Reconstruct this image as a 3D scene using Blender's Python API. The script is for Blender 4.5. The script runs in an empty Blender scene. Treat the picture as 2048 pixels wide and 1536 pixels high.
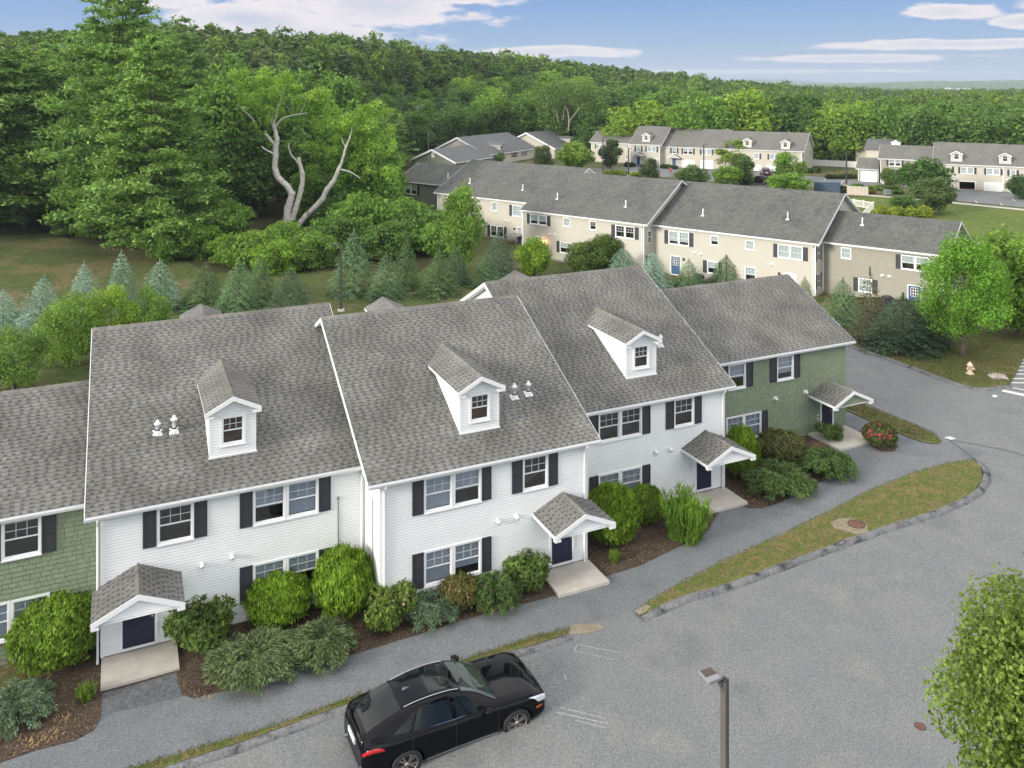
import bpy, math, random
import numpy as np
from mathutils import Vector, Matrix

random.seed(7)
RNG = np.random.default_rng(7)
SC = bpy.context.scene
COL = SC.collection
R = math.radians

# ------------------------------------------------------------------ camera
F = 1705.1 / 2048.0          # focal length in image widths
cam_d = bpy.data.cameras.new('camera')
cam = bpy.data.objects.new('camera', cam_d)
COL.objects.link(cam)
cam.location = (0, 0, 20)
cam.rotation_euler = (R(90), 0, 0)
cam_d.sensor_width = 36.0
cam_d.lens = 36.0 * F
cam_d.shift_y = (165.0 - 768.0) / 2048.0
cam_d.clip_start = 0.5
cam_d.clip_end = 30000
SC.camera = cam

# ------------------------------------------------------------------ sun, sky
SUN_AZ, SUN_EL = R(-124), R(17)      # azimuth from +Y towards +X, elevation
sd = bpy.data.lights.new('sun', 'SUN')
sun = bpy.data.objects.new('sun', sd)
COL.objects.link(sun)
sd.energy = 1.15
sd.angle = R(14)
sd.color = (1.0, 0.94, 0.82)
sv = Vector((math.sin(SUN_AZ) * math.cos(SUN_EL), math.cos(SUN_AZ) * math.cos(SUN_EL), math.sin(SUN_EL)))
sun.rotation_euler = sv.to_track_quat('Z', 'Y').to_euler()

world = bpy.data.worlds.new('World')
SC.world = world
world.use_nodes = True


def rgba_(c):
    return (c[0], c[1], c[2], 1)


def build_world():
    nt = world.node_tree
    nt.nodes.clear()
    N, L = nt.nodes.new, nt.links.new

    def math_(op, a, b=None, c=None, clamp=False):
        n = N('ShaderNodeMath')
        n.operation = op
        n.use_clamp = clamp
        for i, v in enumerate((a, b, c)):
            if v is None:
                continue
            if isinstance(v, (int, float)):
                n.inputs[i].default_value = v
            else:
                L(v, n.inputs[i])
        return n.outputs[0]
    out = N('ShaderNodeOutputWorld')
    bg = N('ShaderNodeBackground')
    sky = N('ShaderNodeTexSky')
    sky.sky_type = 'NISHITA'
    sky.sun_disc = False
    sky.sun_elevation = R(17)
    sky.sun_rotation = SUN_AZ
    sky.altitude = 100
    sky.air_density = 1.0
    sky.dust_density = 0.6
    sky.ozone_density = 2.5
    tc = N('ShaderNodeTexCoord')
    sep = N('ShaderNodeSeparateXYZ')
    L(tc.outputs['Generated'], sep.inputs[0])
    x, y, z = sep.outputs
    az = math_('ARCTAN2', x, y)
    el = math_('ARCSINE', z)
    com = N('ShaderNodeCombineXYZ')
    L(math_('MULTIPLY', az, 5.0), com.inputs[0])
    L(math_('MULTIPLY', el, 16.0), com.inputs[1])
    n1 = N('ShaderNodeTexNoise')
    n1.inputs['Scale'].default_value = 1.6
    n1.inputs['Detail'].default_value = 9
    n1.inputs['Roughness'].default_value = 0.62
    L(com.outputs[0], n1.inputs['Vector'])
    n2 = N('ShaderNodeTexNoise')
    n2.inputs['Scale'].default_value = 4.5
    n2.inputs['Detail'].default_value = 6
    L(com.outputs[0], n2.inputs['Vector'])
    nz = math_('SUBTRACT', n1.outputs[0], 0.5)
    # explicit cloud banks (azimuth, elevation, radii) as real fixed clouds of the sky
    banks = [(-0.17, 0.086, 0.16, 0.032), (-0.30, 0.072, 0.10, 0.018), (-0.10, 0.103, 0.13, 0.02),
             (0.04, 0.036, 0.11, 0.0075), (-0.40, 0.096, 0.08, 0.018), (-0.22, 0.055, 0.16, 0.014),
             (0.475, 0.074, 0.045, 0.010), (0.545, 0.060, 0.03, 0.009), (0.58, 0.085, 0.05, 0.02),
             (0.50, 0.040, 0.18, 0.006), (0.36, 0.026, 0.14, 0.005), (0.25, 0.012, 0.2, 0.003)]
    acc = None
    for (a0, e0, ra, re) in banks:
        dx = math_('MULTIPLY', math_('SUBTRACT', az, a0), 1 / ra)
        dy = math_('MULTIPLY', math_('SUBTRACT', el, e0), 1 / re)
        d = math_('SQRT', math_('ADD', math_('MULTIPLY', dx, dx), math_('MULTIPLY', dy, dy)))
        d = math_('SUBTRACT', 1.0, d)
        m = math_('ADD', d, math_('MULTIPLY', nz, 3.2))
        m = math_('SMOOTH_MAX', m, 0.0, 0.1)
        acc = m if acc is None else math_('MAXIMUM', acc, m)
    # rest of the sky: denser cloud out of view, brightened to fill shaded fronts
    com2 = N('ShaderNodeCombineXYZ')
    zz = math_('ADD', math_('ABSOLUTE', z), 0.08)
    L(math_('DIVIDE', x, zz), com2.inputs[0])
    L(math_('DIVIDE', y, zz), com2.inputs[1])
    n3 = N('ShaderNodeTexNoise')
    n3.inputs['Scale'].default_value = 0.8
    n3.inputs['Detail'].default_value = 8
    L(com2.outputs[0], n3.inputs['Vector'])
    rest = math_('MULTIPLY', math_('SUBTRACT', n3.outputs[0], 0.33), 4.0, clamp=True)
    up = math_('MULTIPLY', math_('SUBTRACT', el, 0.14), 8.0, clamp=True)
    rest = math_('MULTIPLY', rest, up)
    mask = math_('MAXIMUM', math_('MULTIPLY', acc, 3.5, clamp=True), rest)
    # cloud shade: brighter tops, greyer cores
    ramp = N('ShaderNodeValToRGB')
    ramp.color_ramp.elements[0].position = 0.28
    ramp.color_ramp.elements[0].color = (1.0, 0.93, 0.92, 1)
    ramp.color_ramp.elements[1].position = 0.95
    ramp.color_ramp.elements[1].color = (0.60, 0.65, 0.76, 1)
    L(math_('ADD', math_('MULTIPLY', acc, 0.55), math_('MULTIPLY', n2.outputs[0], 0.35)), ramp.inputs[0])
    sc = N('ShaderNodeMix')
    sc.data_type = 'RGBA'
    sc.blend_type = 'MULTIPLY'
    sc.inputs['Factor'].default_value = 1
    L(ramp.outputs[0], sc.inputs['A'])
    cm_ = N('ShaderNodeMix')
    cm_.data_type = 'RGBA'
    cm_.inputs['A'].default_value = (2.35, 2.28, 2.28, 1)
    cm_.inputs['B'].default_value = (5.45, 5.68, 5.42, 1)
    L(up, cm_.inputs['Factor'])
    L(cm_.outputs['Result'], sc.inputs['B'])
    # gentle tint of the clear sky towards the photo's clean blue
    tint = N('ShaderNodeMix')
    tint.data_type = 'RGBA'
    tint.blend_type = 'MULTIPLY'
    tint.inputs['Factor'].default_value = 1
    gr_ = N('ShaderNodeValToRGB')
    for i_, (p_, c_) in enumerate([(0, (.66, .76, .93)), (.035, (.40, .62, 1.0)), (.075, (.21, .45, .98)), (.13, (.26, .46, .90)), (.5, (.22, .36, .66)), (1, (.18, .30, .58))]):
        if i_ > 1:
            gr_.color_ramp.elements.new(p_)
        gr_.color_ramp.elements[i_].position = p_
        gr_.color_ramp.elements[i_].color = rgba_(c_)
    L(math_('MULTIPLY', math_('MAXIMUM', el, 0.0), 1 / 1.57), gr_.inputs[0])
    gs_ = N('ShaderNodeVectorMath')
    gs_.operation = 'SCALE'
    gs_.inputs['Scale'].default_value = 1.55
    L(gr_.outputs[0], gs_.inputs[0])
    blend = N('ShaderNodeMix')
    blend.data_type = 'RGBA'
    blend.inputs['Factor'].default_value = .97
    L(sky.outputs[0], blend.inputs['A'])
    L(gs_.outputs[0], blend.inputs['B'])
    L(blend.outputs['Result'], tint.inputs['A'])
    tint.inputs['B'].default_value = (1, 1, 1, 1)
    mx = N('ShaderNodeMix')
    mx.data_type = 'RGBA'
    L(math_('MULTIPLY', mask, 0.92), mx.inputs['Factor'])
    L(tint.outputs['Result'], mx.inputs['A'])
    L(sc.outputs['Result'], mx.inputs['B'])
    L(mx.outputs['Result'], bg.inputs[0])
    bg.inputs[1].default_value = 0.12
    L(bg.outputs[0], out.inputs[0])


build_world()
SC.view_settings.view_transform = 'Standard'
SC.view_settings.look = 'None'
SC.view_settings.exposure = 1.85
SC.view_settings.gamma = 1
SC.view_settings.use_curve_mapping = False
SC.cycles.max_bounces = 6
SC.cycles.transparent_max_bounces = 8
SC.cycles.diffuse_bounces = 3
SC.cycles.glossy_bounces = 3
SC.cycles.transmission_bounces = 4
SC.cycles.volume_bounces = 0

# ------------------------------------------------------------------ geometry of the place
PHI = 0.4301                      # yaw of the near row of houses
RX, RY = -12.015, 27.605          # origin of the row frame
CP, SP = math.cos(PHI), math.sin(PHI)


def row2w(a, y, z=0.0):
    return (RX + a * CP - y * SP, RY + a * SP + y * CP, z)


def w2row(X, Y):
    dx, dy = X - RX, Y - RY
    return dx * CP + dy * SP, -dx * SP + dy * CP


GA = [(0, 0), (13, .31), (26, .31), (37, .6)]
GY = [(14, 0), (34, -1.5)]


def pl(v, k):
    return float(np.interp(v, [p[0] for p in k], [p[1] for p in k]))


def gz(X, Y):
    """ground height: piecewise planar"""
    a, y = w2row(X, Y)
    return pl(a, GA) + pl(y, GY)


FP = 1705.1


def ray(u, v, Y):
    return ((u - 1024) * Y / FP, Y, 20 - (v - 165) * Y / FP)


def gp(u, v, dz=0.0):
    """point of the ground that the line of sight through (u, v) meets"""
    z = 0
    for _ in range(25):
        Y = FP * (20 - z) / (v - 165)
        X = (u - 1024) * Y / FP
        z = 0.5 * z + 0.5 * (gz(X, Y) + dz)
    return X, Y


# ------------------------------------------------------------------ helpers
def tag(o, label=None, cat=None, group=None, kind=None):
    if label:
        o['label'] = label
    if cat:
        o['category'] = cat
    if group:
        o['group'] = group
    if kind:
        o['kind'] = kind
    return o


def empty(name, loc=(0, 0, 0), rz=0.0, label=None, cat=None, group=None):
    o = bpy.data.objects.new(name, None)
    o.empty_display_size = 0.3
    COL.objects.link(o)
    o.location = loc
    o.rotation_euler = (0, 0, rz)
    return tag(o, label, cat, group)


def link(name, me, parent=None, mat=None):
    o = bpy.data.objects.new(name, me)
    COL.objects.link(o)
    if mat is not None and not me.materials:
        me.materials.append(mat)
    if parent is not None:
        o.parent = parent
    return o


def mesh_np(name, V, Fc, mats=(), mi=None, smooth=False):
    """V (n,3); Fc (m,k) array"""
    V = np.asarray(V, np.float32)
    Fc = np.asarray(Fc, np.int32)
    me = bpy.data.meshes.new(name)
    m, k = Fc.shape
    me.vertices.add(len(V))
    me.vertices.foreach_set('co', V.ravel())
    me.loops.add(m * k)
    me.loops.foreach_set('vertex_index', Fc.ravel())
    me.polygons.add(m)
    me.polygons.foreach_set('loop_start', np.arange(0, m * k, k, dtype=np.int32))
    me.polygons.foreach_set('loop_total', np.full(m, k, np.int32))
    for mt in mats:
        me.materials.append(mt)
    if mi is not None:
        me.polygons.foreach_set('material_index', np.asarray(mi, np.int32))
    me.update(calc_edges=True)
    me.polygons.foreach_set('use_smooth', np.full(m, bool(smooth)))
    me.validate()
    return me


class MB:
    """collects boxes, prisms, tubes, quads into one mesh"""

    def __init__(s):
        s.v, s.f, s.m, s.sm = [], [], [], []

    def add(s, vs, fs, mi=0, smooth=False):
        n = len(s.v)
        s.v += [tuple(map(float, p)) for p in vs]
        for f in fs:
            s.f.append([n + i for i in f])
            s.m.append(mi)
            s.sm.append(smooth)
        return s

    def box(s, x0, x1, y0, y1, z0, z1, mi=0):
        vs = [(x0, y0, z0), (x1, y0, z0), (x1, y1, z0), (x0, y1, z0), (x0, y0, z1), (x1, y0, z1), (x1, y1, z1), (x0, y1, z1)]
        return s.add(vs, [(0, 3, 2, 1), (4, 5, 6, 7), (0, 1, 5, 4), (1, 2, 6, 5), (2, 3, 7, 6), (3, 0, 4, 7)], mi)

    def hexa(s, vs, mi=0):
        return s.add(vs, [(0, 3, 2, 1), (4, 5, 6, 7), (0, 1, 5, 4), (1, 2, 6, 5), (2, 3, 7, 6), (3, 0, 4, 7)], mi)

    def quad(s, a, b, c, d, mi=0):
        return s.add([a, b, c, d], [(0, 1, 2, 3)], mi)

    def prism(s, poly, axis, lo, hi, mi=0):
        """poly: 2D list in the other two axes (order x,y,z minus axis)"""
        n = len(poly)

        def mk(p, t):
            if axis == 0:
                return (t, p[0], p[1])
            if axis == 1:
                return (p[0], t, p[1])
            return (p[0], p[1], t)
        vs = [mk(p, lo) for p in poly] + [mk(p, hi) for p in poly]
        fs = [tuple(range(n))[::-1], tuple(range(n, 2 * n))]
        fs += [(i, (i + 1) % n, n + (i + 1) % n, n + i) for i in range(n)]
        return s.add(vs, fs, mi)

    def tube(s, pts, rad, n=8, mi=0, smooth=True, caps=True):
        pts = [Vector(p) for p in pts]
        if not isinstance(rad, (list, tuple)):
            rad = [rad] * len(pts)
        vs, fs = [], []
        prev = None
        for i, p in enumerate(pts):
            d = (pts[min(i + 1, len(pts) - 1)] - pts[max(i - 1, 0)]).normalized()
            if prev is None:
                t = Vector((0, 0, 1)) if abs(d.z) < .9 else Vector((1, 0, 0))
                x = d.cross(t).normalized()
            else:
                x = (prev - d * prev.dot(d)).normalized()
            prev = x
            y = d.cross(x)
            for k in range(n):
                a = 2 * math.pi * k / n
                vs.append(p + (x * math.cos(a) + y * math.sin(a)) * rad[i])
        for i in range(len(pts) - 1):
            for k in range(n):
                k2 = (k + 1) % n
                fs.append((i * n + k, i * n + k2, (i + 1) * n + k2, (i + 1) * n + k))
        s.add(vs, fs, mi, smooth)
        if caps:
            m = len(pts) - 1
            s.add([vs[k] for k in range(n)], [tuple(range(n))[::-1]], mi)
            s.add([vs[m * n + k] for k in range(n)], [tuple(range(n))], mi)
        return s

    def lathe(s, prof, n=16, c=(0, 0), mi=0, smooth=True):
        vs = [(c[0] + r * math.cos(2 * math.pi * k / n), c[1] + r * math.sin(2 * math.pi * k / n), z) for r, z in prof for k in range(n)]
        fs = [(i * n + k, i * n + (k + 1) % n, (i + 1) * n + (k + 1) % n, (i + 1) * n + k) for i in range(len(prof) - 1) for k in range(n)]
        return s.add(vs, fs, mi, smooth)

    def mesh(s, name, mats):
        me = bpy.data.meshes.new(name)
        me.from_pydata(s.v, [], s.f)
        for m in mats:
            me.materials.append(m)
        me.polygons.foreach_set('material_index', np.asarray(s.m, np.int32))
        me.polygons.foreach_set('use_smooth', np.asarray(s.sm, bool))
        me.update()
        return me

    def build(s, name, mats, parent=None):
        if not isinstance(mats, (list, tuple)):
            mats = [mats]
        return link(name, s.mesh(name, mats), parent)


# ------------------------------------------------------------------ materials
def new_mat(name):
    m = bpy.data.materials.new(name)
    m.use_nodes = True
    nt = m.node_tree
    b = nt.nodes['Principled BSDF']
    return m, nt, b


def rgba(c):
    return (c[0], c[1], c[2], 1)


def mat_plain(name, col, rough=.6, noise=0.0, scale=8.0, metal=0.0, spec=.5, bump=0.0, bscale=30.0):
    m, nt, b = new_mat(name)
    b.inputs['Roughness'].default_value = rough
    b.inputs['Metallic'].default_value = metal
    b.inputs['Specular IOR Level'].default_value = spec
    b.inputs['Base Color'].default_value = rgba(col)
    N, L = nt.nodes.new, nt.links.new
    tc = N('ShaderNodeTexCoord')
    if noise:
        t = N('ShaderNodeTexNoise')
        t.inputs['Scale'].default_value = scale
        t.inputs['Detail'].default_value = 6
        L(tc.outputs['Object'], t.inputs['Vector'])
        r = N('ShaderNodeValToRGB')
        r.color_ramp.elements[0].position = .3
        r.color_ramp.elements[1].position = .7
        r.color_ramp.elements[0].color = rgba([c * (1 - noise) for c in col])
        r.color_ramp.elements[1].color = rgba([min(1, c * (1 + noise)) for c in col])
        L(t.outputs[0], r.inputs[0])
        L(r.outputs[0], b.inputs['Base Color'])
    if bump:
        t = N('ShaderNodeTexNoise')
        t.inputs['Scale'].default_value = bscale
        t.inputs['Detail'].default_value = 4
        L(tc.outputs['Object'], t.inputs['Vector'])
        bp = N('ShaderNodeBump')
        bp.inputs['Strength'].default_value = bump
        bp.inputs['Distance'].default_value = .02
        L(t.outputs[0], bp.inputs['Height'])
        L(bp.outputs[0], b.inputs['Normal'])
    return m


def piece_random(nt):
    """a value that differs for every loose piece and for every object"""
    N, L = nt.nodes.new, nt.links.new
    g = N('ShaderNodeNewGeometry')
    o = N('ShaderNodeObjectInfo')
    a = N('ShaderNodeMath')
    a.operation = 'ADD'
    L(g.outputs['Random Per Island'], a.inputs[0])
    L(o.outputs['Random'], a.inputs[1])
    f = N('ShaderNodeMath')
    f.operation = 'FRACT'
    L(a.outputs[0], f.inputs[0])
    return f.outputs[0]


def mat_pieces(name, cols, rough=.85, grain=60.0, wear=0.25):
    """colour per piece out of a ramp, mineral grain and large-scale weathering"""
    m, nt, b = new_mat(name)
    N, L = nt.nodes.new, nt.links.new
    b.inputs['Roughness'].default_value = rough
    b.inputs['Specular IOR Level'].default_value = .25
    r = N('ShaderNodeValToRGB')
    cr = r.color_ramp
    while len(cr.elements) < len(cols):
        cr.elements.new(.5)
    for i, c in enumerate(cols):
        cr.elements[i].position = i / max(1, len(cols) - 1)
        cr.elements[i].color = rgba(c)
    L(piece_random(nt), r.inputs[0])
    geo = N('ShaderNodeNewGeometry')
    t = N('ShaderNodeTexNoise')
    t.inputs['Scale'].default_value = grain
    t.inputs['Detail'].default_value = 3
    L(geo.outputs['Position'], t.inputs['Vector'])
    t2 = N('ShaderNodeTexNoise')
    t2.inputs['Scale'].default_value = .55
    t2.inputs['Detail'].default_value = 5
    L(geo.outputs['Position'], t2.inputs['Vector'])
    mr = N('ShaderNodeMapRange')
    mr.inputs['From Min'].default_value = .3
    mr.inputs['From Max'].default_value = .7
    mr.inputs['To Min'].default_value = 1 - .18
    mr.inputs['To Max'].default_value = 1 + .18
    L(t.outputs[0], mr.inputs['Value'])
    mr2 = N('ShaderNodeMapRange')
    mr2.inputs['From Min'].default_value = .3
    mr2.inputs['From Max'].default_value = .7
    mr2.inputs['To Min'].default_value = 1 - wear
    mr2.inputs['To Max'].default_value = 1 + wear
    L(t2.outputs[0], mr2.inputs['Value'])
    mu = N('ShaderNodeMath')
    mu.operation = 'MULTIPLY'
    L(mr.outputs[0], mu.inputs[0])
    L(mr2.outputs[0], mu.inputs[1])
    mx = N('ShaderNodeVectorMath')
    mx.operation = 'SCALE'
    L(r.outputs[0], mx.inputs[0])
    L(mu.outputs[0], mx.inputs['Scale'])
    L(mx.outputs[0], b.inputs['Base Color'])
    return m


M = {}
M['white'] = mat_plain('white_vinyl', (.78, .79, .80), .45, noise=.025, scale=1.2)
M['muntin'] = mat_plain('muntin_grey_white', (.50, .52, .54), .5)
M['trim'] = mat_plain('white_trim', (.82, .83, .84), .4)
M['siding_white'] = mat_plain('white_siding', (.82, .835, .84), .5, noise=.035, scale=.9, bump=.05, bscale=90)
M['shutter'] = mat_plain('charcoal_shutter', (.035, .037, .045), .5, noise=.08)
M['navy'] = mat_plain('navy_door_paint', (.012, .014, .045), .35, noise=.15, scale=14)
M['blue_door'] = mat_plain('slate_blue_paint', (.035, .085, .19), .45)
M['shingle_light'] = mat_pieces('asphalt_shingle_light', [(.148, .146, .136), (.180, .177, .164), (.164, .161, .151), (.196, .190, .174), (.152, .152, .147)])
M['shingle_dark'] = mat_pieces('asphalt_shingle_dark', [(.080, .083, .084), (.100, .101, .098), (.074, .078, .080), (.112, .111, .105)])
M['roof_under'] = mat_plain('roof_underlay', (.07, .07, .072), .9)
M['ridge'] = mat_pieces('ridge_cap_shingle', [(.15, .145, .135), (.21, .2, .18), (.175, .165, .15)])
M['shake_green'] = mat_pieces('green_cedar_shake', [(.205, .255, .168), (.225, .276, .184), (.214, .265, .176), (.236, .290, .194)], rough=.7, grain=25, wear=.08)
M['shake_gap'] = mat_plain('shake_backing', (.125, .155, .10), .9)
M['siding_cream'] = mat_plain('cream_siding', (.49, .465, .405), .55, noise=.04, scale=.6)
M['siding_tan'] = mat_plain('tan_shingle_siding', (.315, .30, .25), .7, noise=.06, scale=1.5)
M['siding_sage'] = mat_plain('sage_siding', (.20, .215, .165), .65, noise=.05, scale=1)
M['siding_cream2'] = mat_plain('warm_cream_siding', (.52, .48, .41), .6, noise=.03, scale=.6)
M['concrete'] = mat_plain('pale_concrete', (.50, .47, .42), .85, noise=.10, scale=2.2, bump=.15, bscale=60)
M['foundation'] = mat_plain('foundation_concrete', (.32, .30, .26), .9, noise=.2, scale=3)
M['metal_dark'] = mat_plain('dark_bronze_metal', (.07, .068, .065), .45, metal=.3)
M['metal_grey'] = mat_plain('grey_metal', (.30, .31, .33), .4, metal=.6)
M['chrome'] = mat_plain('chrome', (.7, .7, .72), .12, metal=1)
M['rubber'] = mat_plain('black_rubber', (.015, .015, .016), .7)
M['brass'] = mat_plain('brass', (.5, .38, .15), .3, metal=.9)
M['dark_room'] = mat_plain('dim_room', (.05, .045, .04), .9)
M['brown_room'] = mat_plain('plywood_lined_room', (.11, .05, .018), .8, noise=.5, scale=3)
M['blind'] = mat_plain('pale_blind', (.55, .60, .70), .8)
M['curtain'] = mat_plain('white_curtain', (.6, .65, .66), .8)
M['hydrant'] = mat_plain('cream_hydrant_paint', (.72, .56, .40), .5, noise=.08)
M['rock'] = mat_plain('grey_boulder', (.30, .27, .24), .9, noise=.3, scale=5, bump=.5, bscale=8)
M['rust'] = mat_plain('rusty_iron', (.15, .075, .05), .8, noise=.3, scale=12, bump=.3)
M['iron'] = mat_plain('grate_iron', (.04, .04, .045), .7, noise=.3)
M['paintline'] = mat_plain('road_paint', (.62, .63, .62), .7, noise=.18, scale=6)
M['wornline'] = mat_plain('worn_road_paint', (.36, .36, .36), .8, noise=.35, scale=9)
M['slate_metal'] = mat_plain('slate_blue_metal', (.055, .085, .13), .5, noise=.08, scale=2)
M['beige_panel'] = mat_plain('beige_vinyl_panel', (.62, .53, .42), .6)
M['vinyl_fence'] = mat_plain('white_vinyl_fence', (.72, .71, .67), .5)
M['bark'] = mat_plain('grey_brown_bark', (.13, .10, .08), .9, noise=.35, scale=3, bump=.6, bscale=12)
M['bark_dull'] = mat_plain('pale_grey_bark', (.26, .23, .18), .9, noise=.3, scale=2)
M['bark_pale'] = mat_plain('bleached_bark', (.60, .56, .51), .85, noise=.25, scale=2.5, bump=.5, bscale=6)
M['far_roof'] = mat_plain('far_grey_roof', (.17, .18, .19), .9, noise=.15, scale=1)
M['red_sign'] = mat_plain('sign_red', (.6, .03, .04), .4)
M['dead_leaf'] = mat_plain('dead_brown_growth', (.20, .10, .045), .9, noise=.3, scale=12)


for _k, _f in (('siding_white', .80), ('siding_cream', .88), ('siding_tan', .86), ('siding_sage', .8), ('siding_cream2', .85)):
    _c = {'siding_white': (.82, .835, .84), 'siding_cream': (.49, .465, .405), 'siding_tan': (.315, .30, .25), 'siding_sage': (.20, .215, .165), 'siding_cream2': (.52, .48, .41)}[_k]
    M[_k + '_joint'] = mat_plain(_k + '_lap_grime', [c * _f for c in _c], .7)  # darker strip per course: shade line under the lap painted into the colour
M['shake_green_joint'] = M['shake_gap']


def mat_far_roof(name, c1, c2):
    """far shingle roof: tab-sized mottling"""
    m, nt, b = new_mat(name)
    N, L = nt.nodes.new, nt.links.new
    b.inputs['Roughness'].default_value = .9
    b.inputs['Specular IOR Level'].default_value = .2
    tc = N('ShaderNodeTexCoord')
    mp = N('ShaderNodeMapping')
    mp.inputs['Scale'].default_value = (1, 1.1, 1.1)
    L(tc.outputs['Object'], mp.inputs[0])
    br = N('ShaderNodeTexVoronoi')
    br.inputs['Scale'].default_value = 3.2
    L(mp.outputs[0], br.inputs['Vector'])
    t2 = N('ShaderNodeTexNoise')
    t2.inputs['Scale'].default_value = .35
    t2.inputs['Detail'].default_value = 6
    L(tc.outputs['Object'], t2.inputs['Vector'])
    mx = N('ShaderNodeMix')
    mx.data_type = 'RGBA'
    mx.inputs['A'].default_value = rgba(c1)
    mx.inputs['B'].default_value = rgba(c2)
    ad = N('ShaderNodeMath')
    ad.operation = 'MULTIPLY_ADD'
    L(br.outputs['Color'], ad.inputs[0])
    ad.inputs[1].default_value = .75
    mr = N('ShaderNodeMapRange')
    mr.inputs['From Min'].default_value = .35
    mr.inputs['From Max'].default_value = .65
    mr.inputs['To Max'].default_value = .3
    L(t2.outputs[0], mr.inputs[0])
    L(mr.outputs[0], ad.inputs[2])
    L(ad.outputs[0], mx.inputs['Factor'])
    L(mx.outputs['Result'], b.inputs['Base Color'])
    return m


M['roof_b'] = mat_far_roof('weathered_brown_grey_shingles', (.070, .073, .073), (.145, .145, .137))
M['roof_c'] = mat_far_roof('grey_shingles_far', (.12, .118, .112), (.19, .182, .168))
M['roof_e'] = mat_far_roof('slate_grey_shingles_far', (.11, .115, .116), (.165, .168, .168))


def mat_glass():
    m = bpy.data.materials.new('window_glass')
    m.use_nodes = True
    nt = m.node_tree
    nt.nodes.clear()
    N, L = nt.nodes.new, nt.links.new
    o = N('ShaderNodeOutputMaterial')
    mix = N('ShaderNodeMixShader')
    tr = N('ShaderNodeBsdfTransparent')
    tr.inputs[0].default_value = (.93, .95, .96, 1)
    gl = N('ShaderNodeBsdfGlossy')
    gl.inputs['Roughness'].default_value = .03
    lw = N('ShaderNodeLayerWeight')
    lw.inputs[0].default_value = .5
    pw = N('ShaderNodeMath')
    pw.operation = 'POWER'
    pw.inputs[1].default_value = 3.0
    L(lw.outputs['Facing'], pw.inputs[0])
    ma = N('ShaderNodeMath')
    ma.operation = 'MULTIPLY_ADD'
    ma.inputs[1].default_value = .6
    ma.inputs[2].default_value = .07
    L(pw.outputs[0], ma.inputs[0])
    L(ma.outputs[0], mix.inputs[0])
    L(tr.outputs[0], mix.inputs[1])
    L(gl.outputs[0], mix.inputs[2])
    L(mix.outputs[0], o.inputs[0])
    return m


M['glass'] = mat_glass()


def mat_foliage(name, bark=False, fixed=None, trans=.42):
    """leaf colour = object colour, varied leaf by leaf and with broad patches"""
    m, nt, b = new_mat(name)
    N, L = nt.nodes.new, nt.links.new
    out = [n for n in nt.nodes if n.type == 'OUTPUT_MATERIAL'][0]
    geo = N('ShaderNodeNewGeometry')
    oi = N('ShaderNodeObjectInfo')
    mr = N('ShaderNodeMapRange')
    mr.inputs['To Min'].default_value = .55
    mr.inputs['To Max'].default_value = 1.5
    L(geo.outputs['Random Per Island'], mr.inputs['Value'])
    nz = N('ShaderNodeTexNoise')
    nz.inputs['Scale'].default_value = .35 if fixed else .6
    nz.inputs['Detail'].default_value = 2
    L(geo.outputs['Position'], nz.inputs['Vector'])
    mr2 = N('ShaderNodeMapRange')
    mr2.inputs['From Min'].default_value = .3
    mr2.inputs['From Max'].default_value = .7
    mr2.inputs['To Min'].default_value = .75
    mr2.inputs['To Max'].default_value = 1.3
    L(nz.outputs[0], mr2.inputs['Value'])
    mu = N('ShaderNodeMath')
    mu.operation = 'MULTIPLY'
    L(mr.outputs[0], mu.inputs[0])
    L(mr2.outputs[0], mu.inputs[1])
    sc = N('ShaderNodeVectorMath')
    sc.operation = 'SCALE'
    if fixed:
        rp = N('ShaderNodeValToRGB')
        rp.color_ramp.interpolation = 'LINEAR'
        while len(rp.color_ramp.elements) < len(fixed):
            rp.color_ramp.elements.new(.5)
        for i, c in enumerate(fixed):
            rp.color_ramp.elements[i].position = i / (len(fixed) - 1)
            rp.color_ramp.elements[i].color = rgba(c)
        L(oi.outputs['Random'], rp.inputs[0])
        L(rp.outputs[0], sc.inputs[0])
    else:
        L(oi.outputs['Color'], sc.inputs[0])
    L(mu.outputs[0], sc.inputs['Scale'])
    L(sc.outputs[0], b.inputs['Base Color'])
    tw = N('ShaderNodeVectorMath')
    tw.operation = 'MULTIPLY'
    tw.inputs[1].default_value = (.98, 1.03, .95)
    L(sc.outputs[0], tw.inputs[0])
    sc = tw
    L(sc.outputs[0], b.inputs['Base Color'])
    b.inputs['Roughness'].default_value = .55
    b.inputs['Specular IOR Level'].default_value = .25
    tl = N('ShaderNodeBsdfTranslucent')
    wm = N('ShaderNodeVectorMath')
    wm.operation = 'MULTIPLY'
    wm.inputs[1].default_value = (1.25, 1.3, .5)
    L(sc.outputs[0], wm.inputs[0])
    L(wm.outputs[0], tl.inputs[0])
    mix = N('ShaderNodeMixShader')
    mix.inputs[0].default_value = trans
    L(b.outputs[0], mix.inputs[1])
    L(tl.outputs[0], mix.inputs[2])
    L(mix.outputs[0], out.inputs[0])
    return m


M['leaf'] = mat_foliage('leaves')
M['needle'] = mat_foliage('needles', trans=.30)
M['forest_leaf'] = mat_foliage('forest_leaves', fixed=[(0.098, 0.163, 0.039), (0.163, 0.240, 0.046), (0.117, 0.195, 0.049), (0.195, 0.267, 0.052), (0.091, 0.150, 0.046)])
M['forest_needle'] = mat_foliage('forest_needles', fixed=[(0.107, 0.163, 0.065), (0.150, 0.208, 0.075), (0.117, 0.176, 0.078), (0.169, 0.215, 0.091), (0.130, 0.221, 0.065)], trans=.3)


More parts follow.
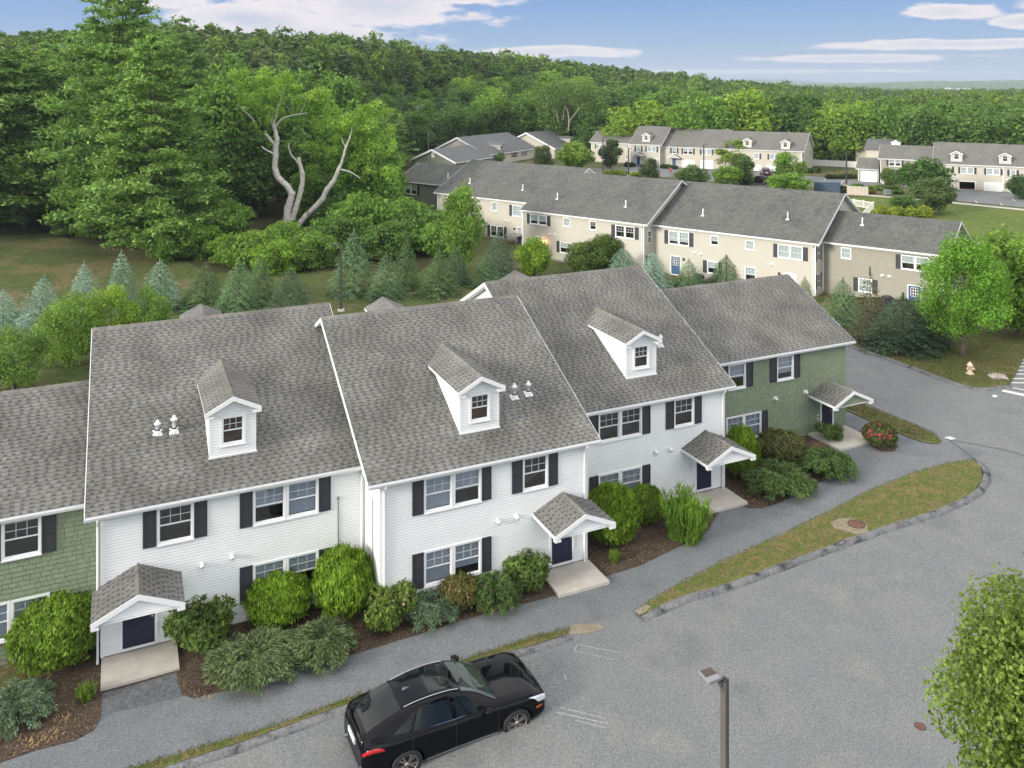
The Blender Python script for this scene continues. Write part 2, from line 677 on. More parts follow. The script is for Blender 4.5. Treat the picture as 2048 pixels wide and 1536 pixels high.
def mat_ground(name, cols, s1, s2, bump=.3, speck=None, rough=.95, stretch=(1, 1, 1), bs=25, thr=(.32, .68)):
    m, nt, b = new_mat(name)
    N, L = nt.nodes.new, nt.links.new
    b.inputs['Roughness'].default_value = rough
    b.inputs['Specular IOR Level'].default_value = .2
    geo = N('ShaderNodeNewGeometry')
    mp = N('ShaderNodeMapping')
    mp.inputs['Scale'].default_value = stretch
    L(geo.outputs['Position'], mp.inputs[0])
    t = N('ShaderNodeTexNoise')
    t.inputs['Scale'].default_value = s1
    t.inputs['Detail'].default_value = 8
    t.inputs['Roughness'].default_value = .6
    L(mp.outputs[0], t.inputs['Vector'])
    r = N('ShaderNodeValToRGB')
    while len(r.color_ramp.elements) < len(cols):
        r.color_ramp.elements.new(.5)
    for i, c in enumerate(cols):
        r.color_ramp.elements[i].position = thr[0] + (thr[1] - thr[0]) * i / (len(cols) - 1)
        r.color_ramp.elements[i].color = rgba(c)
    L(t.outputs[0], r.inputs[0])
    t2 = N('ShaderNodeTexNoise')
    t2.inputs['Scale'].default_value = s2
    t2.inputs['Detail'].default_value = 4
    t2.inputs['Roughness'].default_value = .7
    L(geo.outputs['Position'], t2.inputs['Vector'])
    mr = N('ShaderNodeMapRange')
    mr.inputs['From Min'].default_value = .3
    mr.inputs['From Max'].default_value = .7
    mr.inputs['To Min'].default_value = .72
    mr.inputs['To Max'].default_value = 1.28
    L(t2.outputs[0], mr.inputs[0])
    sc = N('ShaderNodeVectorMath')
    sc.operation = 'SCALE'
    L(r.outputs[0], sc.inputs[0])
    L(mr.outputs[0], sc.inputs['Scale'])
    colout = sc.outputs[0]
    if speck:
        v = N('ShaderNodeTexVoronoi')
        v.inputs['Scale'].default_value = speck[0]
        L(geo.outputs['Position'], v.inputs['Vector'])
        rr = N('ShaderNodeSeparateColor')
        L(v.outputs['Color'], rr.inputs[0])
        mr3 = N('ShaderNodeMapRange')
        mr3.inputs['To Min'].default_value = 1 - speck[1]
        mr3.inputs['To Max'].default_value = 1 + speck[1]
        L(rr.outputs[0], mr3.inputs[0])
        s3 = N('ShaderNodeVectorMath')
        s3.operation = 'SCALE'
        L(colout, s3.inputs[0])
        L(mr3.outputs[0], s3.inputs['Scale'])
        colout = s3.outputs[0]
    L(colout, b.inputs['Base Color'])
    t3 = N('ShaderNodeTexNoise')
    t3.inputs['Scale'].default_value = bs
    t3.inputs['Detail'].default_value = 3
    L(geo.outputs['Position'], t3.inputs['Vector'])
    bp = N('ShaderNodeBump')
    bp.inputs['Strength'].default_value = bump
    bp.inputs['Distance'].default_value = .03
    L(t3.outputs[0], bp.inputs['Height'])
    L(bp.outputs[0], b.inputs['Normal'])
    return m


M['asphalt'] = mat_ground('aged_asphalt', [(.155, .162, .165), (.195, .20, .20), (.176, .183, .188), (.214, .216, .210)], .22, 16.0, .35, speck=(34, .22), bs=40)
M['sidewalk'] = mat_ground('sidewalk_asphalt', [(.138, .147, .158), (.172, .182, .192), (.156, .164, .172)], .5, 16.0, .4, speck=(36, .2), bs=45)
M['kerb'] = mat_ground('asphalt_kerb', [(.055, .055, .058), (.15, .152, .158), (.17, .172, .178), (.19, .19, .19)], 1.6, 9.0, .6, speck=(30, .2), bs=25, thr=(.36, .6))
M['lawn'] = mat_ground('lawn_grass', [(0.051, 0.076, 0.020), (0.083, 0.095, 0.029), (0.061, 0.088, 0.024), (0.134, 0.112, 0.051), (0.071, 0.088, 0.027)], .11, 2.0, .6, speck=(6, .25), bs=9)
M['lawn_green'] = mat_ground('mown_green_grass', [(.085, .125, .022), (.115, .150, .030), (.098, .135, .025), (.135, .150, .045)], .06, .9, .4, speck=(3, .15), bs=5, stretch=(.5, 1, 1))
M['verge'] = mat_ground('verge_turf', [(.085, .125, .024), (.17, .14, .062), (.10, .135, .028), (.20, .15, .07), (.08, .12, .022)], .8, 9.0, .8, speck=(22, .3), bs=30)
M['mulch'] = mat_ground('bark_mulch', [(.060, .042, .030), (.095, .068, .048), (.075, .052, .038), (.15, .11, .075)], 1.3, 22.0, 1.0, speck=(24, .5), bs=35, thr=(.3, .72))
M['duff'] = mat_ground('woodland_floor', [(.030, .028, .014), (.045, .045, .016), (.07, .05, .03)], .3, 4.0, .6)
M['sand'] = mat_ground('worn_sandy_soil', [(.23, .20, .145), (.30, .26, .19)], 1.5, 12, .4)
M['stain'] = mat_ground('dark_asphalt_patch', [(.108, .112, .122), (.135, .14, .148)], 1.2, 6, .3, speck=(30, .25), bs=40)
M['far_wood'] = mat_ground('far_woodland', [(0.069, 0.112, 0.035), (0.125, 0.181, 0.053), (0.088, 0.138, 0.044), (0.163, 0.206, 0.075)], .012, .10, 1.0, bs=.03, speck=(.07, .4))

exec_parts = []

# ------------------------------------------------------------------ ground sheets
import bmesh


def sheet(name, poly, dz, mat, parent=None, kind='structure', px=True, thick=0.0, label=None, cat=None):
    """a level sheet that follows the ground; poly in photo pixels (px) or world XY"""
    pts = [gp(u, v, dz) for u, v in poly] if px else list(poly)
    bm = bmesh.new()
    vs = [bm.verts.new((x, y, 0)) for x, y in pts]
    f = bm.faces.new(vs)
    bm.normal_update()
    if f.normal.z < 0:
        f.normal_flip()
    bmesh.ops.triangulate(bm, faces=bm.faces[:])
    for a in (0, 13, 26, 37):
        p = row2w(a, 0)
        bmesh.ops.bisect_plane(bm, geom=bm.verts[:] + bm.edges[:] + bm.faces[:], plane_co=p, plane_no=(CP, SP, 0))
    for y in (14, 34):
        p = row2w(0, y)
        bmesh.ops.bisect_plane(bm, geom=bm.verts[:] + bm.edges[:] + bm.faces[:], plane_co=p, plane_no=(-SP, CP, 0))
    if thick:
        r = bmesh.ops.extrude_face_region(bm, geom=bm.faces[:])
        low = [e for e in r['geom'] if isinstance(e, bmesh.types.BMVert)]
        for v in bm.verts:
            v.co.z = gz(v.co.x, v.co.y) + dz - thick
        for v in low:
            v.co.z += thick
        bmesh.ops.recalc_face_normals(bm, faces=bm.faces[:])
    else:
        for v in bm.verts:
            v.co.z = gz(v.co.x, v.co.y) + dz
    me = bpy.data.meshes.new(name)
    bm.to_mesh(me)
    bm.free()
    o = link(name, me, parent, mat)
    if kind:
        o['kind'] = kind
    return tag(o, label, cat)


def in_poly(x, y, P):
    c = False
    n = len(P)
    j = n - 1
    for i in range(n):
        if (P[i][1] > y) != (P[j][1] > y) and x < (P[j][0] - P[i][0]) * (y - P[i][1]) / (P[j][1] - P[i][1] + 1e-12) + P[i][0]:
            c = not c
        j = i
    return c


def smooth_path(pts, n=6):
    out = []
    P = [pts[0]] + list(pts) + [pts[-1]]
    for i in range(1, len(P) - 2):
        p0, p1, p2, p3 = [np.array(P[i + k], float) for k in (-1, 0, 1, 2)]
        for t in np.linspace(0, 1, n, endpoint=False):
            out.append(tuple(.5 * ((2 * p1) + (-p0 + p2) * t + (2 * p0 - 5 * p1 + 4 * p2 - p3) * t * t + (-p0 + 3 * p1 - 3 * p2 + p3) * t ** 3)))
    out.append(tuple(pts[-1]))
    return out


def kerb(name, pts_px, w=.30, h=.13, side=1, label=None):
    """asphalt berm kerb; the rounded profile lies on the road side of the given grass edge"""
    P = [gp(u, v, .08) for u, v in pts_px]
    P = smooth_path(P, 6)
    prof = [(0, -.02), (0, h * .72), (.05, h), (.14, h * 1.02), (.22, h * .78), (w, .004), (w, -.03)]
    V, Fc = [], []
    n = len(prof)
    rr = random.Random(3)
    for i, p in enumerate(P):
        q0, q1 = P[max(0, i - 1)], P[min(len(P) - 1, i + 1)]
        dx, dy = q1[0] - q0[0], q1[1] - q0[1]
        L_ = math.hypot(dx, dy) or 1
        nx, ny = dy / L_ * side, -dx / L_ * side
        e = 1.0
        if i < 4:
            e = .35 + .16 * i
        if i > len(P) - 5:
            e = .35 + .16 * (len(P) - 1 - i)
        for k, (o, z) in enumerate(prof):
            o2 = o * (1 + rr.uniform(-.06, .06))
            x, y = p[0] + nx * o2, p[1] + ny * o2
            V.append((x, y, gz(x, y) + z * e + rr.uniform(-.006, .006) * (1 < k < 5)))
    for i in range(len(P) - 1):
        for k in range(n - 1):
            a = i * n + k
            Fc.append((a, a + 1, a + n + 1, a + n) if side > 0 else (a, a + n, a + n + 1, a + 1))
    me = mesh_np(name, V, Fc, [M['kerb']], smooth=True)
    o = link(name, me)
    o['kind'] = 'structure'
    return o


# base ground: one sheet to the horizon
BIG = 9000
ground = sheet('ground', [(-BIG, -400), (BIG, -400), (BIG, 12000), (-BIG, 12000)], -.045, M['lawn'], px=False)

SIDE_OUT = [(-240, 1740), (60, 1600), (200, 1560), (273, 1532), (433, 1484), (566.7, 1445.7), (680, 1400.7), (830, 1352), (980, 1300.7), (1063, 1274), (1140, 1254), (1215, 1236), (1270, 1219),
            (1360, 1167), (1444, 1123), (1504, 1096), (1580, 1061), (1655.6, 1024), (1736, 982), (1786, 962), (1830, 945), (1897.5, 927), (1944.5, 918)]
BED_EDGE = [(-300, 1640), (-60, 1548), (0, 1525.7), (66.7, 1502), (150, 1480.7), (186.7, 1460.7), (200, 1437), (203, 1385.7),
            (353, 1343), (355, 1367), (364, 1389), (387, 1397), (446.7, 1381), (573, 1344), (680, 1317), (763, 1290.7), (826.7, 1272), (913, 1244), (953, 1232), (1013, 1217), (1106, 1192),
            (1206.7, 1160.7), (1213, 1152), (1280, 1130.7), (1350, 1097), (1393.6, 1079), (1418, 1060), (1428, 1040), (1437, 1024),
            (1486, 1010.8), (1496, 1016), (1528, 1016), (1561.5, 1004), (1600, 984), (1645.5, 962), (1690, 943), (1709, 933), (1708, 924), (1682, 905), (1662, 896.6),
            (1729.5, 881.5)]
# asphalt: car park and drive around the row
ROAD = [(-900, 2300), (2900, 2300), (3600, 1100), (2900, 720), (2300, 640), (2080, 640), (2048, 713.5), (2032, 747), (2018, 769), (1998, 772), (1964.6, 775.7), (1931, 770.6), (1884, 755.5), (1830, 735), (1780, 717), (1729.5, 700), (1691, 685), (1640, 672), (1560, 655),
        (1480, 640), (1400, 690), (1560, 830), (1640, 870), (1600, 1000), (900, 1320), (200, 1500), (-300, 1700)]
sheet('road', ROAD, 0.0, M['asphalt'])
walk = SIDE_OUT + [(1975, 905), (1940, 893), (1900, 886), (1864, 886.5), (1843.7, 883), (1763, 851), (1730, 836), (1696, 821), (1650, 806), (1600, 800), (1560, 860), (1500, 960)] + \
    [(1400, 1030), (1200, 1110), (1000, 1180), (700, 1290), (300, 1400), (0, 1500), (-300, 1600)]
sheet('sidewalk', walk, .006, M['sidewalk'])
bed = BED_EDGE[:-1] + [(1640, 850), (1500, 880), (1400, 950), (1150, 1080), (1000, 1130), (700, 1200), (300, 1280), (0, 1380), (-300, 1440)]
mulch = sheet('mulch_bed', bed, .02, M['mulch'])
rose_bed = [(1684, 852), (1692, 850), (1728, 871), (1760, 868), (1790, 880), (1796, 893), (1788, 902), (1772, 904), (1756, 901.7), (1733, 886), (1729.5, 881.5), (1687, 858)]
sheet('mulch_bed', rose_bed, .021, M['mulch'])
STRIP1 = [(180, 1568), (273, 1532), (433, 1484), (566.7, 1445.7), (680, 1400.7), (830, 1352), (980, 1300.7), (1063, 1274), (1140, 1256), (1136.7, 1265.7), (1080, 1285.7), (1013, 1304), (850, 1359), (680, 1412), (500, 1477), (320, 1536), (200, 1580)]
ISL = [(1272, 1226), (1290, 1208), (1360, 1167), (1444, 1123), (1504, 1096), (1580, 1061), (1655.6, 1024), (1736, 982), (1786, 962), (1830, 945), (1897.5, 927), (1944.5, 920), (1961, 932), (1964.6, 958.8), (1944.5, 985.6), (1897.5, 1009), (1860.5, 1024), (1729.5, 1066), (1595, 1114.7), (1460.8, 1165), (1360, 1195), (1285, 1229)]
ISL2 = [(1640, 790), (1687.5, 803), (1709, 802.6), (1746, 816), (1805, 840), (1864, 864.7), (1884, 881.5), (1875, 886), (1864, 886.5), (1843.7, 883), (1763, 851), (1696, 821), (1650, 806)]
sheet('grass_verge', STRIP1, .03, M['verge'])
sheet('grass_verge', ISL, .10, M['verge'])
sheet('grass_verge', ISL2, .06, M['verge'])
kerb('kerb', [(140, 1600), (200, 1580), (320, 1536), (500, 1477), (680, 1412), (850, 1359), (1013, 1304), (1080, 1285.7), (1136.7, 1265.7)], w=.33, h=.09)
kerb('kerb', [(1279, 1231), (1360, 1195), (1460.8, 1165), (1595, 1114.7), (1729.5, 1066), (1860.5, 1024), (1897.5, 1009), (1944.5, 985.6), (1964.6, 958.8), (1963, 936), (1946, 921)], w=.34, h=.14)
# verge of the far side of the drive (hydrant lawn)
HYD = [(1560, 655), (1640, 672), (1691, 685), (1729.5, 700), (1780, 717), (1830, 735), (1884, 755.5), (1931, 770.6), (1964.6, 775.7), (1998, 772), (2018, 769), (2032, 747), (2048, 713.5), (2080, 640)]
M['lawn2'] = mat_ground('dry_lawn', [(.060, .085, .020), (.12, .105, .040), (.072, .098, .022), (.15, .12, .055), (.065, .09, .02)], .5, 5.0, .7, speck=(14, .3), bs=20)
sheet('grass_verge', HYD + [(2050, 590), (1900, 610), (1700, 600), (1560, 610)], .05, M['lawn2'])
kerb('kerb', HYD[2:11], w=.34, h=.12)
# painted marks
for q in [[(2006, 779), (2003, 782.5), (2090, 802), (2090, 796)], [(2013, 772), (2012, 773.2), (2090, 789), (2090, 787)]] + \
        [[(u, v - 1.0), (u - .5, v + 1.0), (u + 80, v + 1.4), (u + 80, v - .6)] for u, v in ((2044, 719.5), (2040, 726), (2036, 733), (2032, 740.6), (2027, 748), (2021, 757), (2023, 765.4))]:
    sheet('painted_line', q, .005, M['paintline'])
for q in [[(1888, 875), (1899, 872.5), (1912, 877), (1902, 879.5)], [(1983, 791), (1990, 789), (1997, 793), (1988, 795)]]:
    sheet('painted_patch', q, .006, M['paintline'])


def px_line(a, b, w=1.1):
    du, dv = b[0] - a[0], b[1] - a[1]
    l = math.hypot(du, dv)
    nx, ny = -dv / l * w / 2, du / l * w / 2
    return [(a[0] + nx, a[1] + ny), (b[0] + nx, b[1] + ny), (b[0] - nx, b[1] - ny), (a[0] - nx, a[1] - ny)]


for a, b, w in [((1154, 1289), (1242, 1305), 1), ((1149, 1302), (1235, 1320), .8), ((1154, 1289), (1149, 1302), 1.2), ((1117, 1414), (1212, 1437), 1.2), ((1112, 1424), (1215, 1447), 1.5),
                ((1150, 1440), (1212, 1456), 1.2), ((1128, 1348), (1133, 1360), 2.0)]:
    sheet('worn_painted_line', px_line(a, b, w), .004, M['wornline'])
# asphalt patches: hollows of worn kerb beside the road, darker apron in front of the first door
for q in [[(203, 1387), (353, 1344.5), (356, 1370), (366, 1392), (330, 1402), (215, 1428), (201, 1440)]]:
    sheet('sidewalk_patch', q, .010, M['stain'])
sheet('sandy_patch', [(1130, 1262), (1150, 1248), (1195, 1247), (1210, 1256), (1175, 1267), (1140, 1268)], .012, M['sand'])
sheet('sandy_patch', [(1270, 1222), (1290, 1209), (1302, 1212), (1290, 1224), (1278, 1230)], .105, M['sand'])
sheet('sandy_patch', [(1660, 1044), (1680, 1036), (1708, 1037), (1734, 1050), (1736, 1064), (1712, 1068), (1690, 1062), (1668, 1056)], .104, M['sand'])
# cracks in the drive
for pts, w in [([(1895, 878), (1915, 892), (1940, 912), (1955, 922)], 1.6), ([(1900, 880), (1960, 890), (2010, 900), (2060, 915)], 1.0)]:
    for a, b in zip(pts[:-1], pts[1:]):
        sheet('asphalt_crack', px_line(a, b, w), .007, M['iron'])

# far lawns, drives and paths
sheet('lawn', [(1655, 400), (1750, 392), (1830, 400), (1931, 407), (2300, 440), (2500, 620), (2048, 496), (1962, 485.7), (1900, 470), (1700, 455), (1500, 420), (1500, 400)], -.03, M['lawn_green'])
sheet('lawn', [(700, 308), (830, 316), (800, 352), (760, 352), (700, 340)], -.03, M['lawn_green'])
sheet('drive', [(1180, 336), (1300, 332), (1440, 337), (1610, 352), (1700, 357), (1766, 362), (1900, 378), (2020, 386), (2400, 410), (2400, 440), (2048, 415), (1917, 402), (1880, 388), (1800, 372), (1740, 372), (1690, 374),
               (1560, 372), (1500, 372), (1400, 360), (1300, 352), (1180, 348)], -.02, M['asphalt'])
sheet('footpath', [(1640, 384), (1737, 389), (1812, 395), (1908, 404), (2048, 418), (2300, 445), (2300, 449), (2048, 421), (1908, 407), (1812, 398), (1737, 392), (1640, 387)], -.012, M['concrete'])
sheet('footpath', [(1940, 481), (1962, 485), (2048, 495), (2200, 514), (2200, 521), (2048, 501), (1962, 490), (1940, 485)], -.02, M['concrete'])
for a, b in [((1645, 364), (1652, 357.5)), ((1682, 367), (1688, 360)), ((1955, 406), (1950, 401)), ((2005, 411), (2000, 406)), ((2030, 402), (2024, 397))]:
    sheet('painted_line', px_line(a, b, 1.3), -.012, M['paintline'])
# wooded ground below the trees
sheet('woodland_floor', [(-600, 470), (-200, 462), (60, 455), (180, 490), (330, 505), (420, 545), (560, 545), (700, 540), (830, 545), (880, 520), (880, 440), (800, 380), (700, 330), (400, 330), (-900, 330)], -.03, M['duff'])
sheet('woodland_floor', [(1660, 660), (1690, 600), (1760, 590), (1900, 610), (1900, 700), (1800, 705), (1720, 690)], .055, M['duff'])


# grass blades on the verges, chips on the mulch: uncountable stuff
def scatter_tris(name, polys, dens, size, mats, dz=.05, up=.8, label=None, seed=1):
    r = np.random.default_rng(seed)
    V, Fc, mi = [], [], []
    for P in polys:
        W = [gp(u, v) for u, v in P]
        xs, ys = [p[0] for p in W], [p[1] for p in W]
        area = .5 * abs(sum(W[i][0] * W[(i + 1) % len(W)][1] - W[(i + 1) % len(W)][0] * W[i][1] for i in range(len(W))))
        n = int(area * dens)
        c = 0
        while c < n:
            x, y = r.uniform(min(xs), max(xs)), r.uniform(min(ys), max(ys))
            if not in_poly(x, y, W):
                continue
            c += 1
            z = gz(x, y) + dz
            s = size * r.uniform(.5, 1.4)
            a = r.uniform(0, 6.28)
            dx, dy = math.cos(a), math.sin(a)
            tx, ty = r.uniform(-1, 1) * s * (1 - up) * 1.5, r.uniform(-1, 1) * s * (1 - up) * 1.5
            w = s * (.22 if up > .5 else .5)
            b = len(V)
            V += [(x - dx * w, y - dy * w, z), (x + dx * w, y + dy * w, z), (x + tx, y + ty, z + s * up)]
            Fc.append((b, b + 1, b + 2))
            mi.append(r.integers(0, len(mats)))
    me = mesh_np(name, V, Fc, mats, mi)
    o = link(name, me)
    o['kind'] = 'stuff'
    if label:
        tag(o, label, 'grass' if up > .5 else 'chips')
    return o


gr = [mat_plain('grass_blade_' + n, c, .8) for n, c in (('green', (.075, .12, .022)), ('olive', (.11, .12, .035)), ('straw', (.21, .17, .085)), ('deep', (.05, .09, .018)))]
scatter_tris('grass', [ISL, STRIP1, ISL2], 420, .075, gr, dz=.07, label='short dry and green grass on the verge strips beside the kerbs')
scatter_tris('grass', [HYD + [(2060, 620), (1900, 640), (1700, 640)]], 60, .10, gr, dz=.05, label='rough grass on the lawn around the hydrant', seed=4)
ch = [mat_plain('chip_' + n, c, .9) for n, c in (('dark', (.05, .033, .022)), ('brown', (.12, .08, .055)), ('pale', (.26, .2, .15)))]
M['grit'] = mat_plain('road_grit', (.07, .07, .07), .9)
scatter_tris('road_grit', [[(700, 1536), (2048, 1536), (2048, 900), (1975, 1010), (1600, 1130), (1290, 1240), (1000, 1340)]], 1.6, .045, [M['grit'], gr[2], M['grit']], dz=.006, up=.15, label='loose grit and small leaves lying about on the asphalt', seed=11)
scatter_tris('mulch_chips', [bed, rose_bed], 110, .05, ch, dz=.022, up=.25, label='loose bark chips spread over the planting beds', seed=5)

# ------------------------------------------------------------------ houses
class Frame:
    def __init__(s, X, Y, phi):
        s.X, s.Y, s.phi = X, Y, phi
        s.c, s.s = math.cos(phi), math.sin(phi)

    def w(s, a, y, z=0.0):
        return (s.X + a * s.c - y * s.s, s.Y + a * s.s + y * s.c, z)

    def a_at(s, u, y):
        m = (u - 1024) / FP
        return (m * (s.Y + y * s.c) - (s.X - y * s.s)) / (s.c - m * s.s)

    def z_at(s, u, v, y):
        a = s.a_at(u, y)
        return 20 - (v - 165) * s.w(a, y)[1] / FP

    def on_roof(s, u, v, ye, ze, k=.5):
        """point (a, y, z) of the front roof slope seen at (u, v)"""
        lo, hi = ye, ye + 12
        for _ in range(40):
            y = (lo + hi) / 2
            if s.z_at(u, v, y) > ze + k * (y - ye):
                lo = y
            else:
                hi = y
        return s.a_at(u, y), y, ze + k * (y - ye)


ROW = Frame(RX, RY, PHI)


def project(p):
    return 1024 + FP * p[0] / p[1], 165 + FP * (20 - p[2]) / p[1]


def unit_shingle(mat):
    mb = MB()
    mb.add([(0, 0, 0), (1, 0, 0), (1, 1.12, 0), (0, 1.12, 0), (0, 0, 1), (1, 0, 1), (1, 1.12, .25), (0, 1.12, .25)],
           [(4, 5, 6, 7), (0, 1, 5, 4), (1, 2, 6, 5), (3, 0, 4, 7), (0, 3, 2, 1)])
    return mb.mesh('shingle', [mat])


SH = {k: unit_shingle(M[k]) for k in ('shingle_light', 'shingle_dark', 'shake_green')}
UV_ = np.array([(0, 0, 0), (1, 0, 0), (1, 1.12, 0), (0, 1.12, 0), (0, 0, 1), (1, 0, 1), (1, 1.12, .25), (0, 1.12, .25)])
UF_ = np.array([(4, 5, 6, 7), (0, 1, 5, 4), (1, 2, 6, 5), (3, 0, 4, 7)])


def unit_cap():
    mb = MB()
    w, t = .17, .022
    vs = []
    for x, tt in ((0, t * 2.0), (1, t)):
        vs += [(x, -w, -w * .5 + tt - .02), (x, 0, tt + .012), (x, w, -w * .5 + tt - .02), (x, -w, -w * .5 - .04), (x, 0, 0), (x, w, -w * .5 - .04)]
    mb.add(vs, [(0, 6, 7, 1), (1, 7, 8, 2), (0, 1, 4, 3), (1, 2, 5, 4), (0, 3, 9, 6), (2, 8, 11, 5)])
    return mb.mesh('ridge_cap', [M['ridge']])


CAP = unit_cap()


class Pieces:
    """gathers the pieces of one house: the 300 that show largest become parts, the rest one stuff part each"""

    def __init__(s, frame, off, name):
        s.fr, s.off, s.name = frame, off, name
        s.L = []

    def put(s, parent, org, ax, ay, az, sx, sy, sz, kind, scale=1.0):
        s.L.append((parent, Vector(org), ax, ay, az, sx, sy, sz, kind))

    def slope(s, parent, org, ax, up, nrm, width, length, expo, rnd, clip=None, wr=(.13, .24), th=(.022, .007)):
        """rows of laminated shingles: raised tabs between thinner darker ones"""
        n = int(math.ceil(length / expo))
        ax, up, nrm = Vector(ax), Vector(up), Vector(nrm)
        for i in range(n):
            y0 = i * expo
            l = min(expo, length - y0)
            if l < .03:
                continue
            x = -rnd.uniform(0, .2)
            k = rnd.random() < .5
            while x < width:
                w = rnd.uniform(*wr) * (1.0 if not k else .72)
                x0, x1 = max(0, x), min(width, x + w)
                x += w
                k = not k
                if x1 - x0 < .03:
                    continue
                p = Vector(org) + ax * x0 + up * y0
                if clip and not clip(p + ax * (x1 - x0) * .5 + up * l * .5):
                    continue
                s.put(parent, p, ax, up, nrm, x1 - x0, l, (th[0] if k else th[1]), 'shingle_light')
                if not k:
                    s.put(parent, p + nrm * (th[1] + .001), ax, up, nrm, x1 - x0, l * rnd.uniform(.42, .6), .004, 'shingle_dark')

    def finish(s, limit=300):
        sc = []
        for i, t in enumerate(s.L):
            p = s.fr.w(*(t[1] + t[2] * t[5] * .5))
            u, v = project(p)
            vis = -10 < u < 2058 and -10 < v < 1546
            sc.append((p[1] if vis else 1e6, i))
        sc.sort()
        top = set(i for d, i in sc[:limit] if d < 1e6)
        groups = {}
        for i, t in enumerate(s.L):
            if i in top:
                parent, org, ax, ay, az, sx, sy, sz, kind = t
                o = bpy.data.objects.new(s.name, SH[kind])
                COL.objects.link(o)
                o.parent = parent
                m = Matrix.Identity(4)
                for r_ in range(3):
                    m[r_][0], m[r_][1], m[r_][2] = ax[r_] * sx, ay[r_] * sy, az[r_] * sz
                    m[r_][3] = org[r_] - s.off[r_]
                o.matrix_local = m
            else:
                groups.setdefault(t[0].name, []).append(t)
        for pn, L_ in groups.items():
            kinds = sorted(set(t[8] for t in L_))
            A = np.array([list(t[1] - Vector(s.off)) for t in L_])
            X = np.array([list(t[2] * t[5]) for t in L_])
            Y = np.array([list(t[3] * t[6]) for t in L_])
            Z = np.array([list(t[4] * t[7]) for t in L_])
            V = A[:, None, :] + UV_[None, :, 0:1] * X[:, None, :] + UV_[None, :, 1:2] * Y[:, None, :] + UV_[None, :, 2:3] * Z[:, None, :]
            Fc = (np.arange(len(L_)) * 8)[:, None, None] + UF_[None]
            mi = np.repeat([kinds.index(t[8]) for t in L_], 4)
            me = mesh_np(s.name + '_field', V.reshape(-1, 3), Fc.reshape(-1, 4), [M[k] for k in kinds], mi)
            o = link(s.name + '_field', me, L_[0][0])
            o['kind'] = 'stuff'


def hb(mb, name, mats, parent, off):
    mb.v = [(x - off[0], y - off[1], z - off[2]) for x, y, z in mb.v]
    return mb.build(name, mats, parent)


def lapped(mb, rng, z0, z1, expo, pt, holes=(), lip=.03, mi=0, joint=False):
    """real lapped courses; pt(s, out, z) -> point"""
    z = z0
    while z < z1 - .01:
        zt = min(z + expo, z1)
        r0, r1 = rng(z), rng(zt)
        if r0[1] - r0[0] < .02 and r1[1] - r1[0] < .02:
            z = zt
            continue
        cuts = sorted((h[0], h[1]) for h in holes if h[2] < (z + zt) / 2 < h[3])
        segs = []
        cur = None
        lo = min(r0[0], r1[0])
        hi = max(r0[1], r1[1])
        x = lo
        for c0, c1 in cuts:
            if c0 > x:
                segs.append((x, min(c0, hi)))
            x = max(x, c1)
        if x < hi:
            segs.append((x, hi))
        for s0, s1 in segs:
            a0, a1 = max(s0, r0[0]), min(s1, r0[1])
            b0, b1 = max(s0, r1[0]), min(s1, r1[1])
            if a1 <= a0:
                a0 = a1 = (b0 + b1) / 2
            if b1 <= b0:
                b0 = b1 = min(max((a0 + a1) / 2, r1[0]), r1[1])
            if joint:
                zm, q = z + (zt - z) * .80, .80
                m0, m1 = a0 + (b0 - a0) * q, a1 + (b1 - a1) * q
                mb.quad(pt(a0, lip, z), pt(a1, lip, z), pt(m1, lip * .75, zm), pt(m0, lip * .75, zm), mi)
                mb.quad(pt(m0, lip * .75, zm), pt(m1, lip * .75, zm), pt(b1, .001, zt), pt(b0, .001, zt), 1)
            else:
                mb.quad(pt(a0, lip, z), pt(a1, lip, z), pt(b1, .001, zt), pt(b0, .001, zt), mi)
            mb.quad(pt(a0, 0, z), pt(a1, 0, z), pt(a1, lip, z), pt(a0, lip, z), mi)
        z = zt
    return mb


def unit_box(name, mat):
    return MB().box(0, 1, 0, 1, 0, 1).mesh(name, [mat])


PANE = unit_box('pane', M['glass'])


def put_box(name, me, parent, off, x, y, z, sx, sy, sz):
    o = bpy.data.objects.new(name, me)
    COL.objects.link(o)
    o.parent = parent
    o.location = (x - off[0], y - off[1], z - off[2])
    o.scale = (sx, sy, sz)
    return o


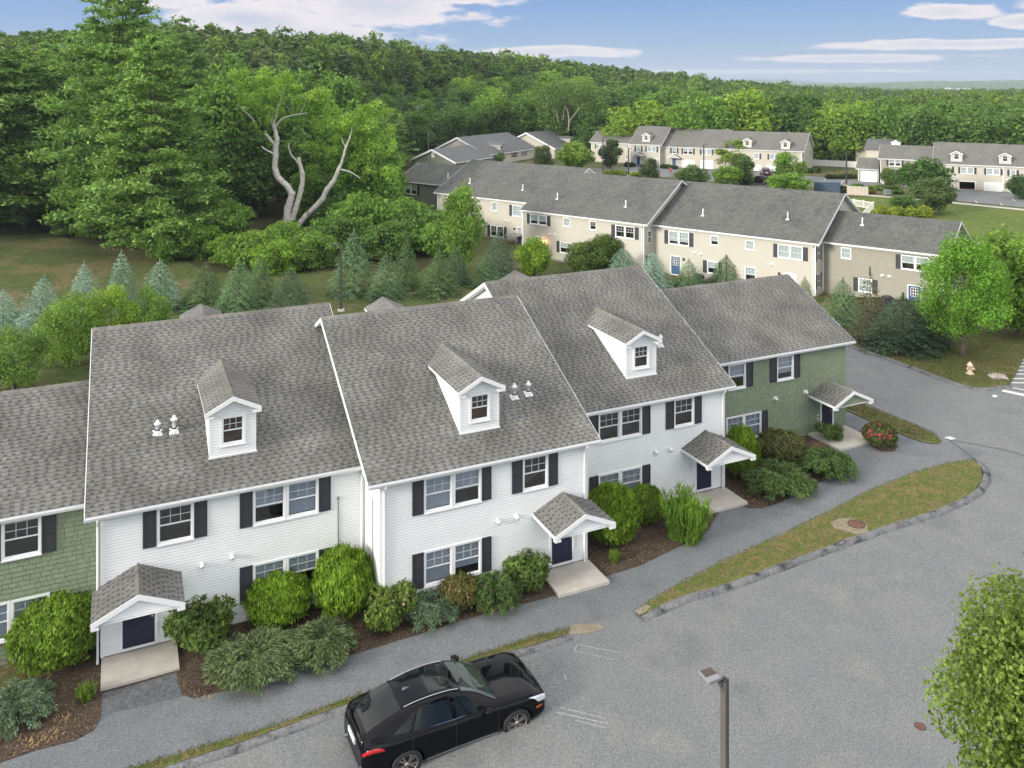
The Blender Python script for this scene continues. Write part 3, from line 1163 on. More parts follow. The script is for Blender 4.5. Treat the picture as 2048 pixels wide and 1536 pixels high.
def window(parent, off, a0, a1, z0, z1, yw, near=True, cas=.075, blind='none', room='dark_room', depth=.55, host=None, cols=3, small=False):
    """double-hung window, grille in the upper sash. host: parent for the bits when the window is itself a sub-part"""
    mb = MB()
    pr = .06
    for x0, x1, q0, q1 in ((a0, a0 + cas, z0, z1), (a1 - cas, a1, z0, z1), (a0 + cas, a1 - cas, z1 - cas, z1), (a0 + cas, a1 - cas, z0, z0 + cas)):
        mb.box(x0, x1, yw - pr, yw + .03, q0, q1)
    mb.box(a0 - .01, a1 + .01, yw - pr - .03, yw - pr + .001, z0 - .02, z0 + .025)
    w = hb(mb, 'window', M['trim'], parent, off)
    hp = w if host is None else host
    i0, i1, j0, j1 = a0 + cas, a1 - cas, z0 + cas, z1 - cas
    fw = .035
    jm = (j0 + j1) / 2
    mb = MB()
    for (q0, q1, yy) in ((j0, jm + .02, yw + .015), (jm - .015, j1, yw - .012)):
        mb.box(i0, i0 + fw, yy - .012, yy + .014, q0, q1)
        mb.box(i1 - fw, i1, yy - .012, yy + .014, q0, q1)
        mb.box(i0 + fw, i1 - fw, yy - .012, yy + .014, q0, q0 + fw)
        mb.box(i0 + fw, i1 - fw, yy - .012, yy + .014, q1 - fw, q1)
    hb(mb, 'sash', M['white'], hp, off)
    g0, g1, h0, h1 = i0 + fw, i1 - fw, jm - .015 + fw, j1 - fw
    mb = MB()
    gw = .022 if near else .03
    xs = [g0 + (g1 - g0) * k / cols for k in range(cols + 1)]
    zs = [h0, (h0 + h1) / 2, h1]
    for x in xs[1:-1]:
        mb.box(x - gw / 2, x + gw / 2, yw - .022, yw - .004, h0, h1)
    for a, b in zip(xs[:-1], xs[1:]):
        mb.box(a + gw / 2, b - gw / 2, yw - .021, yw - .005, zs[1] - gw / 2, zs[1] + gw / 2)
    hb(mb, 'muntin_grid', M['muntin'], hp, off)
    if near:
        for a, b in zip(xs[:-1], xs[1:]):
            for q0, q1 in ((h0, zs[1]), (zs[1], h1)):
                put_box('pane', PANE, hp, off, a + .003, yw - .003, q0 + .003, b - a - .006, .004, q1 - q0 - .006)
    else:
        put_box('pane', PANE, hp, off, g0, yw - .003, h0, g1 - g0, .004, h1 - h0)
    put_box('pane', PANE, hp, off, g0, yw + .012, j0 + fw, g1 - g0, .004, jm + .02 - fw - j0 - fw)
    # room behind
    mb = MB()
    x0, x1, y0, y1, q0, q1 = a0 + .03, a1 - .03, yw + .03, yw + depth, z0 + .03, z1 - .03
    for f in (((x0, y1, q0), (x1, y1, q0), (x1, y1, q1), (x0, y1, q1)), ((x0, y0, q0), (x0, y1, q0), (x0, y1, q1), (x0, y0, q1)),
              ((x1, y1, q0), (x1, y0, q0), (x1, y0, q1), (x1, y1, q1)), ((x0, y0, q0), (x1, y0, q0), (x1, y1, q0), (x0, y1, q0)), ((x0, y1, q1), (x1, y1, q1), (x1, y0, q1), (x0, y0, q1))):
        mb.quad(*f)
    hb(mb, 'window_recess', M[room], hp, off)
    if blind != 'none':
        zl = {'full': j0 + .04, 'upper': jm - .1, 'most': j0 + .30}[blind]
        mb = MB()
        n = max(3, int((j1 - zl) / (.05 if near else .16)))
        for k in range(n):
            za, zb_ = j1 - (j1 - zl) * k / n, j1 - (j1 - zl) * (k + 1) / n
            mb.quad((g0 - .02, yw + .06, za), (g1 + .02, yw + .06, za), (g1 + .02, yw + .075, zb_), (g0 - .02, yw + .075, zb_))
        hb(mb, 'blind', M['blind'] if near else M['curtain'], hp, off)
    return w


def shutter(parent, off, a0, a1, z0, z1, yw, near=True):
    mb = MB()
    y0, y1 = yw - .075, yw - .045
    b = .05 if near else .08
    mb.box(a0, a1, y1, yw, z0, z1)
    mb.box(a0, a0 + b, y0, y1, z0, z1)
    mb.box(a1 - b, a1, y0, y1, z0, z1)
    for q in (z0, (z0 + z1) / 2 - b / 2, z1 - b):
        mb.box(a0 + b, a1 - b, y0, y1, q, q + b)
    if near:
        for lo, hi in ((z0 + b, (z0 + z1) / 2 - b / 2), ((z0 + z1) / 2 + b / 2, z1 - b)):
            n = 11
            for k in range(n):
                q = lo + (hi - lo) * (k + .15) / n
                mb.quad((a0 + b, y1 - .007, q), (a1 - b, y1 - .007, q), (a1 - b, y1 - .001, q + .035), (a0 + b, y1 - .001, q + .035))
    return hb(mb, 'shutter', M['shutter'], parent, off)


def door(parent, off, a0, a1, z0, z1, yw, mat='navy', lite=False, near=True):
    mb = MB()
    c = .09
    mb.box(a0 - c, a0, yw - .05, yw + .04, z0, z1 + c)
    mb.box(a1, a1 + c, yw - .05, yw + .04, z0, z1 + c)
    mb.box(a0, a1, yw - .05, yw + .04, z1, z1 + c)
    mb.box(a0 - .02, a1 + .02, yw - .10, yw - .051, z0 - .05, z0 + .02)
    f = hb(mb, 'door', M['trim'], parent, off)
    mb = MB()
    w, h = a1 - a0, z1 - z0
    mb.box(a0, a1, yw - .01, yw + .03, z0 + .02, z1)
    if not lite:
        for i in range(2):
            x0 = a0 + w * (.13 + .42 * i)
            x1 = x0 + w * .32
            for q0, q1 in ((.08, .40), (.46, .76), (.82, .94)):
                for (xa, xb, za, zb_) in ((x0, x1, q0, q0 + .02), (x0, x1, q1 - .02, q1), (x0, x0 + w * .03, q0 + .02, q1 - .02), (x1 - w * .03, x1, q0 + .02, q1 - .02)):
                    mb.box(xa, xb, yw - .022, yw - .0101, z0 + h * za, z0 + h * zb_)
    hb(mb, 'door_panel', M[mat], f, off)
    if lite:
        mb = MB()
        x0, x1, q0, q1 = a0 + w * .2, a1 - w * .2, z0 + h * .52, z0 + h * .92
        for k in range(4):
            x = x0 + (x1 - x0) * k / 3
            mb.box(x - .018, x + .018, yw - .03, yw - .012, q0, q1)
            q = q0 + (q1 - q0) * k / 3
            for j in range(3):
                xa = x0 + (x1 - x0) * j / 3
                mb.box(xa + .018, xa + (x1 - x0) / 3 - .018, yw - .029, yw - .013, q - .018, q + .018)
        hb(mb, 'muntin_grid', M['trim'], f, off)
        mb = MB()
        mb.box(x0, x1, yw - .016, yw - .0105, q0, q1)
        hb(mb, 'pane', M['dark_room'], f, off)
    if near:
        mb = MB()
        for q in (z0 + h * .48, z0 + h * .56):
            mb.tube([(a1 - .08, yw - .01, q), (a1 - .08, yw - .07, q)], .022, 8)
        mb.box(a1 - .10, a1 - .06, yw - .016, yw - .0105, z0 + h * .46, z0 + h * .58)
        mb.lathe([(0, z0 + h * .48 - .03), (.03, z0 + h * .48 - .015), (.03, z0 + h * .48 + .015), (0, z0 + h * .48 + .03)], 10, (a1 - .08, yw - .08))
        hb(mb, 'door_handle', M['brass'], f, off)
    return f


def wall_hood(parent, off, a, z, yw, s=.13):
    mb = MB()
    mb.box(a - s, a + s, yw - .03, yw, z - s * .8, z + s * .8)
    mb.tube([(a, yw - .03, z), (a, yw - .13, z - .01), (a, yw - .2, z - .05)], [s * .62, s * .66, s * .5], 10)
    return hb(mb, 'vent_hood', M['white'], parent, off)


def roof_vent(parent, off, a, y, z, h=.42, r=.06, far=False):
    mb = MB()
    if far:
        mb.box(a - .16, a + .16, y - .18, y + .12, z - .07, z + .06)
        mb.lathe([(r, z), (r, z + h), (0, z + h)], 8, (a, y))
        return hb(mb, 'vent_pipe', M['white'], parent, off)
    mb.hexa([(a - .17, y - .13, z - .055), (a + .17, y - .13, z - .055), (a + .17, y + .16, z + .09), (a - .17, y + .16, z + .09),
             (a - .17, y - .13, z - .035), (a + .17, y - .13, z - .035), (a + .17, y + .16, z + .11), (a - .17, y + .16, z + .11)])
    mb.lathe([(.135, z - .05), (.125, z + .13), (.09, z + .15)], 14, (a, y))
    mb.lathe([(r, z + .14), (r, z + h), (.12, z + h), (.125, z + h + .04), (.07, z + h + .10), (.05, z + h + .12), (.05, z + h + .17), (0, z + h + .18)], 14, (a, y))
    p = hb(mb, 'vent_pipe', M['white'], parent, off)
    mb = MB()
    mb.lathe([(r + .01, z + .142), (.105, z + .142), (.10, z + .185), (r + .01, z + .185)], 14, (a, y))
    hb(mb, 'rubber_collar', M['rubber'], p, off)
    return p


def roof_body(parent, off, a0, a1, ye, ze, d, db=None, th=.15, k=.5, mat='roof_under', name='roof'):
    db = d if db is None else db
    yr, zr = ye + d, ze + k * d
    yb, zbk = yr + db, zr - k * db
    mb = MB()
    P = [(ye, ze), (yr, zr), (yb, zbk), (yb, zbk - th), (yr, zr - th), (ye, ze - th)]
    vs = [(a0, y, z) for y, z in P] + [(a1, y, z) for y, z in P]
    mb.add(vs, [(0, 6, 7, 1), (1, 7, 8, 2)], 0)
    mb.add(vs, [(5, 4, 10, 11), (4, 3, 9, 10), (0, 1, 4, 5), (1, 2, 3, 4), (6, 11, 10, 7), (7, 10, 9, 8), (0, 5, 11, 6), (2, 8, 9, 3)], 1)
    return hb(mb, name, [M[mat], M['trim']], parent, off)


def rake_boards(parent, off, a, sgn, ye, ze, d, db=None, h=.17, k=.5, name='rake_board'):
    db = d if db is None else db
    yr, zr = ye + d, ze + k * d
    x0, x1 = (a - .028, a - .002) if sgn < 0 else (a + .002, a + .028)
    for (ya, za, yb, zb_) in ((ye - .01, ze - .005, yr, zr), (yr, zr, yr + db, zr - k * db)):
        mb = MB()
        mb.hexa([(x0, ya, za - h), (x1, ya, za - h), (x1, yb, zb_ - h), (x0, yb, zb_ - h), (x0, ya, za + .012), (x1, ya, za + .012), (x1, yb, zb_ + .012), (x0, yb, zb_ + .012)])
        hb(mb, name, M['trim'], parent, off)


def gutter(parent, off, a0, a1, ye, ze):
    mb = MB()
    y1, y0 = ye - .002, ye - .115
    P = [(y1, ze - .03), (y1, ze - .13), (y0 + .03, ze - .13), (y0, ze - .05), (y0, ze - .025), (y0 + .012, ze - .025), (y0 + .035, ze - .115), (y1 - .01, ze - .115), (y1 - .01, ze - .03)]
    n = len(P)
    vs = [(a0, y, z) for y, z in P] + [(a1, y, z) for y, z in P]
    mb.add(vs, [(i, (i + 1) % n, n + (i + 1) % n, n + i) for i in range(n)] + [tuple(range(n)), tuple(range(n, 2 * n))[::-1]])
    return hb(mb, 'gutter', M['trim'], parent, off)


def fascia(parent, off, a0, a1, ye, ze, yw):
    mb = MB()
    mb.box(a0, a1, ye + .001, ye + .03, ze - .19, ze - .02)
    mb.quad((a0, ye + .03, ze - .185), (a1, ye + .03, ze - .185), (a1, yw, ze - .185), (a0, yw, ze - .185))
    return hb(mb, 'fascia', M['trim'], parent, off)


def caps(parent, off, a0, a1, yr, zr, rnd, expo=.30):
    n = int((a1 - a0) / expo)
    e = (a1 - a0) / n
    for i in range(n):
        o = bpy.data.objects.new('ridge_cap', CAP)
        COL.objects.link(o)
        o.parent = parent
        o.location = (a0 + i * e - off[0], yr - off[1], zr + .008 - off[2] + rnd.uniform(-.003, .003))
        o.scale = (e * 1.02, 1, 1)


def dormer(parent, off, pieces, fr, a, hw, yf, zrd, ye, ze, zbase, sid, near=True, rnd=random, room='brown_room', roofmat='roof_under', win=None, back=False):
    """gabled dormer standing on the front slope"""
    k = .5
    ov = .18
    ohw = hw + ov
    zeav = zrd - k * ohw
    yend = ye + (zrd - ze) / k
    D = MB()
    # cheeks and face
    ztop = zrd - k * hw - .10
    yr_ = lambda z: ye + (z - ze) / k
    face_rng = lambda z: (a - hw, a + hw) if z <= ztop else (a - max(0, (zrd - .10 - z) / k), a + max(0, (zrd - .10 - z) / k))
    ww = win[0] if win else .92
    wh = win[1] if win else 1.15
    ws = zbase + (win[2] if win else .38)
    expo = .104 if near else .2
    hole = [(a - ww / 2 + .03, a + ww / 2 - .03, ws + .03, ws + wh - .03)]
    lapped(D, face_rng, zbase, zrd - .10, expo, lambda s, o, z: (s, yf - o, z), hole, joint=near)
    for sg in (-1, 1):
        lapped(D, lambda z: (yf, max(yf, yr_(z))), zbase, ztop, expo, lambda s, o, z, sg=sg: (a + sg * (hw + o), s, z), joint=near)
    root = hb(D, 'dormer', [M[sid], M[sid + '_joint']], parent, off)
    mb = MB()
    for sg in (-1, 1):
        x0, x1 = sorted((a + sg * (hw - .07), a + sg * (hw + .022)))
        mb.box(x0, x1, yf - .03, yf + .06, zbase, ztop)
    mb.box(a - hw - .05, a + hw + .05, yf - .07, yf - .031, zbase - .03, zbase + .05)
    hb(mb, 'corner_board', M['trim'], root, off)
    # roof: ridge runs back into the main roof
    y0 = yf - .25
    th = .10
    mb = MB()
    P = [(a - ohw, zeav), (a, zrd), (a + ohw, zeav), (a + ohw, zeav - th), (a, zrd - th), (a - ohw, zeav - th)]
    vs = [(x, y0, z) for x, z in P] + [(x, yend + .3, z) for x, z in P]
    mb.add(vs, [(0, 6, 7, 1), (1, 7, 8, 2)], 0)
    mb.add(vs, [(0, 1, 4, 5), (1, 2, 3, 4), (3, 9, 10, 4), (4, 10, 11, 5), (0, 5, 11, 6), (2, 8, 9, 3)], 1)
    hb(mb, 'dormer_roof', [M[roofmat], M['trim']], root, off)
    mb = MB()
    for sg in (-1, 1):
        x1 = a + sg * (ohw + .01)
        zz = zeav - .005
        h = .16
        mb.hexa([(a, y0 - .03, zrd - h), (x1, y0 - .03, zz - h), (x1, y0 - .002, zz - h), (a, y0 - .002, zrd - h), (a, y0 - .03, zrd + .012), (x1, y0 - .03, zz + .012), (x1, y0 - .002, zz + .012), (a, y0 - .002, zrd + .012)])
        x0, x2 = sorted((a + sg * (hw - .12), a + sg * (ohw + .009)))
        mb.box(x0, x2, y0 - .028, yf - .004, zz - .20, zz - h + .03)
    hb(mb, 'rake_board', M['trim'], root, off)
    window(root, off, a - ww / 2, a + ww / 2, ws, ws + wh, yf, near=near, room=room, depth=.42 if near else .3, host=root, cas=.09)
    if pieces is not None:
        cosr = 1 / math.sqrt(1 + k * k)
        sinr = k * cosr
        L_ = ohw / cosr
        lift = .004
        for sg in (-1, 1):
            up = Vector((-sg * cosr, 0, sinr))
            nr = Vector((sg * sinr, 0, cosr))
            ax = Vector((0, 1, 0)) if sg > 0 else Vector((0, -1, 0))
            ln = yend - y0
            org = Vector((a + sg * ohw, y0 if sg > 0 else yend, zeav)) + nr * lift
            pieces.slope(root, org, ax, up, nr, ln, L_, .165, rnd, clip=lambda p: p.z > ze + k * (p.y - ye) - .02)
        # ridge caps along the dormer ridge
        n = int((yend - y0) / .2)
        e = (yend - y0) / n
        for i in range(n):
            o = bpy.data.objects.new('ridge_cap', CAP)
            COL.objects.link(o)
            o.parent = root
            o.location = (a - off[0], y0 + i * e - off[1], zrd + .012 - off[2])
            o.rotation_euler = (0, 0, math.pi / 2)
            o.scale = (e * 1.02, .8, 1)
    return root


def canopy(parent, off, pieces, a, hw, y0, yw, zr, k, sid, rnd, near=True, roofmat='roof_under'):
    ze_ = zr - k * hw
    th = .09
    mb = MB()
    P = [(a - hw, ze_), (a, zr), (a + hw, ze_), (a + hw, ze_ - th), (a, zr - th), (a - hw, ze_ - th)]
    vs = [(x, y0, z) for x, z in P] + [(x, yw - .02, z) for x, z in P]
    mb.add(vs, [(0, 6, 7, 1), (1, 7, 8, 2)], 0)
    mb.add(vs, [(0, 1, 4, 5), (1, 2, 3, 4), (3, 9, 10, 4), (4, 10, 11, 5), (0, 5, 11, 6), (2, 8, 9, 3), (6, 11, 10, 7), (7, 10, 9, 8)], 1)
    root = hb(mb, 'canopy', [M[roofmat], M['trim']], parent, off)
    mb = MB()
    h = .17
    for sg in (-1, 1):
        x1 = a + sg * (hw + .012)
        mb.hexa([(a, y0 - .03, zr - h), (x1, y0 - .03, ze_ - h), (x1, y0 - .002, ze_ - h), (a, y0 - .002, zr - h), (a, y0 - .03, zr + .012), (x1, y0 - .03, ze_ + .012), (x1, y0 - .002, ze_ + .012), (a, y0 - .002, zr + .012)])
        xa, xb = sorted((a + sg * (hw - .24), a + sg * (hw + .01)))
        mb.box(xa, xb, y0 - .028, y0 + .14, ze_ - .22, ze_ - h + .04)
        xa, xb = sorted((a + sg * (hw - .02), a + sg * (hw + .012)))
        mb.box(xa, xb, y0, yw - .02, ze_ - .13, ze_ + .005)
        mb.quad((xa, y0, ze_ - .13), (xb, y0, ze_ - .13), (xb, yw, ze_ - .13), (xa, yw, ze_ - .13))
    mb.quad((a - hw, y0 + .02, ze_ - .12), (a + hw, y0 + .02, ze_ - .12), (a + hw, yw, ze_ - .12), (a - hw, yw, ze_ - .12))
    hb(mb, 'trim_board', M['trim'], root, off)
    mb = MB()
    lapped(mb, lambda z: (a - max(0, (zr - .08 - z) / k), a + max(0, (zr - .08 - z) / k)), ze_ - .10, zr - .10, .104, lambda s, o, z: (s, y0 + .13 - o, z))
    hb(mb, 'pediment', M[sid], root, off)
    if pieces is not None:
        cosr = 1 / math.sqrt(1 + k * k)
        sinr = k * cosr
        for sg in (-1, 1):
            up = Vector((-sg * cosr, 0, sinr))
            nr = Vector((sg * sinr, 0, cosr))
            ax = Vector((0, 1, 0)) if sg > 0 else Vector((0, -1, 0))
            org = Vector((a + sg * hw, y0 if sg > 0 else yw - .02, ze_)) + nr * .004
            pieces.slope(root, org, ax, up, nr, yw - .02 - y0, hw / cosr - .02, .165, rnd)
        n = 9
        e = (yw - .02 - y0) / n
        for i in range(n):
            o = bpy.data.objects.new('ridge_cap', CAP)
            COL.objects.link(o)
            o.parent = root
            o.location = (a - off[0], y0 + i * e - off[1], zr + .008 - off[2])
            o.rotation_euler = (0, 0, math.pi / 2)
            o.scale = (e * 1.02, .8, 1)
    return root


def house(fr, a0, a1, ye, ze, d, zb, sid, label, near=True, aw0=None, aw1=None, ov=.5, ew=.24, wins=(), holes=(), pieces=None, roofmat='roof_under', side='lr', shake=False,
          corner='trim', expo=.104, group=None, cat='townhouse', rnd=None, rake='lr', name='townhouse', gut=(None, None), db=None):
    """returns root empty, roof, offset. wins: (a0,a1,z0,z1,dict)"""
    rnd = rnd or random.Random(int(abs(a0) * 100))
    aw0 = a0 + ov if aw0 is None else aw0
    aw1 = a1 - ov if aw1 is None else aw1
    yw = ye + ew
    off = (aw0, yw, zb)
    root = empty(name, fr.w(aw0, yw, zb), fr.phi, label, cat, group)
    db = d if db is None else db
    yr, zr = ye + d, ze + .5 * d
    ybk = yr + db - ew
    # shell of back and sides (front is the siding itself)
    mb = MB()
    zt = ze + .5 * ew - .10
    mb.quad((aw1, ybk, zb - .3), (aw0, ybk, zb - .3), (aw0, ybk, zt), (aw1, ybk, zt))
    for x in (aw0, aw1):
        mb.add([(x, yw, zb - .3), (x, ybk, zb - .3), (x, ybk, zt), (x, yr, zr - .12), (x, yw, zt)], [(0, 1, 2, 3, 4)])
    mb.quad((aw0, yw + .6, zb), (aw1, yw + .6, zb), (aw1, ybk, zb), (aw0, ybk, zb))
    hb(mb, 'wall', M[sid], root, off)
    hl = list(holes) + [(w[0] + .03, w[1] - .03, w[2] + .03, w[3] - .03) for w in wins]
    zf = zb + .16
    if not shake:
        mb = MB()
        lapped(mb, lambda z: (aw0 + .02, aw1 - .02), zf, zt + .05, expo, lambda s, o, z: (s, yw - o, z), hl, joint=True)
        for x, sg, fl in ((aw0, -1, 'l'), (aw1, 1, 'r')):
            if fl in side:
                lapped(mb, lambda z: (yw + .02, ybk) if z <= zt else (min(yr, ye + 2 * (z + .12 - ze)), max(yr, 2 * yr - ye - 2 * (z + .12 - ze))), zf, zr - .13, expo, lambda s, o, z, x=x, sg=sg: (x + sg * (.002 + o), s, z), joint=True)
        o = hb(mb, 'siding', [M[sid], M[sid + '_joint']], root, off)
        o['kind'] = 'stuff'
    else:
        mb = MB()
        segs = lapped(mb, lambda z: (aw0 + .02, aw1 - .02), zf, zt + .05, .2, lambda s, o, z: (s, yw - o + .004, z), hl, lip=.002)
        bk = hb(mb, 'sheathing', M['shake_gap'], root, off)
        P = Pieces(fr, off, 'shake')
        z = zf
        e = .172
        while z < zt + .03:
            zt2 = min(z + e, zt + .05)
            x = aw0 + .05 - rnd.uniform(0, .2)
            while x < aw1 - .05:
                w = rnd.uniform(.20, .42)
                x0, x1 = max(aw0 + .05, x), min(aw1 - .05, x + w - .012)
                x += w
                if x1 - x0 < .04:
                    continue
                zc = (z + zt2) / 2
                parts = [(x0, x1)]
                for h in hl:
                    if h[2] - .02 < zc < h[3] + .02:
                        q = []
                        for p0, p1 in parts:
                            if p1 <= h[0] or p0 >= h[1]:
                                q.append((p0, p1))
                            else:
                                if p0 < h[0]:
                                    q.append((p0, h[0]))
                                if p1 > h[1]:
                                    q.append((h[1], p1))
                        parts = q
                for p0, p1 in parts:
                    if p1 - p0 > .03:
                        P.put(bk, (p0, yw - .003, z + rnd.uniform(-.006, .006)), Vector((1, 0, 0)), Vector((0, .008, 1)).normalized(), Vector((0, -1, 0)), p1 - p0, (zt2 - z - .016) / 1.12, .03, 'shake_green')
            z = zt2
        P.finish(300)
    mb = MB()
    mb.box(aw0 + .03, aw1 - .03, yw + .012, yw + .3, zb - .3, zf)
    mb.box(aw0 + .012, aw0 + .2, yw + .3, ybk - .02, zb - .3, zf)
    mb.box(aw1 - .2, aw1 - .012, yw + .3, ybk - .02, zb - .3, zf)
    hb(mb, 'foundation', M['foundation'], root, off)
    cw = .10
    for x0, x1, xs in ((aw0 - .022, aw0 + cw, -1), (aw1 - cw, aw1 + .022, 1)):
        if (xs < 0 and 'L' in corner) or (xs > 0 and 'R' in corner) or corner == 'trim' or corner == 'green':
            mb = MB()
            mb.box(x0, x1, yw - .042, yw + .08, zf - .02, zt + .02)
            hb(mb, 'corner_board', M['shake_green' if corner == 'green' else 'trim'], root, off)
    fascia(root, off, a0, a1, ye, ze, yw)
    mb = MB()
    mb.box(aw0 + .08, aw1 - .08, yw - .045, yw - .002, zt - .10, zt + .06)
    hb(mb, 'frieze_board', M['trim'], root, off)
    g0 = a0 if gut[0] is None else gut[0]
    g1 = a1 if gut[1] is None else gut[1]
    gutter(root, off, g0, g1, ye, ze)
    roof = roof_body(root, off, a0, a1, ye, ze, d, db, mat=roofmat)
    if 'l' in rake:
        rake_boards(root, off, a0, -1, ye, ze, d, db)
    if 'r' in rake:
        rake_boards(root, off, a1, 1, ye, ze, d, db)
    for w in wins:
        kw = dict(w[4]) if len(w) > 4 else {}
        sh = kw.pop('sh', None)
        window(root, off, w[0], w[1], w[2], w[3], yw, near=near, **kw)
        if sh:
            for s0, s1 in sh:
                shutter(root, off, s0, s1, w[2] + .02, w[3] - .02, yw, near)
    return root, roof, off, yw, rnd


def roof_shingles(P, roof, fr, a0, a1, ye, ze, d, rnd, off, capr=True):
    cosr = 1 / math.sqrt(1.25)
    sinr = .5 * cosr
    up = Vector((0, cosr, sinr))
    nr = Vector((0, -sinr, cosr))
    org = Vector((a0, ye - .02, ze)) + nr * .003
    P.slope(roof, org, Vector((1, 0, 0)), up, nr, a1 - a0, d / cosr, .176, rnd)
    if capr:
        caps(roof, off, a0, a1, ye + d, ze + .5 * d, rnd)


SHH = 1.32


def pair(a0, a1, zt, sh=None, b=('full', 'none'), **kw):
    """twin window: two units with one shared mullion; sh = (left pair, right pair)"""
    m = (a0 + a1) / 2
    z0 = zt - SHH - .04
    return [(a0, m - .003, z0, zt, dict(blind=b[0], sh=[sh[0]] if sh and sh[0] else None, **kw)), (m + .003, a1, z0, zt, dict(blind=b[1], sh=[sh[1]] if sh and sh[1] else None, **kw))]


def one(a0, a1, zt, sh=None, b='none', **kw):
    return [(a0, a1, zt - SHH - .04, zt, dict(blind=b, sh=[s for s in (sh or []) if s] or None, **kw))]


NEAR_H = {}


def near_house(key, a0, a1, ye, ze, d, zb, sid, label, wins, dr, can, canh, hoods, **kw):
    aw0, aw1 = kw.pop('aw', (None, None))
    shake = kw.pop('shake', False)
    dorm = kw.pop('dorm', None)
    bdorm = kw.pop('bdorm', None)
    vents = kw.pop('vents', ())
    gut = kw.pop('gut', (None, None))
    yw = ye + .24
    holes = []
    if dr:
        holes.append((dr[0], dr[1], zb, dr[2] + 1.98))
    root, roof, off, yw, rnd = house(ROW, a0, a1, ye, ze, d, zb, sid, label, aw0=aw0, aw1=aw1, wins=wins, holes=holes, shake=shake, corner='green' if shake else 'trim', gut=gut, **kw)
    P = Pieces(ROW, off, 'shingle')
    roof_shingles(P, roof, ROW, a0, a1, ye, ze, d, rnd, off)
    if dorm:
        da, dy, dz = dorm
        zbase = ze + .5 * (dy - ye)
        dormer(root, off, P, ROW, da, .83, dy, dz, ye, ze, zbase, sid, rnd=rnd)
    if bdorm:
        # rear dormer, mirrored to the back slope: a gabled roof seen over the ridge
        da, dlen, dz = bdorm
        yr, zr = ye + d, ze + .5 * d
        ohw = 1.02
        y0, y1 = yr + (zr - dz) / .5 - .3, yr + dlen
        mb = MB()
        Pq = [(da - ohw, dz - .51), (da, dz), (da + ohw, dz - .51), (da + ohw, dz - .61), (da, dz - .1), (da - ohw, dz - .61)]
        vs = [(x, y0, z) for x, z in Pq] + [(x, y1, z) for x, z in Pq]
        mb.add(vs, [(0, 6, 7, 1), (1, 7, 8, 2)], 0)
        mb.add(vs, [(0, 1, 4, 5), (1, 2, 3, 4), (3, 9, 10, 4), (4, 10, 11, 5), (0, 5, 11, 6), (2, 8, 9, 3), (6, 11, 10, 7), (7, 10, 9, 8)], 1)
        mb.box(da - .83, da + .83, y0, y1 - .25, zr - .5 * (y1 - yr), dz - .5, 1)
        rd = hb(mb, 'rear_dormer', [M['roof_under'], M['trim']], root, off)
        cosr, sinr = 1 / math.sqrt(1.25), .5 / math.sqrt(1.25)
        for sg in (-1, 1):
            up, nr = Vector((-sg * cosr, 0, sinr)), Vector((sg * sinr, 0, cosr))
            ax = Vector((0, 1, 0)) if sg > 0 else Vector((0, -1, 0))
            P.slope(rd, Vector((da + sg * ohw, y0 if sg > 0 else y1, dz - .51)) + nr * .004, ax, up, nr, y1 - y0, 1.14, .176, rnd)
    if can:
        ca, hw, y0, zr, k = can
        canopy(root, off, P, ca, hw, y0, yw, zr, k, 'siding_white' if not shake else 'shake_green', rnd)
    P.finish(300)
    if dr:
        door(root, off, dr[0], dr[1], dr[2], dr[2] + 1.98, yw)
        mb = MB()
        mb.box(dr[0], dr[1], yw + .031, yw + .4, dr[2], dr[2] + 1.97)
        hb(mb, 'door_backing', M['dark_room'], root, off)
    for a, z in hoods:
        wall_hood(root, off, a, z, yw)
    for u, v, h in vents:
        a, y, z = ROW.on_roof(u, v, ye, ze)
        roof_vent(root, off, a, y, z, h)
    NEAR_H[key] = (root, off, yw)
    return root, off, yw


def downspout(root, off, a, yw, z0, z1, ye, mat='trim', name='downspout', r=.045):
    mb = MB()
    mb.tube([(a, ye - .05, z1), (a, ye - .05, z1 - .08), (a, yw - .075, z1 - .35), (a, yw - .075, z0 + .15), (a, yw - .2, z0 + .05)], r, 6, smooth=False)
    return hb(mb, name, M[mat], root, off)


def text_on(root, off, txt, a, z, yw, h, mat, name='house_number'):
    cu = bpy.data.curves.new('txt', 'FONT')
    cu.body = txt
    cu.size = h * 1.35
    cu.extrude = .006
    cu.align_x = 'CENTER'
    cu.align_y = 'CENTER'
    t = bpy.data.objects.new('txt', cu)
    COL.objects.link(t)
    dg = bpy.context.evaluated_depsgraph_get()
    me = bpy.data.meshes.new_from_object(t.evaluated_get(dg))
    bpy.data.objects.remove(t)
    me.materials.clear()
    me.materials.append(M[mat])
    o = link(name, me, root)
    o.location = (a - off[0], yw - off[1], z - off[2])
    o.rotation_euler = (math.pi / 2, 0, 0)
    return o


# H1: white house with dormer, left of the middle
E1 = 5.174
w1 = one(.56, 1.80, E1 - .22, [(.11, .555), (1.805, 2.25)]) + pair(3.84, 6.27, E1 - .22, [(3.38, 3.835), (6.275, 6.73)], b=('upper', 'full')) + \
    pair(3.84, 6.27, E1 - 2.99, [(3.38, 3.835), (6.275, 6.73)], b=('upper', 'upper'))
H1 = near_house('1', -1.71, 8.50, 2.342, E1, 8.432, 0.0, 'siding_white', 'white clapboard townhouse behind the black car, left of the other two white ones', w1,
                (-.54, .50, .25), (-.05, 1.42, .58, 3.11, .44), 0, [(ROW.a_at(404, 2.58), ROW.z_at(404, 1130, 2.5)), (ROW.a_at(464, 2.58), ROW.z_at(464, 1113, 2.5))],
                aw=(-1.21, 8.06), dorm=(3.274, 3.739, 8.155), bdorm=(3.274, 7.4, 8.2), vents=[(315, 868, .36), (348, 864, .46)], side='l', gut=(-1.71, 8.0), rake='lr')
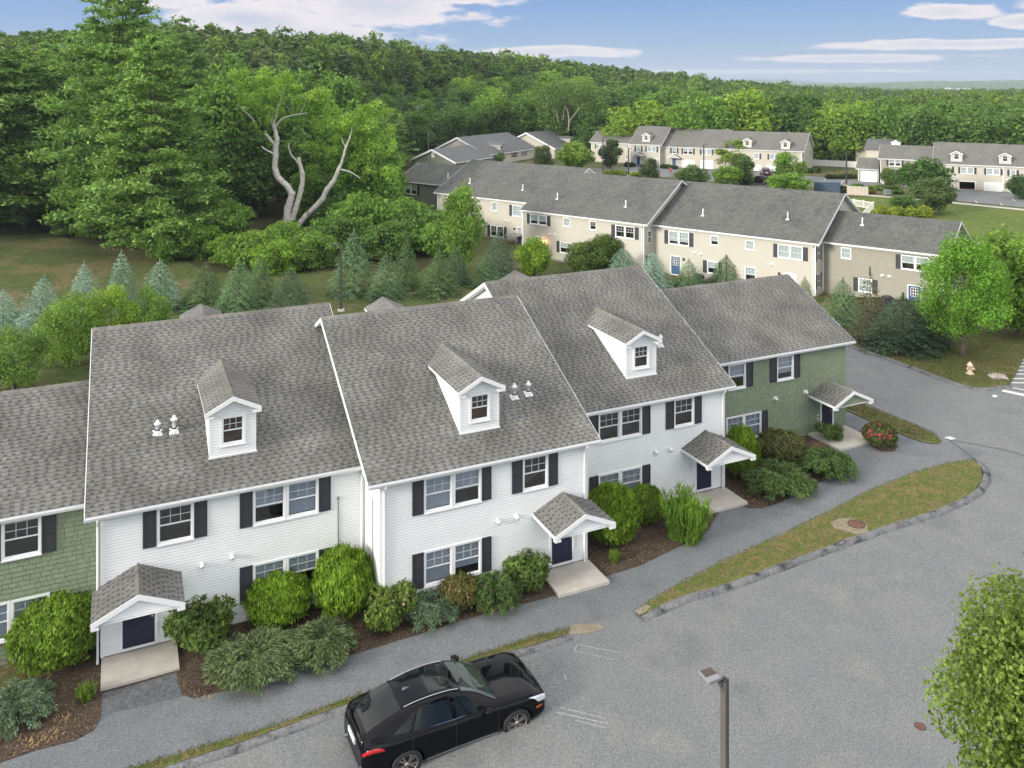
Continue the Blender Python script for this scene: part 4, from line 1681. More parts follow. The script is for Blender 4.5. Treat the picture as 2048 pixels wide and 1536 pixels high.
downspout(H1[0], H1[1], -1.32, H1[2], .0, E1 - .1, 2.342)
downspout(H1[0], H1[1], 7.93, H1[2], .0, E1 - .1, 2.342)
mb = MB()
mb.tube([(7.02, H1[2] - .04, 3.95), (7.02, H1[2] - .04, .4)], .022, 6)
mb.box(6.98, 7.06, H1[2] - .09, H1[2] - .01, 3.95, 4.05)
hb(mb, 'conduit', M['metal_grey'], H1[0], H1[1])
# H2: white house that stands forward in the middle
E2 = 5.352
w2 = pair(9.76, 12.11, E2 - .22, [(9.31, 9.755), (12.115, 12.52)], b=('full', 'upper')) + one(13.87, 15.01, E2 - .22, [(13.41, 13.865), (15.015, 15.44)]) + \
    pair(9.76, 12.11, E2 - 2.99, [(9.31, 9.755), (12.115, 12.52)], b=('full', 'most'))
H2 = near_house('2', 7.586, 17.298, .2158, E2, 8.113, .31, 'siding_white', 'white clapboard townhouse that stands furthest forward, in the middle of the near row', w2,
                (15.17, 16.12, .57), (15.65, 1.32, -1.50, 3.406, .45), 0, [(ROW.a_at(995, .45), ROW.z_at(995, 1042, .4)), (ROW.a_at(1032, .45), ROW.z_at(1032, 1033, .4))],
                aw=(8.086, 16.80), dorm=(12.50, 1.5566, 8.264), bdorm=(12.50, 7.2, 8.2), vents=[(1029, 796, .44), (1057, 789, .40)], side='lr')
downspout(H2[0], H2[1], 8.22, H2[2], .31, E2 - .1, .2158)
downspout(H2[0], H2[1], 16.66, H2[2], .31, E2 - .1, .2158)
mb = MB()
mb.tube([(8.04, 1.3, 4.3), (8.04, 1.3, 1.6)], .02, 6)
hb(mb, 'conduit', M['metal_grey'], H2[0], H2[1])
text_on(H2[0], H2[1], '5', 14.86, 2.28, H2[2] - .02, .13, 'metal_dark')
# H3: white house set back right of it
E3 = 5.331
w3 = pair(18.93, 21.25, E3 - .22, [(18.47, 18.925), (21.255, 21.70)], b=('none', 'none')) + one(23.03, 24.19, E3 - .22, [(22.57, 23.025), (24.195, 24.61)]) + \
    pair(18.93, 21.25, E3 - 2.99, [(18.47, 18.925), (21.255, 21.70)], b=('upper', 'full'))
H3 = near_house('3', 16.774, 26.484, 2.936, E3, 8.2905, .31, 'siding_white', 'white clapboard townhouse with one dormer, next to the green shingled end house', w3,
                (24.33, 25.20, .57), (24.82, 1.36, 1.16, 3.338, .457), 0, [(ROW.a_at(1310, 3.18), ROW.z_at(1310, 904, 3.1)), (ROW.a_at(1339, 3.18), ROW.z_at(1339, 899, 3.1))],
                aw=(17.22, 25.98), dorm=(21.938, 4.2617, 8.237), bdorm=(21.9, 7.3, 8.2), vents=[(1321, 692, .40)], side='lr')
downspout(H3[0], H3[1], 25.84, H3[2], .31, E3 - .1, 2.936)
text_on(H3[0], H3[1], '6', ROW.a_at(1381.3, 3.17), ROW.z_at(1381.3, 928.7, 3.17), H3[2] - .02, .15, 'metal_dark')
text_on(H3[0], H3[1], '7', ROW.a_at(1381.3, 3.17), ROW.z_at(1381.3, 937.0, 3.17), H3[2] - .02, .15, 'metal_dark')
# H4: green end house
E4 = 5.42
w4 = one(28.36, 29.51, E4 - .22, [(27.9, 28.355), (29.515, 29.98)], b='upper') + one(31.62, 32.80, E4 - .22, [(31.15, 31.615), (32.805, 33.24)], b='most') + pair(28.22, 30.56, E4 - 2.99, [None, (30.565, 30.98)], b=('full', 'full'))
H4 = near_house('4', 25.99, 37.093, 5.6015, E4, 5.269, .42, 'shake_green', 'green shingled end house by the drive, right end of the near row', w4,
                (34.82, 35.62, .67), (35.24, 1.37, 3.88, 3.406, .46), 0, [(ROW.a_at(1550, 5.84), ROW.z_at(1550, 797, 5.8)), (ROW.a_at(1610, 5.84), ROW.z_at(1610, 784, 5.8))],
                aw=(25.99, 36.593), shake=True, side='r', rake='r', gut=(25.99, 37.1))
mb = MB()
mb.tube([(33.93, H4[2] - .035, 4.0), (33.93, H4[2] - .035, .7)], .018, 6)
mb.box(33.89, 33.97, H4[2] - .08, H4[2] - .01, 4.0, 4.1)
hb(mb, 'conduit', M['shake_green'], H4[0], H4[1])
mb = MB()
for v in (830, 837):
    zz = ROW.z_at(1634, v, 5.84)
    mb.box(34.5, 34.6, H4[2] - .05, H4[2] - .021, zz - .05, zz + .05)
hb(mb, 'doorbell_plate', M['paintline'], H4[0], H4[1])
# H0: green house at the left edge
E0 = 5.12
w0 = one(-4.33, -3.11, E0 - .22, [(-4.8, -4.335), (-3.105, -2.65)], b='none') + pair(-5.24, -2.85, E0 - 2.99, [(-5.7, -5.245), (-2.845, -2.37)], b=('full', 'full'))
H0 = near_house('0', -13.0, -1.22, 3.62, E0, 5.27, 0.0, 'shake_green', 'green shingled house cut off by the left edge of the picture', w0, None, None, 0, [], aw=(-12.5, -1.23), shake=True, side='', rake='', gut=(-13, -1.75))

# entrance slabs
for i, (a0, a1, y0, y1, zb) in enumerate([(-1.2, 1.22, .95, 2.56, .0), (14.62, 16.85, -1.28, .44, .31), (23.65, 25.98, 1.45, 3.16, .31), (33.85, 36.55, 3.55, 5.82, .42)]):
    lab = ['in front of the door of the left white house', 'in front of the middle house with number 5', 'in front of the third white house, beside the clipped columnar shrub', 'with a raised edge, in front of the green end house'][i]
    top = .12 if i < 3 else .24
    mb = MB()
    mb.box(a0, a1, y0, y1, zb - .2, zb + top)
    hb(mb, 'doorstep_slab', M['concrete'], None, (a0, y0, zb))
    o = bpy.context.scene.objects[-1] if False else [q for q in COL.objects if q.name.startswith('doorstep_slab')][-1]
    o.location = ROW.w(a0, y0, zb)
    o.rotation_euler = (0, 0, PHI)
    tag(o, 'pale concrete doorstep slab ' + lab, 'doorstep')

# ------------------------------------------------------------------ row behind (weathered roofs, cream siding)
FB = Frame(13.231, 95.771, -.672)
ZB = -.9


def pxwins(fr, yw, lst, near=False):
    """(u0, u1, v_top_at_u0, v_bottom_at_u0, [shutter px], blind)"""
    out = []
    for w in lst:
        u0, u1, vt, vb = w[:4]
        sh = w[4] if len(w) > 4 else []
        b = w[5] if len(w) > 5 else 'upper'
        n = w[6] if len(w) > 6 else 1
        a0, a1 = fr.a_at(u0, yw), fr.a_at(u1, yw)
        zt, zb_ = fr.z_at(u0, vt, yw), fr.z_at(u0, vb, yw)
        S = [(fr.a_at(p, yw), fr.a_at(q, yw)) for p, q in sh]
        if n == 2:
            m = (a0 + a1) / 2
            L_ = [s for s in S if s[0] < m]
            R_ = [s for s in S if s[0] >= m]
            out.append((a0, m - .003, zb_, zt, dict(blind=b, sh=L_, cas=.09)))
            out.append((m + .003, a1, zb_, zt, dict(blind=b, sh=R_, cas=.09)))
        else:
            out.append((a0, a1, zb_, zt, dict(blind=b, sh=S, cas=.09)))
    return out


def far_house(fr, key, a0, a1, ye, ze, d, zb, sid, label, wl, aw=(None, None), side='', rake='', db=None, roofmat='roof_b', corner='trim', gut=(None, None), cat='townhouse', hole=None):
    yw = ye + .24
    hl = [(fr.a_at(hole[0], yw), fr.a_at(hole[1], yw), zb, fr.z_at(hole[0], hole[2], yw))] if hole else []
    wins = pxwins(fr, yw, wl)
    r = house(fr, a0, a1, ye, ze, d, zb, sid, label, near=False, aw0=aw[0], aw1=aw[1], wins=wins, roofmat=roofmat, side=side, rake=rake, corner=corner, expo=.16, db=db, gut=gut, cat=cat, holes=hl)
    return r


def px_door(fr, r, u0, u1, vt, vb, mat='blue_door', lite=True):
    root, roof, off, yw, _ = r
    a0, a1 = fr.a_at(u0, yw), fr.a_at(u1, yw)
    return door(root, off, a0, a1, fr.z_at(u0, vb, yw), fr.z_at(u0, vt, yw), yw - .03, mat, lite, near=False)


def px_vent(fr, r, u, v, ye, ze, h=.75):
    a, y, z = fr.on_roof(u, v, ye, ze)
    roof_vent(r[0], r[2], a, y, z, h, .06, far=True)


def px_hood(fr, r, u, v, s=.16):
    root, roof, off, yw, _ = r
    wall_hood(root, off, fr.a_at(u, yw), fr.z_at(u, v, yw), yw, s)


def side_window(r, x, y0, y1, z0, z1, sh=True, sg=1):
    """window in the gable wall at x"""
    root, off = r[0], r[2]
    mb = MB()
    c = .09
    X0, X1 = sorted((x, x + sg * .05))
    for p0, p1, q0, q1 in ((y0, y0 + c, z0, z1), (y1 - c, y1, z0, z1), (y0 + c, y1 - c, z0, z0 + c), (y0 + c, y1 - c, z1 - c, z1), (y0 + c, y1 - c, (z0 + z1) / 2 - .03, (z0 + z1) / 2 + .03)):
        mb.box(X0, X1, p0, p1, q0, q1)
    w = hb(mb, 'window', M['trim'], root, off)
    for q0, q1 in ((z0 + c, (z0 + z1) / 2 - .03), ((z0 + z1) / 2 + .03, z1 - c)):
        mb = MB()
        Xa, Xb = sorted((x + sg * .021, x + sg * .03))
        mb.box(Xa, Xb, y0 + c, y1 - c, q0, q1)
        hb(mb, 'pane', M['pane_dark'], w, off)
    if sh:
        for p0, p1 in ((y0 - .38, y0 - .01), (y1 + .01, y1 + .38)):
            mb = MB()
            Xa, Xb = sorted((x + sg * .02, x + sg * .055))
            mb.box(Xa, Xb, p0, p1, z0, z1)
            hb(mb, 'shutter', M['shutter'], root, off)


M['pane_dark'] = mat_plain('dark_window_pane', (.02, .025, .03), .08, spec=.8)

B4 = far_house(FB, 'b4', 2.77, 21.116, 0, 4.33, 8.168, ZB, 'siding_cream', 'cream house with blue back door, next to the tan end house',
               [(1337.3, 1378.5, 460, 488, [(1329.3, 1336.5), (1379, 1387)], 'most', 2), (1421, 1438, 469.8, 490, [], 'upper'), (1491, 1509.6, 479, 499, [], 'full'),
                (1555.5, 1606, 487.5, 515, [(1547, 1555.2), (1606.5, 1616)], 'full', 2), (1414.6, 1436.7, 520.5, 546, [(1406.4, 1414.2), (1437, 1444)], 'upper'), (1489.5, 1512.5, 531.6, 562, [], 'upper')],
               aw=(2.76, 20.7), side='r', rake='r', gut=(2.8, 21.1))
px_door(FB, B4, 1343, 1360.5, 512, 547.5)
px_door(FB, B4, 1569, 1592, 546, 590, 'white', False)
for u, v in ((1389, 506), (1402, 508.7), (1543, 528.8)):
    px_hood(FB, B4, u, v)
for u, v in ((1405.9, 431), (1575.5, 438.5)):
    px_vent(FB, B4, u, v, 0, 4.33)
downspout(B4[0], B4[2], 20.5, B4[3], ZB, 4.2, 0)
side_window(B4, 20.7, .62, 1.45, 2.5, 3.95)
side_window(B4, 20.7, .62, 1.45, -.15, 1.25)
B3 = far_house(FB, 'b3', -14.243, 3.25, -1.878, 4.598, 8.166, ZB, 'siding_cream', 'cream house with a glowing lamp beside its back door',
               [(1060.2, 1094.3, 427, 447.5, [(1054.6, 1060), (1094.6, 1100.9)], 'most', 2), (1127.3, 1141.2, 434.5, 452.5, [], 'full'), (1179.3, 1193.3, 441, 459.5, [], 'none'),
                (1230.9, 1269.5, 449, 474, [(1223.3, 1230.6), (1269.8, 1277.6)], 'none', 2), (1120, 1142, 482, 505, [(1113.8, 1119.8)], 'upper')],
               aw=(-13.96, 2.75), side='r', rake='r', gut=(-14.2, 3.25))
px_door(FB, B3, 1072, 1085, 473, 503)
for u, v in ((1100.6, 467.8), (1110.5, 469)):
    px_hood(FB, B3, u, v)
for u, v in ((1114.9, 398), (1251.6, 413.5)):
    px_vent(FB, B3, u, v, -1.878, 4.598)
downspout(B3[0], B3[2], -13.8, B3[3], ZB, 4.5, -1.878)
downspout(B3[0], B3[2], 2.55, B3[3], ZB, 4.5, -1.878)
side_window(B3, 2.75, -.9, -.1, 2.35, 3.75, sh=False)
side_window(B3, 2.75, -.9, -.1, -.3, 1.1)
B2 = far_house(FB, 'b2', -34.88, -13.97, 4.655, 4.38, 8.26, ZB, 'siding_cream', 'cream house half hidden by a bright green tree',
               [(983.8, 995.2, 403.5, 421.5, [], 'full'), (1024.7, 1043.5, 409.5, 432, [(1019.3, 1024.4)], 'full', 1), (981, 1008, 449.5, 472, [(975.5, 980.7), (1008.5, 1013.5)], 'none', 2),
                (899, 921, 398, 419, [(893.5, 898.7), (921.5, 926.5)], 'full', 2), (899, 921, 436, 458, [(893.5, 898.7), (921.5, 926.5)], 'full', 2)],
               aw=(-34.32, -13.98), side='l', rake='lr', gut=(-34.88, -14.0))
px_door(FB, B2, 1036, 1043, 455, 486)
for u, v in ((1010, 441), (1018.5, 442)):
    px_hood(FB, B2, u, v)
for u, v in ((940, 366.5), (1045.7, 380)):
    px_vent(FB, B2, u, v, 4.655, 4.38)
downspout(B2[0], B2[2], -34.15, B2[3], ZB, 4.3, 4.655)
mb = MB()
da = FB.a_at(1018, 3.8)
db_ = FB.a_at(1041, 3.8)
mb.box(da, db_, 2.9, 4.85, .05, .2)
for x in (da + .1, db_ - .1):
    mb.box(x - .06, x + .06, 2.95, 3.07, -.95, .05)
hb(mb, 'deck', M['metal_grey'], B2[0], B2[2])
B1 = far_house(FB, 'b1', -49.977, -34.33, 11.765, 4.348, 5.175, ZB, 'siding_sage', 'sage green house at the far left end of the weathered row',
               [(809.8, 834.2, 367.5, 387.5, [(805.5, 809.6), (834.4, 839)], 'upper', 2), (857, 872, 432, 448, [], 'full', 1)],
               aw=(-49.55, -34.34), side='l', rake='l', gut=(-49.9, -34.9))
px_vent(FB, B1, 896, 355.5, 11.765, 4.348)
downspout(B1[0], B1[2], -49.4, B1[3], ZB, 4.3, 11.765)
B5 = far_house(FB, 'b5', 20.71, 32.204, 2.075, 4.233, 5.024, ZB, 'siding_tan', 'tan shingled end house with a slate blue back door, right end of the weathered row',
               [(1682, 1703, 493.5, 516.5, [], 'full'), (1802, 1860, 508.5, 538, [(1791.7, 1801.7)], 'upper', 2), (1716.7, 1744.6, 554.6, 583, [(1707, 1716.4), (1745, 1755)], 'full')],
               aw=(20.72, 31.7), side='r', rake='r', gut=(20.72, 32.2))
px_door(FB, B5, 1817, 1841, 570.5, 613)
for u, v in ((1764.8, 551), (1778.9, 553)):
    px_hood(FB, B5, u, v)
px_vent(FB, B5, 1724.7, 450, 2.075, 4.233)
# lit lamp beside a back door, black wall lamps beside the others
M['lamp_glow'] = mat_plain('lamp_glow', (1, .5, .15))
_n = M['lamp_glow'].node_tree.nodes['Principled BSDF']
_n.inputs['Emission Color'].default_value = (1, .42, .10, 1)
_n.inputs['Emission Strength'].default_value = 6
for r, u, v, lit in ((B3, 1088.5, 482.5, True), (B4, 1368, 518.5, False), (B4, 1558.8, 547, False), (B2, 1029.5, 457.5, False)):
    root, roof, off, yw, _ = r
    a, z = FB.a_at(u, yw), FB.z_at(u, v, yw)
    mb = MB()
    mb.box(a - .07, a + .07, yw - .05, yw - .002, z - .1, z + .12)
    mb.lathe([(0, z + .16), (.13, z + .10), (.12, z + .07)], 8, (a, yw - .16))
    mb.box(a - .03, a + .03, yw - .16, yw - .04, z + .10, z + .14)
    lm = hb(mb, 'wall_lamp', M['metal_dark'], root, off)
    mb = MB()
    mb.lathe([(.09, z + .08), (.10, z - .05), (.06, z - .13), (0, z - .14)], 8, (a, yw - .16))
    hb(mb, 'lamp_glass', M['lamp_glow'] if lit else M['metal_dark'], lm, off)
    if lit:
        ld = bpy.data.lights.new('lamp_light', 'POINT')
        ld.energy = 10
        ld.color = (1, .55, .22)
        ld.shadow_soft_size = .1
        lo = bpy.data.objects.new('lamp_light', ld)
        COL.objects.link(lo)
        lo.parent = root
        lo.location = (a - off[0], yw - .42 - off[1], z - off[2])

# ------------------------------------------------------------------ two garage rows further off
FC = Frame(64.642, 197.134, -.494)
FD = Frame(85.248, 167.038, -.501)


def garage(fr, r, u0, u1, vt, vb, opened=False):
    root, roof, off, yw, _ = r
    a0, a1 = fr.a_at(u0, yw), fr.a_at(u1, yw)
    z1, z0 = fr.z_at(u0, vt, yw), fr.z_at(u0, vb, yw)
    z0 = ZB + .02
    mb = MB()
    c = .14
    mb.box(a0 - c, a0, yw - .06, yw + .04, z0, z1 + c)
    mb.box(a1, a1 + c, yw - .06, yw + .04, z0, z1 + c)
    mb.box(a0, a1, yw - .06, yw + .04, z1, z1 + c)
    f = hb(mb, 'garage_door', M['trim'], root, off)
    if not opened:
        for k in range(4):
            mb = MB()
            q0, q1 = z0 + (z1 - z0) * k / 4, z0 + (z1 - z0) * (k + 1) / 4 - .03
            mb.box(a0, a1, yw - .04, yw - .02, q0, q1)
            hb(mb, 'door_panel', M['white'], f, off)
    else:
        mb = MB()
        x0, x1, y0, y1 = a0, a1, yw + .02, yw + 5
        for q in (((x0, y1, z0), (x1, y1, z0), (x1, y1, z1), (x0, y1, z1)), ((x0, y0, z0), (x0, y1, z0), (x0, y1, z1), (x0, y0, z1)),
                  ((x1, y1, z0), (x1, y0, z0), (x1, y0, z1), (x1, y1, z1)), ((x0, y0, z0), (x1, y0, z0), (x1, y1, z0), (x0, y1, z0)), ((x0, y1, z1), (x1, y1, z1), (x1, y0, z1), (x0, y0, z1))):
            mb.quad(*q)
        mb.box(x0 + .2, x0 + 1.4, y1 - 1.4, y1 - .4, z0, z0 + 1.1)
        hb(mb, 'garage_interior', M['brown_room'], f, off)
    return a0, a1, z0, z1


def far_dormer(fr, r, u, v, ye, ze, vb, hw=.95, zr=None):
    """dormer with its roof peak at (u, v) and the foot of its face at (u, vb)"""
    root, roof, off, yw, rnd = r
    yf = fr.on_roof(u, vb, ye, ze)[1]
    a = fr.a_at(u, yf - .25)
    z = fr.z_at(u, v, yf - .25)
    zb_ = ze + .5 * (yf - ye)
    dormer(root, off, None, fr, a, hw, yf, z, ye, ze, zb_, 'siding_cream2', near=False, roofmat='roof_c', win=(1.0, 1.2, (z - zb_) * .16))


def far_canopy(fr, r, u0, u1, vt):
    root, roof, off, yw, rnd = r
    a0, a1 = fr.a_at(u0, yw - 1.6), fr.a_at(u1, yw - 1.6)
    a = (a0 + a1) / 2
    zr = fr.z_at((u0 + u1) / 2, vt, yw - 1.6)
    canopy(root, off, None, a, (a1 - a0) / 2, yw - 1.6, yw, zr, .5, 'siding_cream2', rnd, roofmat='roof_c')


C0 = far_house(FC, 'c0', -52.325, FC.a_at(1262, 3.8), 3.788, 4.249, 5.447, ZB, 'siding_cream2', 'low cream house at the left end of the garage row, behind the dark round tree',
               [(1193, 1206, 288.5, 297.5, [(1190, 1193), (1206, 1208.5)], 'full', 2), (1251, 1257.5, 288.7, 298.5, [], 'full'), (1251, 1257.5, 310, 319.5, [], 'full')], aw=(-51.8, FC.a_at(1262, 3.8)), side='l', rake='l', roofmat='roof_c')
_a0, _a1, _ze = FC.a_at(1256.4, -1.7), FC.a_at(1322.4, -1.7), FC.z_at(1322.4, 290.3, -1.7)
C1 = far_house(FC, 'c1', _a0, _a1, -1.7, _ze, 8.4, ZB, 'siding_cream2', 'cream house with a single dormer over its blue door, second in the garage row',
               [(1272.7, 1281.5, 291.5, 303, [(1269, 1272.4), (1282, 1285)], 'full'), (1294, 1312.6, 292.5, 303.8, [(1290.5, 1293.7), (1313, 1316.5)], 'full', 2)], aw=(_a0 + .4, _a1 - .45), side='lr', rake='lr', roofmat='roof_c')
far_dormer(FC, C1, 1291.5, 265.8, -1.7, _ze, 283.3)
far_canopy(FC, C1, 1265, 1285, 305.3)
px_door(FC, C1, 1273.5, 1280.5, 314, 331.5, lite=False)
garage(FC, C1, 1300, 1315, 317, 336)
side_window(C1, _a1 - .45, -.9, .1, 2.3, 3.7, sh=False)
C2 = far_house(FC, 'c2', _a1 - .6, -15.6, 0, 4.098, 8.3, ZB, 'siding_cream2', 'cream house with two white garage doors, behind the stop sign',
               [(1344, 1353.4, 295.2, 306.8, [(1340.3, 1343.7), (1353.8, 1357)], 'most'), (1366.6, 1385.7, 296.5, 308.5, [(1363, 1366.3), (1386, 1389.5)], 'upper', 2),
                (1403.5, 1423, 298.2, 309.5, [(1399.7, 1403.2), (1423.3, 1426.5)], 'full', 2), (1446, 1462, 300.5, 312, [(1442.5, 1445.7)], 'full', 2)], aw=(_a1 - .44, -15.6), side='', rake='', roofmat='roof_c')
far_canopy(FC, C2, 1335.5, 1358, 309.3)
px_door(FC, C2, 1344.5, 1352, 318, 334.5, lite=False)
garage(FC, C2, 1364.7, 1388, 320, 338)
garage(FC, C2, 1402, 1425.5, 321.5, 341)
C3 = far_house(FC, 'c3', -15.6, 2.725, 0.35, 4.098, 7.85, ZB, 'siding_cream2', 'cream house with two dormers and a parked dark car, right end of the garage row',
               [(1508, 1518, 306.5, 318, [(1519, 1522.5)], 'full'), (1538.8, 1560, 308, 320, [(1535, 1538.5), (1560.5, 1564)], 'full', 2), (1580, 1594, 311, 323, [(1576.5, 1579.7)], 'full', 2)], aw=(-15.6, 2.2), side='r', rake='r', roofmat='roof_c')
far_dormer(FC, C3, 1494, 276.3, .35, 4.098, 294)
far_dormer(FC, C3, 1570.3, 279.6, .35, 4.098, 297.9)
garage(FC, C3, 1500, 1521, 330, 346)
garage(FC, C3, 1534, 1556, 331, 350)
side_window(C3, 2.2, .9, 2.2, 2.3, 3.7, sh=False)
side_window(C3, 2.2, 11.5, 12.8, 2.3, 3.7, sh=False)

D0 = far_house(FD, 'd0', -17.385, -12.95, 5.434, 1.813, 4.195, ZB, 'siding_tan', 'low single garage wing with one white door at the left of the right hand row', [], aw=(-16.9, -12.96), side='l', rake='l', roofmat='roof_c', db=3.5, cat='garage')
garage(FD, D0, 1722.7, 1752.5, 342.5, 361)
D1 = far_house(FD, 'd1', -12.933, -2.6, 4.06, 4.249, 5.138, ZB, 'siding_tan', 'tan house beside the single garage wing, partly behind the large green tree',
               [(1777.5, 1802.4, 319, 332, [(1773, 1777), (1803, 1807)], 'upper', 2), (1783, 1800, 343, 353, [], 'full', 2)], aw=(-12.45, -2.65), side='l', rake='l', roofmat='roof_c')
D2 = far_house(FD, 'd2', -2.629, 9.5, 0, 4.021, 7.585, ZB, 'siding_cream2', 'cream house with one open and one closed garage door, right hand row',
               [(1894, 1902.5, 333, 345.5, [(1903.5, 1908)], 'full'), (1921, 1947.8, 334, 347, [(1916.5, 1920.5), (1948.5, 1953)], 'full', 2),
                (1973, 2000, 336.5, 349.5, [(1968.3, 1972.3), (2001, 2005.5)], 'full', 2)], aw=(-2.1, 9.5), side='l', rake='l', roofmat='roof_c', hole=(1918.5, 1949.8, 362.5))
D3 = far_house(FD, 'd3', 9.52, 22, 0.05, 4.021, 7.5, ZB, 'siding_cream2', 'cream house cut off by the right edge, with a blue door beneath a small gable',
               [(2020, 2032.5, 339.5, 352, [(2014.5, 2019), (2033, 2037.5)], 'full'), (2058, 2084, 342, 355, [], 'full', 2)], aw=(9.52, 21.5), side='', rake='', roofmat='roof_c')
far_dormer(FD, D2, 1913, 302, 0, 4.021, 322.3)
far_dormer(FD, D3, 2010.5, 305.8, 0.05, 4.021, 327)
garage(FD, D2, 1918.5, 1949.8, 362.5, 380, opened=True)
garage(FD, D2, 1969.5, 2002.6, 365, 386)
far_canopy(FD, D2, 1884, 1911, 352)
px_door(FD, D2, 1892.5, 1901.5, 360, 377, lite=False)
far_canopy(FD, D3, 2012.5, 2037, 353)
px_door(FD, D3, 2020, 2031.5, 364, 385, lite=False)

# ------------------------------------------------------------------ single storey row with gables (left of the garage row)
PHE = R(60.2)


def gable_house(label, u, v, z, dw, hw, ln, k, sid, name='single_storey_house', dorm=None, dlab=None, wins=()):
    """peak of the front gable seen at (u, v) at height z; hw half width, ln length of the ridge going back"""
    Y = FP * (20 - z) / (v - 165)
    X = (u - 1024) * Y / FP
    fr = Frame(X, Y, PHE - math.pi / 2)   # x axis to the right of the gable, y axis along the ridge
    g = ZB - .4
    off = (0, 0, g)
    root = empty(name, (X, Y, g), fr.phi, label, 'house')
    ze = z - k * hw
    hw2 = hw - .5
    mb = MB()
    lapped(mb, lambda q: (-hw2, hw2) if q < z - k * hw2 - .15 else (-max(0, (z - .15 - q) / k), max(0, (z - .15 - q) / k)), g, z - .15, .16, lambda s, o, q: (s, .5 - o, q))
    for sg in (-1, 1):
        lapped(mb, lambda q: (.5, ln), g, z - k * hw2 - .12, .16, lambda s, o, q, sg=sg: (sg * (hw2 + o), s, q))
    o = hb(mb, 'siding', M[sid], root, off)
    o['kind'] = 'stuff'
    mb = MB()
    th = .2
    P = [(-hw, ze), (0, z), (hw, ze), (hw, ze - th), (0, z - th), (-hw, ze - th)]
    vs = [(x, 0, q) for x, q in P] + [(x, ln, q) for x, q in P]
    mb.add(vs, [(0, 6, 7, 1), (1, 7, 8, 2)], 0)
    mb.add(vs, [(0, 1, 4, 5), (1, 2, 3, 4), (3, 9, 10, 4), (4, 10, 11, 5), (0, 5, 11, 6), (2, 8, 9, 3), (6, 11, 10, 7), (7, 10, 9, 8)], 1)
    hb(mb, 'roof', [M['roof_e'], M['trim']], root, off)
    mb = MB()
    for sg in (-1, 1):
        x1 = sg * (hw + .02)
        mb.hexa([(0, -.06, z - .42), (x1, -.06, ze - .42), (x1, -.004, ze - .42), (0, -.004, z - .42), (0, -.06, z + .03), (x1, -.06, ze + .03), (x1, -.004, ze + .03), (0, -.004, z + .03)])
    hb(mb, 'rake_board', M['trim'], root, off)
    if dorm:
        dy, dzr, dhw = dorm       # position along the ridge, on the right hand slope
        zr = z - k * dzr
        x1 = hw - 1.0
        mb = MB()
        P = [(dy - dhw, zr - .5 * dhw), (dy, zr), (dy + dhw, zr - .5 * dhw), (dy + dhw, zr - .5 * dhw - .12), (dy, zr - .12), (dy - dhw, zr - .5 * dhw - .12)]
        vs = [(x1 + .1, y, q) for y, q in P] + [(dzr, y, q) for y, q in P]
        mb.add(vs, [(0, 6, 7, 1), (1, 7, 8, 2)], 0)
        mb.add(vs, [(0, 1, 4, 5), (1, 2, 3, 4), (3, 9, 10, 4), (4, 10, 11, 5), (0, 5, 11, 6), (2, 8, 9, 3)], 1)
        dr_ = hb(mb, 'dormer', [M['roof_e'], M['trim']], root, off)
        mb = MB()
        mb.box(dzr, x1 - .3, dy - dhw + .35, dy + dhw - .35, ze - .5, zr - .5 * dhw - .05)
        mb.prism([(dy - dhw + .35, zr - .5 * dhw - .05), (dy + dhw - .35, zr - .5 * dhw - .05), (dy, zr - .13)], 0, dzr, x1 - .3)
        hb(mb, 'dormer_wall', M['siding_cream2'], dr_, off)
        mb = MB()
        mb.box(x1 - .3, x1 - .24, dy - .45, dy + .45, zr - 2.0, zr - .75)
        hb(mb, 'window_frame', M['trim'], dr_, off)
        for q0, q1 in ((zr - 1.92, zr - 1.41), (zr - 1.34, zr - .83)):
            mb = MB()
            mb.box(x1 - .239, x1 - .22, dy - .36, dy + .36, q0, q1)
            hb(mb, 'pane', M['pane_dark'], dr_, off)
    for y0, y1, q0, q1 in wins:
        mb = MB()
        mb.box(hw2 + .02, hw2 + .06, y0, y1, q0, q1)
        w = hb(mb, 'window', M['trim'], root, off)
        n = 2
        for i in range(n):
            for j in range(2):
                mb = MB()
                ya = y0 + .1 + (y1 - y0 - .15) * i / n
                qa = q0 + .1 + (q1 - q0 - .15) * j / 2
                mb.box(hw2 + .061, hw2 + .07, ya, ya + (y1 - y0 - .15) / n - .08, qa, qa + (q1 - q0 - .15) / 2 - .06)
                hb(mb, 'pane', M['pane_dark'], w, off)
        for ya in (y0 - .45, y1 + .05):
            mb = MB()
            mb.box(hw2 + .02, hw2 + .05, ya, ya + .4, q0, q1)
            hb(mb, 'shutter', M['shutter'], root, off)
    return root, off, fr


G1 = gable_house('grey roofed house with a sage green gable and small round topped vent, beside the lawn', 863.5, 298.4, 4.2, 0, 6.8, 17, .42, 'siding_sage')
mb = MB()
mb.box(-.42, .42, .44, .48, 2.2, 3.2)
mb.tube([(0, .46, 3.2), (0, .44, 3.2)], .42, 14)
hb(mb, 'gable_vent', M['trim'], G1[0], G1[1])
G2 = gable_house('long grey roof with a small dormer and cream gable, behind the sage gabled house', 913.3, 274.5, 6.0, 0, 9.2, 26, .46, 'siding_cream2', dorm=(9.5, 3.4, 1.5), wins=[(13.5, 15.6, .1, 1.5), (19, 21, .1, 1.5)])
G3 = gable_house('grey roofed house with a cream gable and two small dormers, beside the bright round tree', 1052, 264.8, 6.0, 0, 9.2, 26, .46, 'siding_cream2', dorm=(13, 3.4, 1.5))

